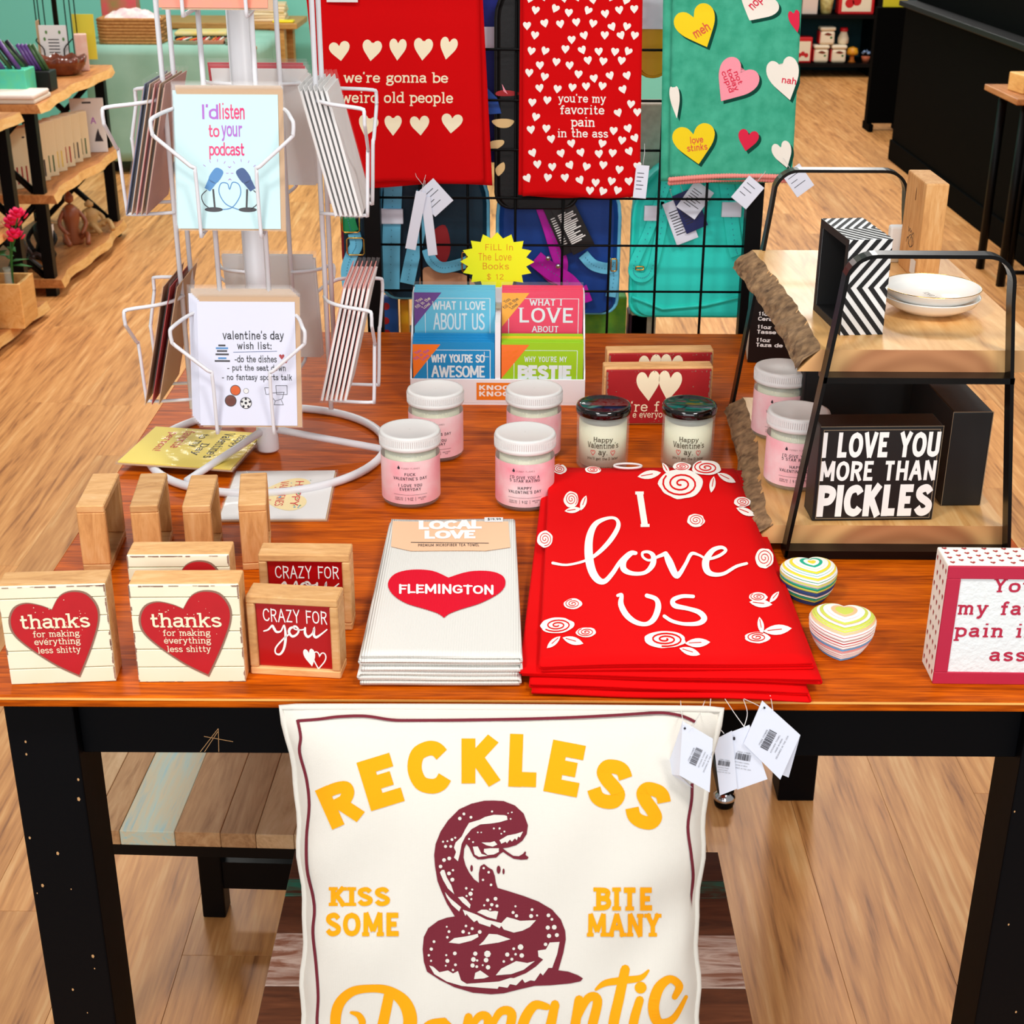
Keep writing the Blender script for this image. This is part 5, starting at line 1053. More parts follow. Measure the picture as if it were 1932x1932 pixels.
# tall raw block
A = onz(1749, 347, ZU + .128); t = thing('wood_block', 'tall raw wood block sign with a price sticker behind the dishes', 'sign', (A.x, A.y, ZU), 0)
MB().box((0, 0, 0), (.0295, .096, .128)).build('block', M_pinez, t, bevel=.002)
lf = lambda u, v, d=0: V((-d, .096 - u, v)); print_on('logo_print', ribbon(smooth_path([(.034, .060), (.038, .054), (.042, .059), (.046, .054), (.050, .058), (.055, .053), (.060, .057), (.066, .053)], 4), .0008), lf, M_ink, t); print_on('logo_print', ribbon(smooth_path([(.036, .044), (.05, .052), (.066, .044), (.05, .036), (.036, .046), (.03, .038)], 5), .0009), lf, M_ink, t); print_on('logo_print', ribbon(smooth_path([(.042, .038), (.052, .050), (.058, .038), (.062, .052)], 5), .0007), lf, M_ink, t)
print_on('price_sticker', rect(.062, .006, .088, .026), lf, M_paper, t); print_on('slot', fill([[(.050, .098), (.053, .098), (.0535, .110), (.052, .116), (.0505, .108)]]), lf, mat('dark_slot', (120, 70, 30), .8), t)
A = onz(1680, 508, ZU); t = thing('white_block', 'small white block standing behind the chevron block', 'sign', (A.x + .004, A.y + .035, ZU), 0); MB().box((0, 0, 0), (.050, .016, .050)).build('block', M_chw, t, bevel=.003); MB().box((.003, -.001, .003), (.047, 0, .014)).build('lower_band', mat('pale_tan', (206, 190, 160), .7), t)
# two trinket dishes
pc0 = onz(1768, 606, ZU); M_por = mat('white_porcelain', (244, 242, 238), .15, coat=.4)
for k, lab in ((0, 'white trinket dish underneath the other dish'), (1, 'white trinket dish with gold rim stacked on its twin')):
    t = thing('trinket_dish', lab, 'dish', (pc0.x + .001, pc0.y + .042, ZU + .0105 * k), radians(20), 'stacked trinket dishes'); s = .0585
    MB().lathe([(.024, 0), (.026, .001), (.038, .004), (s - .004, .013), (s, .0205), (s + .0006, .0215), (s - .001, .0218), (s - .006, .014), (.036, .006), (.001, .0048)], 48, close=False).build('dish', M_por, t)
    if k: MB().tube([(s * cos(a), s * sin(a), .0217) for a in [2 * pi * i / 56 for i in range(56)]], .0006, 6, closed=True).build('gold_rim', M_gold, t); print_on('lettering', fit(rot90(strokes('love you', 1.2)), -.002, -.018, .010, .018), lambda u, v, d=0: V((u, v, .0075 + d)), M_ink, t, .0006)
# items on the lower board
h = 0.120
t, W, uv = sign_root('box_sign', 'black box sign reading I love you more than pickles', 'sign', (1549, 806), (1782, 804), h, ZL)
M_bsign = mat('black_sign_paint', (14, 14, 15), .5, bump=(60, .1)); M_rub = mat('rubbed_or_lit_edge', (150, 130, 104), .8)
MB().box((0, 0.0012, 0), (W, .044, h)).build('block', M_bsign, t, bevel=.0015); MB().box((.002, 0, .002), (W - .002, .0015, h - .002)).build('face_board', M_bsign, t, bevel=.0005)
print_on('border', join(outline(.0038, .0036, W - .0038, h - .0036, .0007)), front, M_rub, t, .0002)
for tx, a, b, k in (('I LOVE YOU', (1555, 814), (1770, 863), 3.0), ('MORE THAN', (1550, 869), (1763, 907), 2.6), ('PICKLES', (1546, 911), (1755, 976), 3.4)):
    print_on('lettering', fit(strokes(tx, k, 0, 1.4, xs=.86), *box_uv(uv, a, b)), front, M_wprint, t)
for e in (((0, -.0002, h), (W, .0006, h + .0003)), ((W - .0002, .0015, 0), (W + .0003, .0022, h))): MB().box(*e).build('rubbed_or_lit_edge', M_rub, t)
A = onz(1775, 955, ZL); t = thing('box_sign', 'plain black box sign seen from its edge beside the pickles sign', 'sign', (A.x, A.y, ZL), radians(2)); hh_ = .122
MB().box((0, 0, 0), (.0485, .165, hh_)).build('block', M_bsign, t, bevel=.002)
for e in (((0, -.0002, hh_ - .0004), (.0485, .0006, hh_ + .0002)), ((0, -.0002, 0), (.0006, .0004, hh_)), ((.0479, -.0002, 0), (.0487, .0004, hh_))): MB().box(*e).build('rubbed_or_lit_edge', M_rub, t)
t = thing('box_sign', 'large black box sign in the shade under the upper board', 'sign', (0.385, 0.60, ZL), 0); MB().box((0, 0, 0), (.148, .05, .150)).build('block', M_bsign, t, bevel=.002); MB().box((.004, -.0012, .004), (.144, 0, .146)).build('face_board', M_bsign, t)
pink_candle('pink candle with white lid on the lower board behind its twin', (1476, 834), FV, ZL); pink_candle('pale pink star rating candle on the lower board beside the pickles sign', (1505, 928), SR, ZL, M_pinklab2)
# mug carton on the table behind the stand
A = onz(1410, 684); t = thing('mug_carton', 'black mug carton standing on the table behind the stand', 'carton', (A.x, A.y, TOP), radians(-6))
M_ctn = mat('black_carton', (8, 8, 10), .35); MB().box((0, 0, 0), (.105, .085, .112)).build('carton', M_ctn, t, bevel=.0008, seg=1); MB().box((-.0006, .006, .004), (0, .08, .05)).build('side_label', mat('carton_label', (226, 222, 200), .6), t)
for tx, y in (('11oz\nCeramic', .072), ('11oz\nTasse en', .050), ('11oz\nTaza de cer', .028)): print_on('lettering', fit(strokes(tx, 2.6, 0, .5, line=17, align='l'), .012, y, .012 + .006 * max(len(q) for q in tx.split('\n')), y + .0155), front, M_wprint, t)
# ------------------------------------------------------------------ pillow leaning against the table front
PT = V((-0.009, -0.046, 0.933)); PD = V((0, -0.118, -0.425)); PN = V((0, -0.425, 0.118)).normalized(); PH = PD.length; PD = PD.normalized(); HWID = 0.207
def bulge(u, v):
    """front swell at u in -1..1, v in 0..1"""
    a = max(0, 1 - abs(u) ** 2.6); b = max(0, 1 - abs(2 * v - 1) ** 2.6)
    wr = .0042 * sin(15 * v + 5 * u) * sin(7 * u + 3) * min(1, abs(u) * 1.4) + .0050 * sin(26 * v + 7 * u) * abs(u) ** 3 + .0025 * sin(22 * u + 3 * v) * abs(2 * v - 1) ** 4
    return .058 * (a * b) ** .5 + wr * (a * b) ** .3 + .004
def halfw(v): return HWID * (1 - .085 * sin(pi * v) ** .7 + .007 * sin(v * 21 + 1) + .005 * sin(v * 43))
def vshift(u, v): return -.002 * PH * (1 - abs(u) ** 2) * (1 if v < .5 else -1) * abs(2 * v - 1) ** 3
def pillow_pt(u, v, side, d=0.0):
    p = PT + PD * (v * PH + vshift(u, v)) + V((1, 0, 0)) * (u * halfw(v)); b = bulge(u, v)
    return p + PN * ((b + d) if side > 0 else (-b * .5 + .004))
M_pil = fabric('cream_linen', (228, 222, 212), weave=420, strength=.35); M_pily = fabric('mustard_linen', (246, 176, 40), weave=420, strength=.35)
po = V((-0.012, -0.17, 0.49)); pil = thing('throw_pillow', 'cream throw pillow with a maroon snake print and golden lettering', 'pillow', po)
n = 40
MB().grid(n, n, lambda a, b: pillow_pt(2 * a - 1, b, 1)).build('front_cover', M_pil, pil, po, fix=False)
MB().grid(n, n, lambda a, b: pillow_pt(2 * a - 1, b, -1)).build('back_cover', M_pily, pil, po, fix=False)
edge = [(2 * k / 30 - 1, 0) for k in range(30)] + [(1, k / 30) for k in range(30)] + [(1 - 2 * k / 30, 1) for k in range(30)] + [(-1, 1 - k / 30) for k in range(30)]
MB().tube([pillow_pt(u, v, 1) * .75 + pillow_pt(u, v, -1) * .25 for u, v in edge], .0035, 6, closed=True)  .build('seam', M_pil, pil, po)
def on_pillow(px, py, d=0.0006):
    off = 0.04
    for _ in range(7):
        p = onp(px, py, PT + PN * off, PN); q = p - PT; v = q.dot(PD) / PH; vv = min(max(v, 0), 1); u = q.x / halfw(vv); uu = min(max(u, -.97), .97)
        off = bulge(uu, vv)
    p = onp(px, py, PT + PN * (off + d), PN)
    if abs(u) > .97: p.x = PT.x + uu * halfw(vv)
    return p - po
M_mar = fabric('maroon_print', (116, 40, 52), weave=420, strength=.3); M_gol = fabric('golden_print', (250, 166, 18), weave=420, strength=.3)
def pprint(nm, sh, m_, d=.0007, L_=22): print_on(nm, refine(sh, L_), lambda x, y, dd=0: on_pillow(x, y, dd), m_, pil, d)
for line in ([(1312, 1362), (1290, 1352), (1262, 1346), (1230, 1345), (1150, 1350), (1040, 1355), (900, 1358), (780, 1359), (738, 1358), (690, 1351), (640, 1352), (600, 1357), (561, 1360)], [(561, 1358), (567, 1390), (565, 1420), (578, 1470), (583, 1520), (578, 1580), (579, 1640), (590, 1690), (593, 1720), (590, 1760), (596, 1820), (600, 1880), (598, 1932), (604, 1990)],
             [(1306, 1478), (1305, 1510), (1298, 1560), (1304, 1610), (1308, 1650), (1306, 1690), (1312, 1740), (1316, 1800), (1319, 1850), (1316, 1900), (1312, 1960)]):
    pprint('border_print', ribbon(smooth_path(line, 5), 5.5), M_mar)
Z1 = lambda x, y: (500 + x / 2.147, 1300 + y / 2.147)
for ch, cx, cy, w_, h_, r_ in (('R', 308, 466, 150, 185, 24), ('E', 468, 376, 142, 205, 17), ('C', 662, 318, 170, 215, 6), ('K', 875, 290, 158, 212, 0), ('L', 1045, 290, 112, 214, -2), ('E', 1215, 322, 138, 212, -11), ('S', 1400, 386, 150, 205, -24), ('S', 1555, 474, 150, 195, -31)):
    sh = fit(strokes(ch, 3.9), -w_ / 2, -h_ / 2, w_ / 2, h_ / 2); a = radians(r_)
    pprint('lettering', ([Z1(cx + x * cos(a) - y * sin(a), cy - (x * sin(a) + y * cos(a))) for x, y in sh[0]], sh[1]), M_gol)
for tx, a, b, k in (('KISS', (258, 797), (506, 884), 3.3), ('SOME', (246, 902), (541, 1002), 3.1), ('BITE', (1330, 804), (1568, 898), 3.3), ('MANY', (1304, 906), (1606, 1008), 3.1)):
    pprint('lettering', pxt(strokes(tx, k, 3.0, 2.2), Z1(*a), Z1(*b)), M_gol)
Z5 = lambda x, y: (560 + x / 2.3, 1780 + y / 2.3)
for q in ([(330, 560, 44), (352, 440, 44), (378, 330, 46), (402, 215, 44)], [(300, 560, 20), (215, 480, 34), (170, 380, 44), (178, 275, 46), (235, 212, 40), (320, 196, 34), (400, 206, 40), (468, 258, 56), (492, 340, 60), (460, 420, 50), (390, 470, 30), (440, 520, 44), (520, 590, 40)], [(235, 300, 12), (268, 312, 26), (284, 345, 30), (268, 380, 20)],
          [(640, 335, 26), (570, 360, 42), (540, 440, 46), (580, 520, 36), (650, 480, 40), (680, 400, 40), (640, 340, 30)], [(745, 320, 36), (722, 440, 40), (700, 540, 40)], [(735, 400, 24), (790, 318, 34), (830, 330, 38), (815, 430, 40), (800, 540, 40)], [(828, 400, 24), (880, 300, 34), (932, 306, 40), (915, 410, 40), (900, 540, 40)],
          [(1085, 275, 30), (1030, 270, 40), (985, 340, 46), (975, 430, 44), (1020, 480, 34), (1080, 400, 32), (1120, 270, 40)], [(1120, 265, 38), (1098, 390, 40), (1090, 470, 38), (1140, 500, 24)], [(1225, 245, 40), (1205, 370, 42), (1180, 500, 40)], [(1212, 340, 24), (1262, 240, 36), (1305, 248, 40), (1280, 370, 42), (1275, 470, 36), (1320, 480, 24)],
          [(1425, 112, 40), (1400, 230, 44), (1372, 370, 44), (1390, 460, 30)], [(1298, 200, 12), (1340, 172, 28), (1420, 160, 32), (1490, 150, 26), (1526, 118, 10)], [(1488, 246, 36), (1462, 340, 40), (1455, 430, 34), (1500, 450, 20)], [(1640, 232, 26), (1660, 185, 34), (1620, 155, 34), (1570, 195, 46), (1548, 280, 48), (1572, 345, 42), (1635, 325, 30), (1690, 232, 16)]):
    sh = script(q); pprint('lettering', ([Z5(x, y) for x, y in sh[0]], sh[1]), M_gol)
sh = disc(1492, 192, 26, 14); pprint('lettering', ([Z5(x, y) for x, y in sh[0]], sh[1]), M_gol)
Z4 = lambda p: (740 + p[0] / 4.275, 1480 + p[1] / 4.275)
BODY = [(820, 130), (900, 135), (990, 170), (1060, 235), (1095, 330), (1085, 400), (1050, 455), (1000, 490), (940, 508), (890, 515), (930, 545), (975, 575), (1020, 580), (1055, 560), (1070, 540), (1080, 545), (1075, 568), (1100, 588), (1090, 605), (1040, 608), (980, 600), (930, 570), (895, 545), (870, 560), (840, 590), (780, 595), (730, 605), (690, 605), (655, 580), (635, 540), (620, 505), (598, 480), (580, 520), (575, 590), (590, 650), (620, 710), (660, 765), (700, 795), (698, 720), (710, 660), (740, 642), (775, 670), (810, 690), (828, 740), (835, 790), (850, 835), (940, 862), (1060, 900), (1180, 945), (1290, 1010), (1360, 1090), (1395, 1180), (1400, 1250), (1380, 1360), (1340, 1500), (1420, 1510), (1500, 1540), (1538, 1565), (1520, 1588), (1440, 1605), (1280, 1620), (1150, 1625), (1040, 1650), (900, 1685), (800, 1693), (650, 1680), (500, 1635), (380, 1575), (280, 1510), (255, 1430), (245, 1330), (255, 1230), (290, 1160), (370, 1100), (440, 1075), (505, 1065), (440, 960), (400, 870), (365, 780), (345, 660), (338, 570), (350, 480), (390, 380), (450, 290), (540, 200), (640, 155), (740, 132)]
pprint('snake_print', fill([[Z4(p) for p in BODY]]), M_mar)
WHITE = ['925,255 905,248 820,245 750,262 705,285 620,310 590,360 560,420 510,470 498,510 515,545 498,590 530,620 545,560 560,480 590,420 640,360 710,322 800,315 870,303 930,285', '1055,380 1000,398 930,412 865,450 880,478 915,462 925,475 950,445 965,462 990,435 1005,450 1015,420 1030,428', '720,468 790,468 825,458 848,485 810,502 760,490', '740,520 790,515 860,515 860,545 820,565 770,570 740,545', '650,502 690,500 705,530 720,560 770,575 700,585 665,565',
 '400,690 420,690 440,750 475,810 500,885 450,840 410,770 385,710', '425,868 470,920 555,990 540,1025 480,970 440,910', '530,910 570,905 600,930 632,970 625,1000 570,955', '568,1010 600,1020 680,1050 760,1090 880,1118 925,1070 985,1085 1030,1100 1160,1095 1110,1150 1050,1180 980,1195 900,1170 880,1140 865,1160 800,1125 790,1150 700,1120 685,1095 660,1110 620,1070 600,1045 590,1060', '720,1010 760,1010 790,1025 830,1020 855,1025 840,1090 770,1070 685,1030', '455,1275 500,1240 600,1225 690,1205 695,1230 640,1260 540,1285', '780,1205 850,1210 955,1248 860,1275 700,1298 740,1260',
 '298,1460 330,1470 380,1515 450,1500 490,1525 530,1505 555,1580 600,1608 720,1600 860,1590 1000,1545 1130,1490 1215,1410 1180,1390 1175,1340 1240,1330 1270,1275 1350,1270 1330,1370 1290,1480 1260,1480 1215,1540 1195,1520 1150,1585 1115,1580 1070,1600 1050,1570 1000,1620 950,1610 930,1640 860,1630 850,1648 720,1640 560,1625 440,1590 340,1530', '835,1540 880,1485 1000,1425 1090,1440 1150,1425 1060,1495 960,1530', '670,1520 710,1500 780,1550 740,1565 660,1570']
for wq in WHITE: pprint('snake_light_print', fill([[Z4(tuple(float(c) for c in p.split(','))) for p in wq.split()]]), M_pil, .0011)
for wq in ('835,1545 960,1533 1060,1498 1150,1442 1220,1410 1160,1468 1080,1522 980,1562',): pprint('snake_print', fill([[Z4(tuple(float(c) for c in p.split(','))) for p in wq.split()]]), M_mar, .0014)
for x, y, r_ in ((545, 275, 15), (578, 238, 12), (635, 265, 12), (805, 218, 9), (935, 232, 6), (965, 225, 7), (955, 278, 7), (820, 355, 8), (866, 355, 9), (905, 380, 8), (880, 397, 7), (690, 387, 7), (718, 387, 6), (620, 440, 8), (652, 465, 8), (410, 462, 9), (445, 458, 8), (482, 445, 12), (508, 430, 9), (430, 500, 13), (472, 500, 12), (418, 610, 16), (460, 597, 16), (390, 662, 15), (490, 692, 10), (458, 718, 16), (485, 768, 17), (738, 675, 10), (778, 708, 11), (732, 770, 10), (797, 810, 11), (597, 838, 11), (645, 848, 9), (632, 882, 18), (600, 900, 9), (638, 925, 9), (770, 933, 14), (833, 922, 16), (803, 970, 14), (845, 980, 13), (742, 975, 9), (790, 1008, 10), (975, 1033, 13), (1002, 1060, 14), (994, 983, 9), (1128, 1010, 12), (1120, 1062, 17), (1168, 1057, 9), (1260, 1056, 16), (1288, 1088, 12), (1255, 1155, 18), (1307, 1152, 20), (1265, 1222, 18), (1328, 1215, 17), (1237, 1290, 15), (440, 1148, 8), (458, 1187, 12), (445, 1233, 11), (595, 1142, 11), (645, 1163, 13), (572, 1188, 15), (620, 1200, 10), (706, 1190, 16), (337, 1268, 12), (315, 1328, 14), (295, 1378, 10), (313, 1423, 9), (436, 1377, 9), (505, 1363, 16), (445, 1423, 17), (510, 1455, 12), (432, 1462, 8), (490, 1497, 10), (670, 1365, 18), (768, 1367, 28), (655, 1412, 20), (685, 1420, 10), (757, 1417, 20), (648, 1460, 18), (682, 1470, 12), (773, 1475, 19), (730, 1458, 8), (980, 1325, 12), (1035, 1312, 24), (928, 1372, 18), (995, 1370, 11), (1045, 1380, 19), (900, 1428, 11), (965, 1410, 13)):
    pprint('snake_spot_print', disc(*Z4((x, y)), r_ / 4.275, 7), M_pil, .0011, 99)
for x, y, rx, ry in ((640, 677, 11, 28), (858, 688, 16, 34), (898, 702, 9, 24)): pprint('snake_print', disc(*Z4((x, y)), rx / 4.275, 10, ry / 4.275), M_mar)
# ------------------------------------------------------------------ black grid wall behind the table
GY = 1.27
gw = thing('grid_wall', 'black wire grid wall on a frame standing behind the table', 'display grid', (0.085, GY, 0)); go = V((0.085, GY, 0))
for x in (-0.243, 0.413): MB().box((x - .014, GY - .014, 0.04), (x + .014, GY + .014, 1.86)).build('post', M_blackm, gw, go, bevel=.001)
for k in range(12): MB().tube([(-0.231, GY - .004, .896 + .0815 * k), (0.401, GY - .004, .896 + .0815 * k)], .0023, 6).build('cross_wire', M_blackm, gw, go)
for k in range(-3, 4): MB().tube([(0.085 + .082 * k, GY + .001, .30), (0.085 + .082 * k, GY + .001, 1.80)], .0023, 6).build('upright_wire', M_blackm, gw, go)
MB().box((-0.23, GY - .012, 1.81), (0.40, GY + .012, 1.84)).build('top_bar', M_blackm, gw, go); MB().box((-0.23, GY - .012, 0.30), (0.40, GY + .012, 0.32)).build('bottom_bar', M_blackm, gw, go)
for x in (-0.243, 0.413):
    MB().box((x - .016, GY - .17, 0.035), (x + .016, GY + .25, 0.06)).build('foot', M_blackm, gw, go, bevel=.003)
    for y in (-.155, .235):
        MB().lathe([(.004, .0), (.018, .002), (.02, .01), (.018, .02), (.012, .03), (.008, .036)], 20, c=(x, GY + y, 0.0)).build('caster', M_blackm, gw, go)
        MB().lathe([(.0215, .018), (.0215, .024), (.012, .032)], 20, c=(x, GY + y, 0.0), close=False).build('caster_cap', M_chrome, gw, go)

# ------------------------------------------------------------------ towels hanging on the grid
def hung(name, label, q, Y0, m, seed, group=None, trim=None, thick=.004, amp=.0016, hooks=True):
    """q: photograph corners top-left, top-right, bottom-right, bottom-left on the plane y = Y0"""
    P = [ony(x, y, Y0) for x, y in q]; rr = random.Random(seed); ph = [rr.uniform(0, 6) for _ in range(4)]
    o = V(((P[3].x + P[2].x) / 2, Y0, P[3].z))
    wave = lambda x, z: amp * (sin(28 * x + 3 * z + ph[0]) + .7 * sin(60 * x - 4 * z + ph[1])) + amp * .8 * (1 / (1 + ((z - 1.32 - .05 * sin(ph[2])) / .012) ** 2) + .8 / (1 + ((z - 1.45) / .012) ** 2))
    def S(a, b):
        p = (P[3] * (1 - a) + P[2] * a) * (1 - b) + (P[0] * (1 - a) + P[1] * a) * b; p = V(p); p.y = Y0 + wave(p.x, p.z) ; p.z += .003 * sin(6 * a + ph[3]) * (1 - b); return p
    t = thing(name, label, 'towel', o, 0, group)
    MB().grid(34, 40, S).build('cloth', m, t, o, solid=thick, fix=False)
    if hooks:
        for a in (.12, .88):
            p = S(a, 1); MB().tube([p + V((0, 0, -.004)), p + V((0, .006, .02)), V((p.x, GY - .007, p.z + .03))], .0015, 6).build('hook', M_chrome, t, o)
    fn = lambda x, y, d=0: (lambda p: V((p.x, Y0 + wave(p.x, p.z) - thick / 2 - d, p.z)) - o)(ony(x, y, Y0))
    return t, fn, o
M_rcl2 = fabric('red_cotton', (214, 2, 8), weave=500, strength=.3)
hung('tea_towel', 'plain red towel layer hanging behind the weird old people towel', ((572, -60), (908, -60), (929, 349), (616, 352)), 1.252, M_rcl2, 3)
t, fn, o = hung('tea_towel', 'red hanging towel with cream hearts about weird old people', ((585, -60), (902, -60), (913, 342), (634, 348)), 1.242, M_rcl2, 5)
Z4b = lambda x, y: (560 + x / 3.22, y / 3.22)
for cx, cy, w_, h_, r_ in ((262, 310, 125, 120, .12), (456, 306, 118, 130, -.12), (614, 300, 104, 135, -.05), (768, 298, 116, 138, -.08), (920, 292, 105, 138, -.2), (430, 765, 120, 130, -.25), (585, 762, 104, 124, .0), (748, 762, 118, 120, .08), (942, 748, 128, 120, -.1)):
    hs = heart(0, 0, w_, h_, r_); print_on('heart_print', refine(([Z4b(cx + x, cy - y) for x, y in hs[0]], hs[1]), 9), fn, M_cream, t, .0006)
for tx, a, b in (("we're gonna be", (284, 436), (920, 520)), ('weird old people', (268, 556), (950, 644))): print_on('lettering', refine(pxt(strokes(tx, 1.9, 2.0, .8), Z4b(*a), Z4b(*b)), 9), fn, M_cream, t, .0006)
MB().box((-.02, -.001, 0), (.03, 0, .02)).build('hang_card', M_paper, t).location = V(ony(640, 4, 1.236)) - o
t, fn, o = hung('tea_towel', 'red hanging towel scattered with small white hearts', ((987, -60), (1213, -60), (1207, 370), (986, 371)), 1.240, M_rcl2, 7)
hung('tea_towel', 'folded red layer behind the small hearts towel', ((982, -60), (1190, -60), (1190, 374), (978, 368)), 1.250, M_rcl2, 11)
rr = random.Random(12); hs = []
for j in range(16):
    for i in range(8):
        x = 1000 + i * 31 + (15 if j % 2 else 0) + rr.uniform(-6, 6); y = -4 + j * 24.5 + rr.uniform(-6, 6)
        if x > 1203 or x < 990 or y > 366 or (1046 < x < 1154 and 170 < y < 266): continue
        if rr.random() < .06: continue
        h_ = heart(0, 0, 15, 16, rr.uniform(-.45, .45)); hs.append(([(x + a, y - b) for a, b in h_[0]], h_[1]))
for h_ in hs: print_on('heart_print', refine(h_, 9), fn, M_tw, t, .0006)
Z4 = None
for tx, a, b in (("you're my", (1053, 177), (1143, 198)), ('favorite', (1057, 198), (1140, 216)), ('pain', (1077, 221), (1122, 244)), ('in the ass', (1052, 243), (1147, 259))): print_on('lettering', refine(pxt(strokes(tx, 1.9, 2.0, .8), a, b), 9), fn, M_tw, t, .0006)
M_grn = fabric('sea_green_cotton', (60, 172, 138), weave=300, strength=.5, var=(40, (82, 194, 160)))
hung('tea_towel', 'green towel edge hanging behind the candy hearts towel', ((1252, -60), (1500, -60), (1480, 344), (1246, 344)), 1.250, M_grn, 15)
t, fn, o = hung('tea_towel', 'green hanging towel with candy hearts and a pink pompom trim', ((1270, -60), (1517, -60), (1494, 334), (1263, 338)), 1.238, M_grn, 17)
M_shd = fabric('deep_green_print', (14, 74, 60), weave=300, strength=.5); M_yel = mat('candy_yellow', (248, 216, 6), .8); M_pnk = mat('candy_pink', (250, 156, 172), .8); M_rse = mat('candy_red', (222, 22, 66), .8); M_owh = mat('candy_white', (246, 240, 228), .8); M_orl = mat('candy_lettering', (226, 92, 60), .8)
Z5b = lambda x, y: (1100 + x / 3.22, y / 3.22)
for cx, cy, w_, h_, r_, m_ in ((698, 165, 255, 262, .42, M_yel), (1055, 40, 250, 190, -.5, M_owh), (915, 500, 255, 275, -.6, M_pnk), (1225, 480, 200, 265, .25, M_owh), (680, 875, 260, 245, .18, M_yel), (998, 850, 125, 132, -.2, M_rse), (1215, 940, 120, 165, .3, M_owh), (1290, 130, 75, 140, .2, M_rse), (560, 620, 60, 200, .1, M_owh)):
    h_ = heart(0, 0, w_, h_, r_); clipx = [min(max(cx + x, 520), 1315) for x, y in h_[0]]
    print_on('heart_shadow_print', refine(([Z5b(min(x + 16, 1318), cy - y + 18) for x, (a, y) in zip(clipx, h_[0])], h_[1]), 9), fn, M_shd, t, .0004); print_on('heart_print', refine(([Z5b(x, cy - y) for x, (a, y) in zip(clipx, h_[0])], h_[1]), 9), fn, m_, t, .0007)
for tx, cx, cy, w_, h_, r_, m_ in (('meh', 715, 180, 105, 62, 32, M_orl), ('nop', 1055, 22, 90, 60, 45, M_rse), ('not\ntoday\ncupid', 905, 485, 140, 108, -68, M_rse), ('nah', 1252, 488, 88, 42, -8, M_rse), ('love\nstinks', 690, 870, 124, 90, 6, M_orl)):
    sh = fit(strokes(tx, 2.1, 0, .4, line=15), -w_ / 2, -h_ / 2, w_ / 2, h_ / 2); a = radians(r_); print_on('lettering', refine(([Z5b(cx + x * cos(a) - y * sin(a), cy - (x * sin(a) + y * cos(a))) for x, y in sh[0]], sh[1]), 9), fn, m_, t, .0010)
mb = MB(); rr = random.Random(2)
for k in range(46):
    f = k / 45
    for dy, dYY in ((0, -.003), (8, .003)):
        p = ony(1264 + 228 * f, 338 - 4 * f + dy - 5 * sin(pi * f), 1.238) + V((0, dYY, 0)) - o; s = .0042
        mb.lathe([(.001, -s), (s * .8, -s * .6), (s, 0), (s * .8, s * .6), (.001, s)], 7, c=p)
pm_ = mb.build('pompom_trim', mat('pink_pompom', (244, 150, 140), .9), t); pm_['kind'] = 'stuff'
def tagcard(name, label, px, Y, w_, h_, rot, m, lines=0, parent=None):
    p = ony(*px, Y); tt = thing(name, label, 'tag', p, 0); tt.rotation_euler = (0, radians(rot), 0)
    MB().box((-w_ / 2, 0, -h_), (w_ / 2, .0008, 0)).build('tag_card', m, tt, bevel=.0003, seg=1)
    rr = random.Random(int(px[0])); f = lambda u, v, d=0: V((u, -d, v))
    for k in range(lines):
        y = -h_ * (.25 + .6 * k / lines); print_on('lettering', rect(-w_ * .36, y, -w_ * .36 + w_ * (.3 + .42 * rr.random()), y + h_ * .022), f, M_ink if m is not M_tagb else M_wprint, tt)
    MB().tube([(0, .0004, -.003), (.001, .004, .02), (.002, GY - Y - .01, .03)], .0004, 5).build('string', M_paper, tt)
    return tt, f
M_tagb = mat('black_tag', (10, 10, 12), .4); M_tagn = mat('navy_tag', (26, 36, 92), .4)
tt, f = tagcard('hang_tag', 'white diamond-turned tag below the red hanging towel', (800, 352), 1.225, .042, .05, -42, M_tag, 4)
tagcard('hang_tag', 'narrow white tag twisting below the red hanging towel', (795, 362), 1.218, .018, .10, 12, M_tag, 0); tagcard('hang_tag', 'narrow white tag with a dark print beside the twisted tag', (803, 372), 1.222, .016, .10, -6, M_tag, 0)
tagcard('hang_tag', 'white scribbled tag between the hearts towel and the green towel', (1213, 312), 1.226, .022, .055, 4, M_tag, 5)
for px, r_, lab in (((1428, 343), 38, 'white tag under the green towel trim'), ((1492, 320), -38, 'white tag poking out beside the green towel corner')): tagcard('hang_tag', lab, px, 1.228, .034, .046, r_, M_tag, 3)

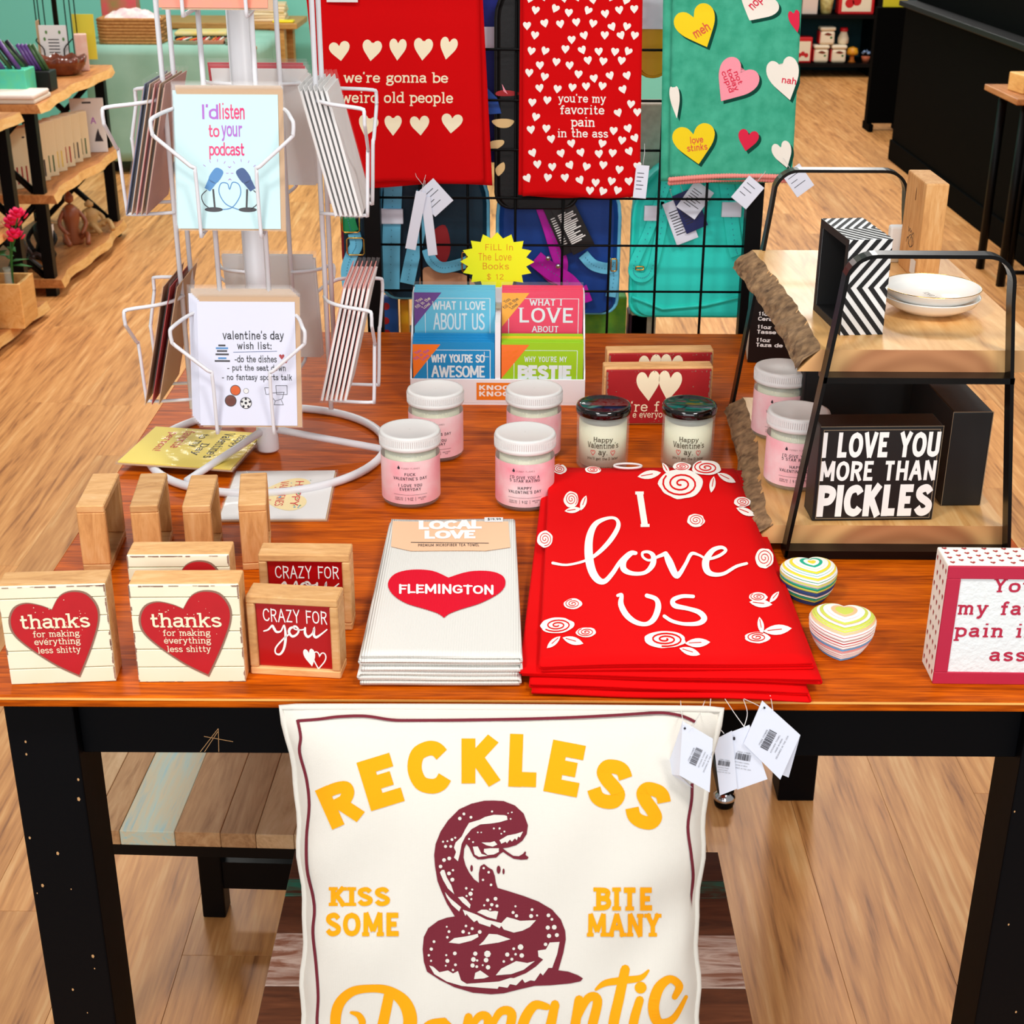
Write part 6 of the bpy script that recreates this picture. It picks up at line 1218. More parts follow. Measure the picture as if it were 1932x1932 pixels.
# ------------------------------------------------------------------ mini backpacks hanging behind the grid
def vinyl(n, c): return mat('vinyl_' + n, c, .5, bump=(160, .12), spec=.3)
v_tq, v_nv, v_sky, v_mag, v_blk, v_yel, v_roy, v_pl, v_grn, v_dk = vinyl('turquoise', (50, 228, 212)), vinyl('navy', (20, 66, 146)), vinyl('sky', (112, 204, 240)), vinyl('magenta', (196, 26, 176)), vinyl('black', (14, 12, 12)), vinyl('yellow', (224, 168, 16)), vinyl('royal', (16, 30, 130)), vinyl('plum', (70, 36, 60)), vinyl('green', (24, 140, 84)), vinyl('dark_teal', (14, 48, 66))
def backpack(label, x0, x1, z0, z1, Y, D, m, trim, strap_m=None, loops=True, hang=True, topround=.5):
    """rounded upright bag body; front panel towards the photograph"""
    cx = (x0 + x1) / 2; W = x1 - x0; H = z1 - z0; t = thing('mini_backpack', label, 'backpack', (cx, Y + D / 2, z0), 0, 'mini backpacks behind the grid')
    def outl(k):
        pts = []; r = W * topround * .98
        for a in range(0, 181, 12): pts.append((-W / 2 * k * cos(radians(180 - a)) * -1 if False else W / 2 * k * cos(radians(a)), H - r + r * k * sin(radians(a))))
        rb = .025
        for a in range(180, 271, 18): pts.append(((-W / 2 + rb) * k + rb * k * cos(radians(a)), rb + rb * sin(radians(a)) + (1 - k) * .02))
        for a in range(270, 361, 18): pts.append(((W / 2 - rb) * k + rb * k * cos(radians(a)), rb + rb * sin(radians(a)) + (1 - k) * .02))
        return pts
    prof = [(0, .90), (.006, .97), (.015, 1.0), (D - .015, 1.0), (D - .006, .97), (D, .90)]
    mb = MB(); rings = [[(x, y - D / 2, z) for x, z in outl(k)] for y, k in prof]; n = len(rings[0])
    mb.add([p for r in rings for p in r], [(i * n + j, i * n + (j + 1) % n, (i + 1) * n + (j + 1) % n, (i + 1) * n + j) for i in range(len(rings) - 1) for j in range(n)], 0, True)
    mb.add(rings[0], [tuple(range(n))], 0); mb.add(rings[-1], [tuple(range(n - 1, -1, -1))], 0)
    mb.build('bag_body', m, t)
    MB().tube([(x, -D / 2 + .008, z) for x, z in outl(1.0)], .0035, 6, closed=True).build('piping', trim, t)
    if hang: MB().tube(smooth_path([(-.02, 0, H - .004), (-.016, -.005, H + .03), (0, -.01, H + .042), (.016, -.005, H + .03), (.02, 0, H - .004)], 4), .004, 6).build('carry_loop', strap_m or trim, t)
    return t
def strap(t, pts, w_, m, th=.003, wrap=None):
    """flat strap through world points (x, y, z), given relative to the bag root"""
    o = V(t.location); P = smooth_path(pts, 6); vs = []; fs = []
    for i, p in enumerate(P):
        a = V(P[max(i - 1, 0)]); b = V(P[min(i + 1, len(P) - 1)]); d = (b - a).normalized(); s = d.cross(V((0, 1, 0))); s = s.normalized() if s.length > .2 else V((1, 0, 0)); nrm = s.cross(d).normalized()
        for q, e in ((-1, -1), (1, -1), (1, 1), (-1, 1)): vs.append(V(p) + s * q * w_ / 2 + nrm * e * th / 2 - o)
    n = len(P)
    for i in range(n - 1): fs += [(4 * i + k, 4 * i + (k + 1) % 4, 4 * i + 4 + (k + 1) % 4, 4 * i + 4 + k) for k in range(4)]
    fs += [(3, 2, 1, 0), (4 * n - 4, 4 * n - 3, 4 * n - 2, 4 * n - 1)]
    sb = MB().add(vs, fs).build('strap', m, t, bevel=.0006, seg=1)
    st_ = MB()
    for i in range(2, n - 2):
        c = V(P[i]); st_.add([c + V((dx, -th * .9, dz)) - o for dx, dz in ((-.0006, -.001), (.0006, -.001), (.0006, .001), (-.0006, .001))], [(0, 1, 2, 3)])
    st_.build('stitching', mat('stitch_thread', (60, 130, 160), .8), sb, fix=False)
    if wrap:
        p = V(wrap) - o; MB().box((p.x - w_ * .66, p.y - .004, p.z - .013), (p.x + w_ * .66, p.y + .003, p.z + .013)).build('paper_wrap', M_tag, t, bevel=.001)
def PYs(pts, Y): return [tuple(ony(x, y, Y if not isinstance(Y, (list, tuple)) else Y[i])) for i, (x, y) in enumerate(pts)]
def buckle(t, px, Y, w_, h_):
    p = ony(*px, Y) - V(t.location); MB().tube([(p.x + w_ / 2 * sx, p.y, p.z + h_ / 2 * sz) for sx, sz in ((-.8, -1), (.8, -1), (1, -.8), (1, .8), (.8, 1), (-.8, 1), (-1, .8), (-1, -.8))], .0014, 6, closed=True).build('buckle', M_gold, t)
BY = 1.325
t = backpack('turquoise mini backpack hanging behind the grid under the green towel', 0.212, 0.432, 0.915, 1.20, BY, .08, v_tq, v_tq)
strap(t, PYs([(1262, 330), (1248, 370), (1222, 440), (1196, 500), (1200, 520), (1218, 522), (1232, 500), (1246, 440), (1256, 380)], 1.318), .018, v_tq, wrap=ony(1228, 402, 1.314)); strap(t, PYs([(1370, 340), (1378, 400), (1386, 460), (1392, 482)], 1.318), .026, v_tq, wrap=ony(1380, 395, 1.314))
buckle(t, (1207, 506), 1.312, .014, .006)
MB().tube([tuple(V(ony(x, y, 1.322)) - V(t.location)) for x, y in ((1192, 560), (1250, 583), (1330, 576), (1408, 558))], .003, 6).build('base_piping', v_tq, t)
tagcard('hang_tag', 'navy tag with a barcode hanging on the turquoise backpack', (1288, 362), 1.304, .040, .072, -24, M_tagn, 9); tagcard('hang_tag', 'grey backing tag behind the navy tag', (1270, 378), 1.309, .040, .078, -22, M_tag, 9); tagcard('hang_tag', 'white diamond tag lettered in capitals over the navy tag', (1330, 352), 1.298, .040, .056, 34, M_tag, 7)
t = backpack('navy mini backpack with magenta straps behind the center of the grid', -0.028, 0.188, 0.918, 1.20, BY + .004, .08, v_nv, v_sky)
strap(t, PYs([(1018, 372), (1035, 420), (1050, 470), (1058, 500), (1048, 524), (1016, 492)], 1.318), .026, v_mag); strap(t, PYs([(1010, 488), (1040, 512), (1070, 530), (1095, 555), (1112, 552)], 1.312), .030, v_mag); strap(t, PYs([(1100, 480), (1120, 500), (1150, 506), (1160, 490)], 1.316), .020, v_sky)
strap(t, PYs([(1150, 500), (1158, 520), (1152, 560)], 1.318), .018, v_sky)
for px in ((1034, 487), (1053, 502)): p = ony(*px, 1.302) - V(t.location); MB().lathe([(.0005, -.002), (.004, -.001), (.0046, 0), (.004, .002), (.0005, .003)], 12).build('snap', M_chrome, t).matrix_local = Matrix.Translation(p) @ Matrix.Rotation(pi / 2, 4, 'X')
buckle(t, (1158, 500), 1.306, .010, .022)
tagcard('hang_tag', 'black tag with white print hanging on the navy backpack', (1056, 378), 1.300, .042, .098, -27, M_tagb, 16)
tagcard('hang_tag', 'second black tag peeking out behind the black tag', (1042, 388), 1.306, .034, .09, -24, M_tagb, 12)
t = backpack('dark teal mini backpack with sky blue straps behind the grid post', -0.235, -0.045, 0.945, 1.21, BY + .004, .07, v_dk, v_sky)
strap(t, PYs([(742, 345), (740, 400), (738, 470), (737, 548)], 1.318), .032, v_sky, wrap=ony(738, 408, 1.314)); strap(t, PYs([(800, 360), (790, 430), (775, 500), (768, 535)], 1.316), .026, v_sky); strap(t, PYs([(806, 470), (815, 492), (835, 505), (870, 498), (884, 492)], 1.312), .020, v_sky)
buckle(t, (876, 494), 1.306, .008, .034)
fb = lambda x, y, d=0: V(ony(x, y, BY + .0035 - d)) - V(t.location)
print_on('patch_print', refine(fill([smooth_path([(815, 440), (840, 425), (850, 470), (835, 500), (812, 480)], 4, True)]), 30), fb, mat('patch_red', (150, 16, 26), .6), t, .001); print_on('patch_print', refine(fill([smooth_path([(800, 505), (840, 512), (880, 520), (895, 550), (800, 550)], 4, True)]), 30), fb, mat('patch_tan', (214, 160, 120), .6), t, .001)
t = backpack('slim bag with green and blue buckled straps beside the grid post', -0.300, -0.252, 1.00, 1.17, 1.30, .06, v_dk, vinyl('crimson', (130, 16, 36)), hang=False, topround=.3)
strap(t, PYs([(648, 350), (652, 385), (658, 420), (664, 438)], 1.292), .026, v_grn); strap(t, PYs([(668, 440), (672, 462), (664, 480), (655, 510), (660, 545), (672, 550)], 1.290), .022, v_sky)
buckle(t, (662, 420), 1.284, .030, .034); buckle(t, (671, 465), 1.284, .030, .030)
t = backpack('royal blue bag hanging high between the two red towels', -0.075, 0.02, 1.19, 1.52, BY + .01, .06, v_roy, v_roy, hang=False); p = ony(918, 72, 1.318) - V(t.location); MB().box((p.x - .014, p.y, p.z - .018), (p.x + .014, p.y + .002, p.z + .018)).build('paper_wrap', M_tag, t)
t = backpack('black mini backpack with beige motifs hanging between the red towels', -0.03, 0.11, 1.12, 1.50, BY - .045, .045, v_blk, v_blk, hang=False); f2 = lambda x, y, d=0: V(ony(x, y, BY - .0455 - d)) - V(t.location)
M_bei = mat('motif_beige', (226, 190, 130), .6)
print_on('motif_print', fill([smooth_path([(928, 228), (950, 224), (970, 228), (960, 240), (940, 240)], 4, True)]), f2, M_bei, t, .001); print_on('motif_print', fill([smooth_path([(924, 268), (948, 264), (950, 272), (936, 282), (924, 284)], 4, True)]), f2, M_bei, t, .001); print_on('motif_print', fill([smooth_path([(935, 318), (950, 306), (952, 320), (940, 332)], 4, True)]), f2, M_bei, t, .001)
print_on('motif_print', fill([[(918, 165), (938, 185), (946, 214), (919, 216)]]), f2, v_nv, t, .001); print_on('motif_print', fill([[(947, 158), (958, 178), (950, 172)]]), f2, M_pnk, t, .0015); print_on('motif_print', fill([smooth_path([(936, 174), (952, 170), (978, 174), (976, 180), (940, 181)], 3, True)]), f2, M_dred, t, .001)
tagcard('hang_tag', 'dark tag hanging on the black backpack', (958, -8), 1.286, .032, .066, -30, mat('tag_charcoal', (46, 40, 34), .6), 5)
t = backpack('mustard yellow bag hanging between the hearts towel and the green towel', 0.208, 0.262, 1.335, 1.56, BY, .05, v_yel, v_yel, hang=False, topround=.4); p = ony(1233, 24, 1.318) - V(t.location); MB().box((p.x - .022, p.y, p.z - .026), (p.x + .022, p.y + .002, p.z + .03)).build('paper_wrap', M_tag, t)
# stock behind the grid
sh_ = thing('stock_shelf', 'low black shelf unit standing behind the grid wall', 'shelf', (-0.02, 1.46, 0)); 
MB().box((-0.20, -.11, .80), (.24, .12, .82)).build('shelf_board', M_blackm, sh_)
for x in (-.19, .22):
    for y in (-.10, .10): MB().box((x - .01, y - .01, 0), (x + .01, y + .01, .80)).build('leg', M_blackm, sh_)
def stock(name, label, cat, pxa, pxb, Y, D, m, extra=None):
    a, b = ony(*pxa, Y), ony(*pxb, Y); t = thing(name, label, cat, ((a.x + b.x) / 2, Y, .8205), 0); W = b.x - a.x
    MB().box((-W / 2, 0, 0), (W / 2, D, a.z - .8205)).build('body', m, t, bevel=.003)
    if extra: extra(t, W, a.z - .8205)
def dots_(t, W, H):
    for k, (x, z) in enumerate(((.2, .85), (.15, .62), (.2, .42))): print_on('dot_print', disc(-W / 2 + x * W, z * H, .007, 12), front, M_dred, t, .0006)
stock('picture_book', 'blue picture book with dark red dots behind the grid', 'book', (722, 560), (752, 640), 1.36, .02, mat('book_denim', (24, 78, 150), .5), dots_)
stock('picture_book', 'orange and yellow book beside the blue dotted book', 'book', (754, 565), (772, 640), 1.365, .03, mat('book_orange', (240, 120, 20), .5, var=(30, (246, 200, 30), .8)))
stock('gift_bag', 'green crinkled gift bag behind the navy backpack', 'bag', (1105, 560), (1180, 640), 1.40, .04, mat('green_foil', (30, 150, 60), .25, var=(40, (150, 210, 60), .6)))
stock('plum_pouch', 'plum pouch standing beside the green gift bag', 'pouch', (1186, 592), (1222, 640), 1.42, .05, v_pl)
stock('paper_stack', 'pile of white paper goods behind the hearts towel', 'paper', (1205, 196), (1252, 300), 1.42, .06, mat('paper_stack', (232, 222, 206), .8, var=(90, (200, 186, 170), .6)))
# ------------------------------------------------------------------ shelf units along the left side of the shop
M_slab = wood('shelf_slab', [(150, 84, 40), (196, 126, 66), (216, 152, 92)], scale=(22, 3, 22), rough=.5, dist=1.6); M_slabe = wood('slab_edge', [(206, 140, 70), (232, 176, 100), (240, 196, 130)], scale=(30, 5, 30), rough=.6)
def shelf_unit(label, x0, x1, y0, y1, boards):
    t = thing('shelf_unit', label, 'shelf unit', ((x0 + x1) / 2, (y0 + y1) / 2, 0), 0, 'live edge shelf units'); o = V(t.location)
    for k, (z, ex) in enumerate(boards):
        mb = MB(); n = 14; r = random.Random(int(z * 100 + y0 * 10))
        for i in range(n):
            ya, yb = y0 - ex + (y1 - y0 + 2 * ex) * i / n, y0 - ex + (y1 - y0 + 2 * ex) * (i + 1) / n
            xa, xb = [x1 + .012 * sin(7 * y + k) + .008 * sin(19 * y) for y in (ya, yb)]
            mb.add([(x0, ya, z), (xa, ya, z), (xb, yb, z), (x0, yb, z), (x0, ya, z - .038), (xa + .012, ya, z - .034), (xb + .012, yb, z - .034), (x0, yb, z - .038)], [(0, 1, 2, 3), (7, 6, 5, 4)] + ([(0, 4, 5, 1)] if i == 0 else []) + ([(3, 2, 6, 7)] if i == n - 1 else []), 0)
            mb.add([(xa, ya, z), (xb, yb, z), (xb + .012, yb, z - .034), (xa + .012, ya, z - .034)], [(0, 1, 2, 3)], 1)
        mb.build('shelf_board', [M_slab, M_slabe], t, o, fix=False)
    zt = boards[0][0] - .040
    for y in (y0 + .06, y1 - .06):
        for x in (x0 + .03, x1 - .05): MB().box((x - .022, y - .022, 0), (x + .022, y + .022, zt)).build('leg', M_blackm, t, o)
        for zA, zB in ((boards[1][0] + .002, zt), (boards[2][0] + .002, boards[1][0] - .040)):
            for s in (0, 1): MB().tube([(x0 + .05, y, zA if s else zB), (x1 - .07, y, zB if s else zA)], .014, 6).build('cross_brace', M_blackm, t, o)
    return t
shelf_unit('live edge shelf unit with black crossed legs by the turquoise cloth table', -2.32, -1.88, 4.66, 5.84, [(.79, .03), (.425, -.02), (.075, -.02)])
shelf_unit('live edge shelf unit at the photo edge holding the pink flowers', -2.32, -1.88, 3.25, 4.42, [(.79, .03), (.42, -.24), (.06, -.0)])
def small_box(name, label, cat, c, size, m, rz=0, group=None, bevel=.004, name_part='body'):
    t = thing(name, label, cat, c, rz, group); w_, d_, h_ = size
    MB().box((-w_ / 2, -d_ / 2, 0), (w_ / 2, d_ / 2, h_)).build(name_part, m, t, bevel=bevel); return t
SZ = .7905
# top of the far unit
t = small_box('pencil_tin', 'turquoise flowered tin full of pens on the far shelf', 'tin', (-2.02, 4.86, SZ), (.13, .13, .11), mat('turquoise_tin', (60, 200, 186), .4, var=(28, (96, 206, 150), .6)))
rr = random.Random(4)
for k in range(9):
    m_ = [mat('pen_purple', (96, 60, 130), .4), mat('pen_green', (60, 90, 50), .4), mat('pen_dark', (30, 26, 40), .4)][k % 3]; x, y = rr.uniform(-.05, .05), rr.uniform(-.05, .05)
    MB().tube([(x, y, .1101), (x - .06 - .03 * rr.random(), y + .02, .20 + .03 * rr.random())], .009, 7).build('pen', m_, t)
t = small_box('pen_box', 'black box with purple pens beside the turquoise tin', 'box', (-1.965, 5.03, SZ), (.10, .10, .08), v_blk)
for k in range(5): MB().tube([(-.03 + k * .015, .0, .0801), (-.09 + k * .016, .02, .18)], .009, 7).build('pen', mat('pen_purple', (96, 60, 130), .4) if k < 3 else mat('pen_green', (60, 90, 50), .4), t)
t = thing('glass_bowl', 'brown scalloped glass bowl on the far shelf corner', 'bowl', (-2.02, 5.52, SZ)); mb = MB(); n = 36
prof = [(.05, 0), (.075, .01), (.095, .045), (.105, .075)]
mb.add([(r * (1 + (.07 * cos(9 * 2 * pi * j / n) if i > 1 else 0)) * cos(2 * pi * j / n), r * (1 + (.07 * cos(9 * 2 * pi * j / n) if i > 1 else 0)) * sin(2 * pi * j / n), z + (.008 * cos(9 * 2 * pi * j / n) if i == 3 else 0)) for i, (r, z) in enumerate(prof) for j in range(n)], [(i * n + j, i * n + (j + 1) % n, (i + 1) * n + (j + 1) % n, (i + 1) * n + j) for i in range(3) for j in range(n)] + [tuple(range(n - 1, -1, -1))], 0, True)
mb.build('bowl', mat('amber_glass', (72, 26, 10), .12, coat=.4, var=(30, (130, 60, 30), .6)), t, solid=.006)
t = thing('toy_rhino', 'dark grey toy rhino standing among the pens', 'toy', (-2.12, 5.22, SZ), radians(70)); sk = mat('toy_grey', (44, 46, 58), .6)
MB().lathe([(.001, 0), (.03, .012), (.042, .045), (.044, .075), (.034, .11), (.001, .13)], 14).build('body', sk, t).matrix_local = Matrix.Translation((-.06, 0, .075)) @ Matrix.Rotation(pi / 2, 4, 'Y')
MB().lathe([(.001, 0), (.026, .01), (.03, .035), (.02, .065), (.001, .08)], 12).build('head', sk, t).matrix_local = Matrix.Translation((.045, 0, .085)) @ Matrix.Rotation(radians(115), 4, 'Y')
MB().lathe([(.010, 0), (.006, .02), (.0005, .04)], 8).build('horn', mat('toy_horn', (220, 214, 200), .6), t).matrix_local = Matrix.Translation((.10, 0, .075)) @ Matrix.Rotation(radians(25), 4, 'Y')
for x in (-.045, .045):
    for y in (-.022, .022): MB().lathe([(.014, 0), (.012, .05)], 10, c=(x, y, 0)).build('leg', sk, t)
t = thing('note_pads', 'two cream cloth pouches stacked on the shelf edge', 'pouch', (-1.98, 4.46 + .28, SZ)); MB().box((-.10, -.10, 0), (.10, .12, .018)).build('lower_pouch', mat('pouch_cream', (236, 224, 206), .8), t, bevel=.006); MB().box((-.09, -.11, .0185), (.10, .10, .036)).build('upper_pouch', mat('pouch_pinkish', (244, 226, 214), .8), t, bevel=.006)
# black wire spinner with cards behind the bowl
t = thing('card_spinner', 'black wire card spinner standing behind the brown bowl', 'card rack', (-2.09, 5.74, SZ))
MB().lathe([(.012, 0), (.012, .8)], 12).build('pole', M_blackm, t); MB().tube([(.09 * cos(a), .05 * sin(a), .008) for a in [2 * pi * i / 24 for i in range(24)]], .006, 6, closed=True).build('base_ring', M_blackm, t); MB().box((-.088, -.004, .004), (.088, .004, .010)).build('base_bar', M_blackm, t)
for x, y in ((-.06, -.05), (.06, -.05), (-.06, .03), (.06, .03), (-.09, 0), (.09, 0)): MB().tube([(x, y, .012), (x, y, .8)], .003, 6).build('rod', M_blackm, t)
for s in (-1, 1): MB().tube(smooth_path([(s * .05, -.05, .03), (s * .05, -.075, .03), (s * .045, -.078, .09), (s * .075, -.08, .125), (s * .08, -.05, .135)], 3), .003, 6).build('pocket_wire', M_blackm, t)
tt = small_box('greeting_card', 'white sprigged card in the black wire spinner', 'card', (-2.09, 5.672, SZ + .035), (.125, .004, .16), M_paper, bevel=.0005)
for k in range(5): print_on('lettering', rect(-.025, .04 + k * .014, .025, .045 + k * .014), lambda u, v, d=0: V((u, -.002 - d, v)), M_ink, tt)
for x, z in ((-.03, .13), (.03, .13), (-.04, .10), (.045, .1)): print_on('leaf_print', disc(x, z, .006, 6, .009), lambda u, v, d=0: V((u, -.002 - d, v)), mat('leaf_print', (80, 130, 60), .7), tt)
small_box('greeting_card', 'kraft card at the side of the black wire spinner', 'card', (-2.175, 5.74, SZ + .04), (.004, .10, .17), M_kraft, radians(8), bevel=.0005); small_box('greeting_card', 'yellow card at the back of the black wire spinner', 'card', (-1.99, 5.82, SZ + .03), (.10, .004, .20), mat('card_lime_yellow', (220, 206, 60), .6), bevel=.0005)
small_box('tea_carton', 'white carton with a yellow top standing on the shelf', 'carton', (-1.965, 5.66, SZ), (.055, .05, .16), mat('carton_white', (236, 224, 210), .6, var=(16, (220, 150, 130), .3)), radians(15)).children
# packs hanging in rows on the middle shelf
for k in range(7):
    tt = small_box('craft_pack', ['nearest', 'second', 'third', 'fourth', 'fifth', 'sixth', 'farthest'][k] + ' cream craft pack in the row on the middle shelf', 'pack', (-2.02 + .006 * k, 4.84 + .105 * k, .4255), (.13, .03, .245 - .006 * k), mat('pack_cream', (232, 216, 178), .6), radians(52), 'craft packs on the middle shelf', .004)
    f = lambda u, v, d=0: V((u, -.015 - d, v)); print_on('hole_print', disc(0, .205, .007, 10, .004), f, M_ink, tt); cc = [M_dred, M_ink, mat('pack_green', (40, 90, 50), .6), mat('pack_straw', (226, 196, 90), .6)][k % 4]
    for q in range(5): print_on('stick_print', rect(-.05 + q * .022, .02, -.043 + q * .022, .09), f, cc, tt)
tt = small_box('hang_pack', 'white hang pack with a small black figure at the shelf end', 'pack', (-1.965, 5.64, .4255), (.15, .012, .245), M_paper, radians(12), None, .003); f = lambda u, v, d=0: V((u, -.006 - d, v)); print_on('figure_print', fill([[(.02, .05), (.06, .05), (.045, .085), (.04, .11), (.03, .085)]]), f, M_ink, tt); print_on('lettering', fit(strokes('A', 2), .01, .13, .035, .16), f, M_pur, tt); print_on('hole_print', rect(-.02, .222, .02, .23), f, M_ink, tt)
for k in range(3):
    tt = small_box('block_carton', ['nearest', 'middle', 'farthest'][k] + ' dark carton with a white label reading blokz', 'carton', (-2.02, 3.70 + .13 * k, .4205), (.10, .09, .21), v_blk, 0, 'blokz cartons', .003); print_on('label_print', rect(-.018, .02, .022, .19), lambda u, v, d=0: V((.05 + d, u, v)), M_paper, tt); sh = fit(strokes('BLOKZ', 2.4), -.07, -.012, .07, .012); print_on('lettering', ([(-y + .002, .10 - x) for x, y in sh[0]], sh[1]), lambda u, v, d=0: V((.05 + d, u, v)), M_ink, tt, .0008)
# lower shelf figures
for k, (x, y, m_, lab, hh_) in enumerate(((-2.05, 5.05, v_blk, 'black carved figure with a white tag on the low shelf', .22), (-2.0, 5.32, mat('figure_copper', (150, 84, 50), .4), 'copper brown seated figure on the low shelf', .24), (-1.98, 5.55, mat('figure_sand', (196, 158, 100), .6), 'sand coloured reclining figure on the low shelf', .15), (-2.1, 4.86, mat('figure_dark', (50, 34, 28), .5), 'dark brown beaded figure on the low shelf', .18))):
    t = thing('figurine', lab, 'figurine', (x, y, .0755), radians(30 * k))
    MB().lathe([(.045, 0), (.05, .012), (.03, hh_ * .3), (.04, hh_ * .5), (.034, hh_ * .66), (.012, hh_ * .74)], 14).build('torso', m_, t); MB().lathe([(.001, hh_ * .74), (.02, hh_ * .80), (.022, hh_ * .88), (.001, hh_)], 12).build('head', m_, t)
    for s in (-1, 1): MB().tube(smooth_path([(s * .03, 0, hh_ * .62), (s * .06, -.02, hh_ * .4), (s * .03, -.05, hh_ * .2)], 4), .010, 7).build('arm', m_, t); MB().tube(smooth_path([(s * .02, -.02, .02), (s * .05, -.06, .05), (s * .04, -.10, .012)], 4), .012, 7).build('leg', m_, t)
    if k == 0: MB().box((.05, -.03, .08), (.052, .0, .15)).build('tag', M_paper, t)
# flowers in a glass bottle inside a wooden planter
t = thing('wooden_planter', 'tan wooden planter box on the low shelf holding a bottle', 'planter', (-1.915, 4.12, .0605)); o = V((0, 0, 0))
for lo, hi in (((-.085, -.085, 0), (.085, -.073, .17)), ((-.085, .073, 0), (.085, .085, .17)), ((-.085, -.073, 0), (-.073, .073, .17)), ((.073, -.073, 0), (.085, .073, .17)), ((-.073, -.073, 0), (.073, .073, .01))): MB().box(lo, hi).build('side_board', M_slabe, t, bevel=.001, seg=1)
t = thing('bottle_vase', 'clear round bottle vase standing in the wooden planter', 'vase', (-1.895, 4.12, .071)); MB().lathe([(.03, 0), (.055, .01), (.062, .05), (.05, .095), (.018, .12), (.015, .19), (.019, .2), (.016, .2), (.012, .185), (.014, .12), (.046, .09), (.057, .05), (.05, .012), (.001, .006)], 28, close=False).build('glass', M_glass, t)
t = thing('pink_flower', 'hot pink flower spray with green leaves in the bottle vase', 'flower', (-1.885, 4.12, .26)); M_flw = mat('hot_pink_petal', (240, 10, 90), .6); M_lf = mat('leaf_green', (40, 110, 40), .6)
for k, (x, y, z) in enumerate(((.055, .0, .20), (.02, .03, .165), (.045, -.03, .13))):
    MB().tube(smooth_path([(0, 0, -.12), (x * .3, y * .3, z * .4), (x, y, z)], 4), .003, 6).build('stem', M_lf, t); rr = random.Random(k)
    for q in range(16):
        a = q * 2.4; r_ = .006 + .0028 * q ** .9; c = V((x + r_ * cos(a), y + r_ * sin(a), z + .026 - .0016 * q)); pd = [(.012 * cos(b), .012 * sin(b)) for b in [2 * pi * i / 7 for i in range(7)]]
        MB().add([c] + [c + V((u * cos(a) * .7 - v * sin(a), u * sin(a) * .7 + v * cos(a), u * .9 + .003)) for u, v in pd], [(0, i + 1, (i + 1) % 7 + 1) for i in range(7)], 0, True).build('petal', M_flw, t, solid=.001, fix=False)
for k in range(7):
    a = k * .9; b = V((cos(a), sin(a), .1)).normalized(); c = V((0, 0, .02 + .012 * k)); MB().add([c, c + b * .04 + V((-sin(a), cos(a), 0)) * .016, c + b * .085 + V((0, 0, -.012)), c + b * .04 - V((-sin(a), cos(a), 0)) * .016], [(0, 1, 2), (0, 2, 3)], 0, True).build('leaf', M_lf, t, solid=.001, fix=False)
t = thing('wooden_easel', 'small pale wooden easel holding a speckled panel on the low shelf', 'easel', (-1.93, 3.86, .0605)); 
for x in (-.03, .03): MB().tube([(x, -.03, 0), (x * .6, .02, .14)], .009, 6).build('easel_leg', M_slabe, t)
MB().box((-.05, -.03, .03), (.05, -.018, .042)).build('ledge', M_slabe, t); MB().box((-.06, -.016, .043), (.06, -.008, .16)).build('panel', mat('speckled_panel', (226, 210, 180), .7, var=(120, (190, 170, 130), .6)), t)

# ------------------------------------------------------------------ table with turquoise cloth at the back
ct = thing('cloth_table', 'round-cornered back table under a turquoise cloth', 'table', (-1.9, 7.75, 0)); 
for x in (-.45, .35):
    for y in (-.32, .32): MB().box((x - .025, y - .025, 0), (x + .025, y + .025, .695)).build('leg', M_blackm, ct)
MB().box((-.54, -.42, .6955), (.44, .42, .71)).build('table_top', M_slab, ct)
def cl(a, b):
    n = 6.0; th = 2 * pi * a; r = (abs(cos(th)) ** n + abs(sin(th)) ** n) ** (-1 / n); w_ = 1 + (.05 * sin(14 * th) * max(0, b - .3) if b > .3 else 0)
    z = .716 if b < .25 else .716 - (b - .25) / .75 * .64; k = b / .25 if b < .25 else 1.0
    return V((-.05 + .52 * r * cos(th) * k * w_, .44 * r * sin(th) * k * w_, z))
tc_ = MB().grid(96, 16, cl).build('tablecloth', fabric('turquoise_cloth', (142, 186, 168), weave=60, strength=.3, var=(5, (156, 198, 182))), None, None, fix=False, solid=.003); tc_.location = (-1.9, 7.75, 0); tag(tc_, 'turquoise cloth draped over the back table to the floor', 'tablecloth')
CZ = .7185
t = thing('wicker_basket', 'tan woven basket filled with pink flowered cloth on the turquoise table', 'basket', (-2.17, 7.46, CZ)); M_wik = mat('wicker', (204, 150, 84), .8, bump=(40, .6), var=(60, (160, 104, 50), .6))
for k in range(8):
    z = .008 + k * .0175; MB().tube([(( .165 + .006 * k / 8) * sx + .005 * sin(i * 1.9 + k * pi), (.10) * sy, z) for i, (sx, sy) in enumerate([(-1, -1 + 0), (-.75, -1), (-.5, -1), (-.25, -1), (0, -1), (.25, -1), (.5, -1), (.75, -1), (1, -1), (1, -.5), (1, 0), (1, .5), (1, 1), (.5, 1), (0, 1), (-.5, 1), (-1, 1), (-1, 0)])], .011, 7, closed=True).build('woven_strand', M_wik, t)
MB().box((-.15, -.09, .002), (.15, .09, .12)).build('basket_core', M_wik, t); MB().grid(16, 10, lambda a, b: V((-.155 + .31 * a, -.09 + .18 * b, .122 + .06 * sin(pi * a) ** .5 * sin(pi * b) ** .5 + .012 * sin(14 * a) * sin(11 * b)))).build('cloth_filling', fabric('pink_floral_cloth', (236, 190, 196), weave=80, strength=.2, var=(26, (250, 236, 226))), t, fix=False)
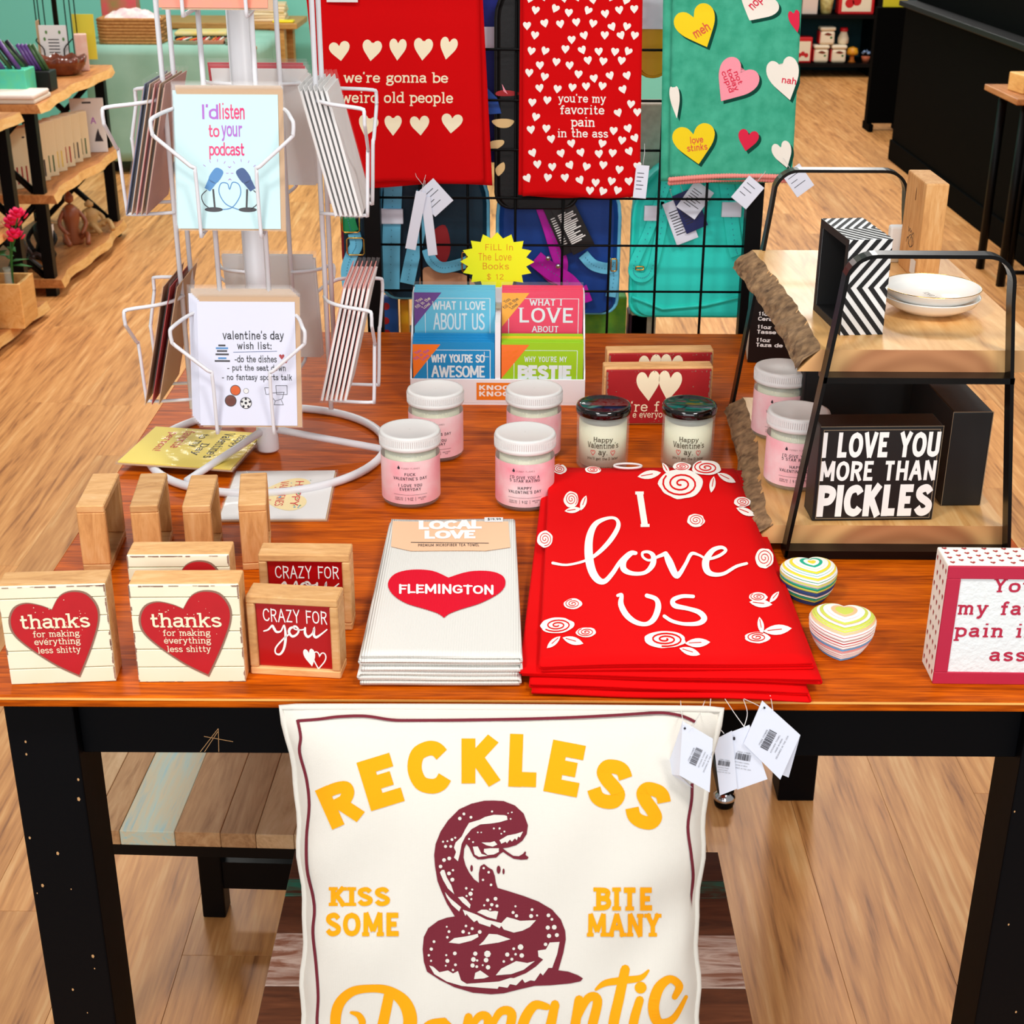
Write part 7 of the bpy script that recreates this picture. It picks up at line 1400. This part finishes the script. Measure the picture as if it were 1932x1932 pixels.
for k, (x, y, c) in enumerate(((-1.85, 7.44, (150, 140, 110)), (-1.72, 7.46, (190, 120, 90)), (-1.58, 7.44, (120, 130, 110)))):
    t = small_box('pencil_pack', ['olive pack of candy-striped pencils on the turquoise cloth', 'coral pack of pencils on the turquoise cloth', 'grey green pack of pencils near the spinner pole'][k], 'pack', (x, y, CZ), (.14, .16, .02), mat('pack_%d' % k, c, .5), radians(12 * k - 10), None, .003)
    for q in range(6): MB().tube([(-.05 + q * .02, -.07, .0245), (-.05 + q * .02, .06, .0245)], .004, 6).build('pencil', [M_or, M_red, M_owh, mat('pack_green', (40, 90, 50), .6)][(q + k) % 4], t)
for k, (x, y, z) in enumerate(((-1.82, 7.66, CZ), (-1.82, 7.66, CZ + .0245))): small_box('patterned_tray', ['dark rimmed tray under a pale tray at the back', 'pale green tray stacked on a dark rimmed tray'][k], 'tray', (x, y, z), (.30, .2, .024), [v_blk, mat('tray_pale', (206, 214, 190), .5, var=(14, (230, 190, 60), .4))][k], radians(5), None, .01)
bt = thing('wooden_table', 'plain wooden table in the back beside the turquoise cloth', 'table', (-1.75, 8.50, 0)); M_bt = wood('light_table_wood', [(170, 112, 50), (206, 148, 76), (222, 172, 100)], scale=(4, 30, 30), rough=.5)
MB().box((-.50, -.25, .715), (.40, .25, .75)).build('table_top', M_bt, bt, bevel=.004)
for x in (-.42, .27):
    for y in (-.19, .19): MB().box((x - .045, y - .045, 0), (x + .045, y + .045, .7145)).build('leg', M_bt, bt)
MB().box((-.37, -.22, .65), (.22, -.19, .7145)).build('apron', M_bt, bt)
for k in range(6): small_box('folded_cloth', ['lowest', 'second lowest', 'third', 'fourth', 'fifth', 'topmost'][k] + ' cream cloth in the folded pile on the wooden back table', 'cloth', (-1.55, 8.45, .7505 + k * .0175), (.22, .2, .017), mat('cream_cloth_%d' % (k % 2), [(240, 222, 186), (226, 200, 160)][k % 2], .9), radians(3 * (k % 3)), 'folded cloths on the back table', .005)
small_box('yellow_dish', 'flat yellow dish at the corner of the wooden back table', 'dish', (-1.44, 8.31, .7505), (.13, .09, .014), mat('dish_yellow', (244, 220, 10), .5), 0, None, .006)
small_box('green_gift_box', 'bright green box with pink flowers behind the wicker basket', 'box', (-2.28, 7.66, CZ), (.20, .14, .24), mat('gift_green', (40, 150, 50), .5, var=(12, (220, 60, 90), .3)), radians(4))

# ------------------------------------------------------------------ right side: black counter, panels and far shelves
ctr = thing('store_counter', 'long black store counter along the aisle', 'counter', (2.75, 6.3, 0)); M_ctr = mat('counter_black', (3, 3, 3), .8, spec=.04)
MB().box((-.42, -1.9, 0), (.4, 1.62, .90)).build('front_panel', M_ctr, ctr, bevel=.004); MB().box((-.46, -1.92, .9005), (.42, 1.64, .93)).build('counter_top', mat('counter_edge', (6, 6, 7), .5, spec=.2), ctr, bevel=.004); MB().box((-.36, -1.9, .9305), (.4, 1.62, 1.35)).build('upper_panel', M_ctr, ctr); MB().box((-.432, -1.9, .0), (-.4205, 1.62, .12)).build('kick_board', M_ctr, ctr, bevel=.002)
et = thing('side_table', 'slim side table with black legs and wooden top by the counter', 'table', (2.17, 5.0, 0)); 
MB().box((-.13, -.15, .775), (.10, .3, .80)).build('table_top', M_slab, et, bevel=.004)
for x in (-.06, .07):
    for y, s in ((-.06, -1), (.24, 1)): MB().tube([(x, y + s * .0, 0), (x, y, .7745)], .019, 6).build('leg', M_blackm, et)
MB().tube([(-.06, -.06, .06), (.07, -.06, .06)], .011, 6).build('stretcher', M_blackm, et)
small_box('wooden_box', 'small pale wooden box on the slim side table', 'box', (2.17, 5.06, .8005), (.16, .14, .075), M_slabe, radians(8))
pn = thing('panel_stand', 'black upright panel at the end of the counter', 'panel', (2.47, 9.0, 0)); MB().box((-.06, -.04, .05), (.18, .04, .80)).build('panel', M_ctr, pn); 
for x in (-.04, .16): MB().box((x - .015, -.1, 0), (x + .015, .1, .0495)).build('foot', M_ctr, pn)
tt = small_box('avocado_print', 'yellow avocado print propped on top of the black panel', 'print', (2.53, 9.0, .8005), (.16, .02, .22), mat('avocado_yellow', (206, 190, 20), .6), 0, None, .004); f = lambda u, v, d=0: V((u, -.0101 - d, v)); print_on('avocado_shape_print', disc(.01, .12, .05, 18, .062), f, mat('avocado_green', (120, 130, 20), .6), tt); print_on('avocado_shape_print', disc(.01, .115, .025, 16), f, mat('avocado_stone', (170, 100, 20), .6), tt, .0008)
gc = thing('cloth_stand', 'slim black stand carrying the green printed cloth', 'stand', (2.47, 8.2, 0)); MB().box((-.06, -.012, .06), (.07, .012, .66)).build('board', M_ctr, gc); MB().box((-.01, -.05, 0), (.02, .05, .0595)).build('foot', M_ctr, gc)
g2 = thing('printed_cloth', 'bright green bird print cloth hanging beside the counter', 'cloth', (2.475, 8.18, .03)); MB().grid(8, 24, lambda a, b: V((-.056 + .115 * a + .012 * (1 - b) * 0, .004 * sin(9 * a), .62 * b))).build('cloth', fabric('leaf_green_cloth', (104, 168, 40), weave=60, strength=.2, var=(9, (110, 200, 130))), g2, solid=.004, fix=False); f = lambda u, v, d=0: V((u, -.006 - d, v))
print_on('bird_print', disc(.045, .45, .028, 14, .06), f, M_ink, g2); print_on('bird_print', ribbon(smooth_path([(-.02, .40), (0, .34), (.01, .29), (.04, .28)], 5), .010), f, v_nv, g2); rr = random.Random(1)
for k in range(30): x, z = rr.uniform(-.045, .05), rr.uniform(.02, .6); print_on('leaf_print', disc(x, z, .004, 6, .008), f, [M_lf, M_dred, mat('leaf_dark', (30, 60, 20), .7)][(k % 7 == 0) + (k % 3 == 0) * 2 if k % 7 else 1], g2)
fs = thing('back_shelf', 'black shelf unit with teal back in the far room', 'shelf unit', (2.9, 11.95, 0)); M_bk = mat('shelf_back_teal', (8, 74, 84), .7)
for z in (.115, .51, .92): MB().box((-.62, -.27, z - .03), (.35, .25, z)).build('shelf_board', M_blackm, fs)
for x in (-.63, .17): MB().box((x - .02, -.27, 0), (x + .02, .25, 1.3)).build('upright', M_blackm, fs)
MB().box((-.65, .2505, 0), (.36, .27, 1.3)).build('back_panel', M_bk, fs)
M_rw = mat('red_tin', (206, 20, 30), .4); M_ws = mat('ivory_glaze', (246, 232, 206), .4); M_mush = mat('mushroom_brown', (120, 44, 14), .6)
for k, (x, z) in enumerate(((2.62, .1155), (2.77, .1155), (2.66, .263))):
    t = thing('mushroom_canister', ['ivory canister at the bottom of the small pyramid, next to the tomato carton', 'ivory canister at the bottom of the small pyramid, under the milk jar', 'ivory canister on top of the small pyramid'][k], 'canister', (x, 11.78, z), 0, 'ivory canisters in the far room'); MB().box((-.062, -.06, 0), (.062, .06, .115)).build('canister', M_ws, t, bevel=.02); MB().box((-.066, -.064, .1155), (.066, .064, .146)).build('lid', M_ws, t, bevel=.012); MB().box((-.07, -.05, .01), (-.0625, .06, .11)).build('red_side', M_rw, t, bevel=.004)
    print_on('mushroom_print', fill([smooth_path([(-.03, .085), (0, .10), (.035, .085), (.01, .075)], 3, True)]), lambda u, v, d=0: V((u, -.0605 - d, v)), M_mush, t); print_on('mushroom_print', disc(.03, .06, .01, 8), lambda u, v, d=0: V((u, -.0605 - d, v)), M_lf, t)
t = thing('milk_jar', 'white jar with a red cap on the far canister pyramid', 'jar', (2.81, 11.80, .263)); MB().lathe([(.035, 0), (.045, .01), (.047, .05), (.03, .09), (.026, .105)], 20).build('jar', M_ws, t); MB().lathe([(.032, .1055), (.034, .115), (.03, .135)], 18).build('cap', M_rw, t)
def carton(label, x, z, w_, h_, dots_=3):
    t = thing('patterned_carton', label, 'carton', (x, 11.79, z)); MB().box((-w_ / 2, -.07, 0), (w_ / 2, .07, h_)).build('carton', M_rw, t, bevel=.008); f = lambda u, v, d=0: V((u, -.0701 - d, v)); print_on('panel_print', rect(-w_ * .41, h_ * .08, w_ * .41, h_ * .84), f, M_ws, t)
    for k in range(dots_): print_on('fruit_print', disc(-w_ * .2 + k * w_ * .2, h_ * (.3 + .06 * (k % 2)), w_ * .13, 10), f, M_rw, t, .0008)
carton('red bordered carton with tomatoes on the lower far shelf', 2.46, .1155, .15, .21); carton('large red bordered carton on the upper far shelf', 2.88, .5105, .30, .30, 2)
small_box('pale_carton', 'pale pink carton on the upper far shelf', 'carton', (2.49, 11.79, .5105), (.13, .12, .22), mat('carton_blush', (232, 208, 196), .6))
t = thing('floral_cup', 'ivory cup with floral print on the upper far shelf', 'cup', (2.64, 11.79, .5105)); MB().lathe([(.04, 0), (.045, .01), (.062, .16), (.058, .16)], 24).build('cup', mat('floral_glaze', (234, 222, 150), .5, var=(30, (150, 120, 50), .4)), t)
t = thing('mushroom_toy', 'yellow and red toy mushroom on the lower far shelf', 'toy', (2.90, 11.80, .1155)); MB().lathe([(.035, 0), (.02, .02), (.018, .06)], 16).build('stalk', mat('toy_orange', (220, 120, 30), .6), t); MB().lathe([(.045, .0605), (.05, .08), (.04, .115), (.001, .13)], 18).build('mushroom_cap', mat('toy_red_yellow', (216, 60, 20), .5, var=(14, (240, 190, 30), .7)), t)
t = thing('flower_pot', 'tiny pot with pale blue flowers on the lower far shelf', 'plant pot', (3.02, 11.80, .1155)); MB().lathe([(.03, 0), (.04, .05)], 14).build('pot', mat('pot_terracotta', (190, 96, 60), .7), t)
for k in range(5): MB().lathe([(.001, -.014), (.016, 0), (.001, .014)], 9, c=(.03 * cos(k * 1.3), .02 * sin(k * 1.3), .075 + .012 * (k % 2))).build('bloom', mat('bloom_blue', (150, 180, 226), .7), t)
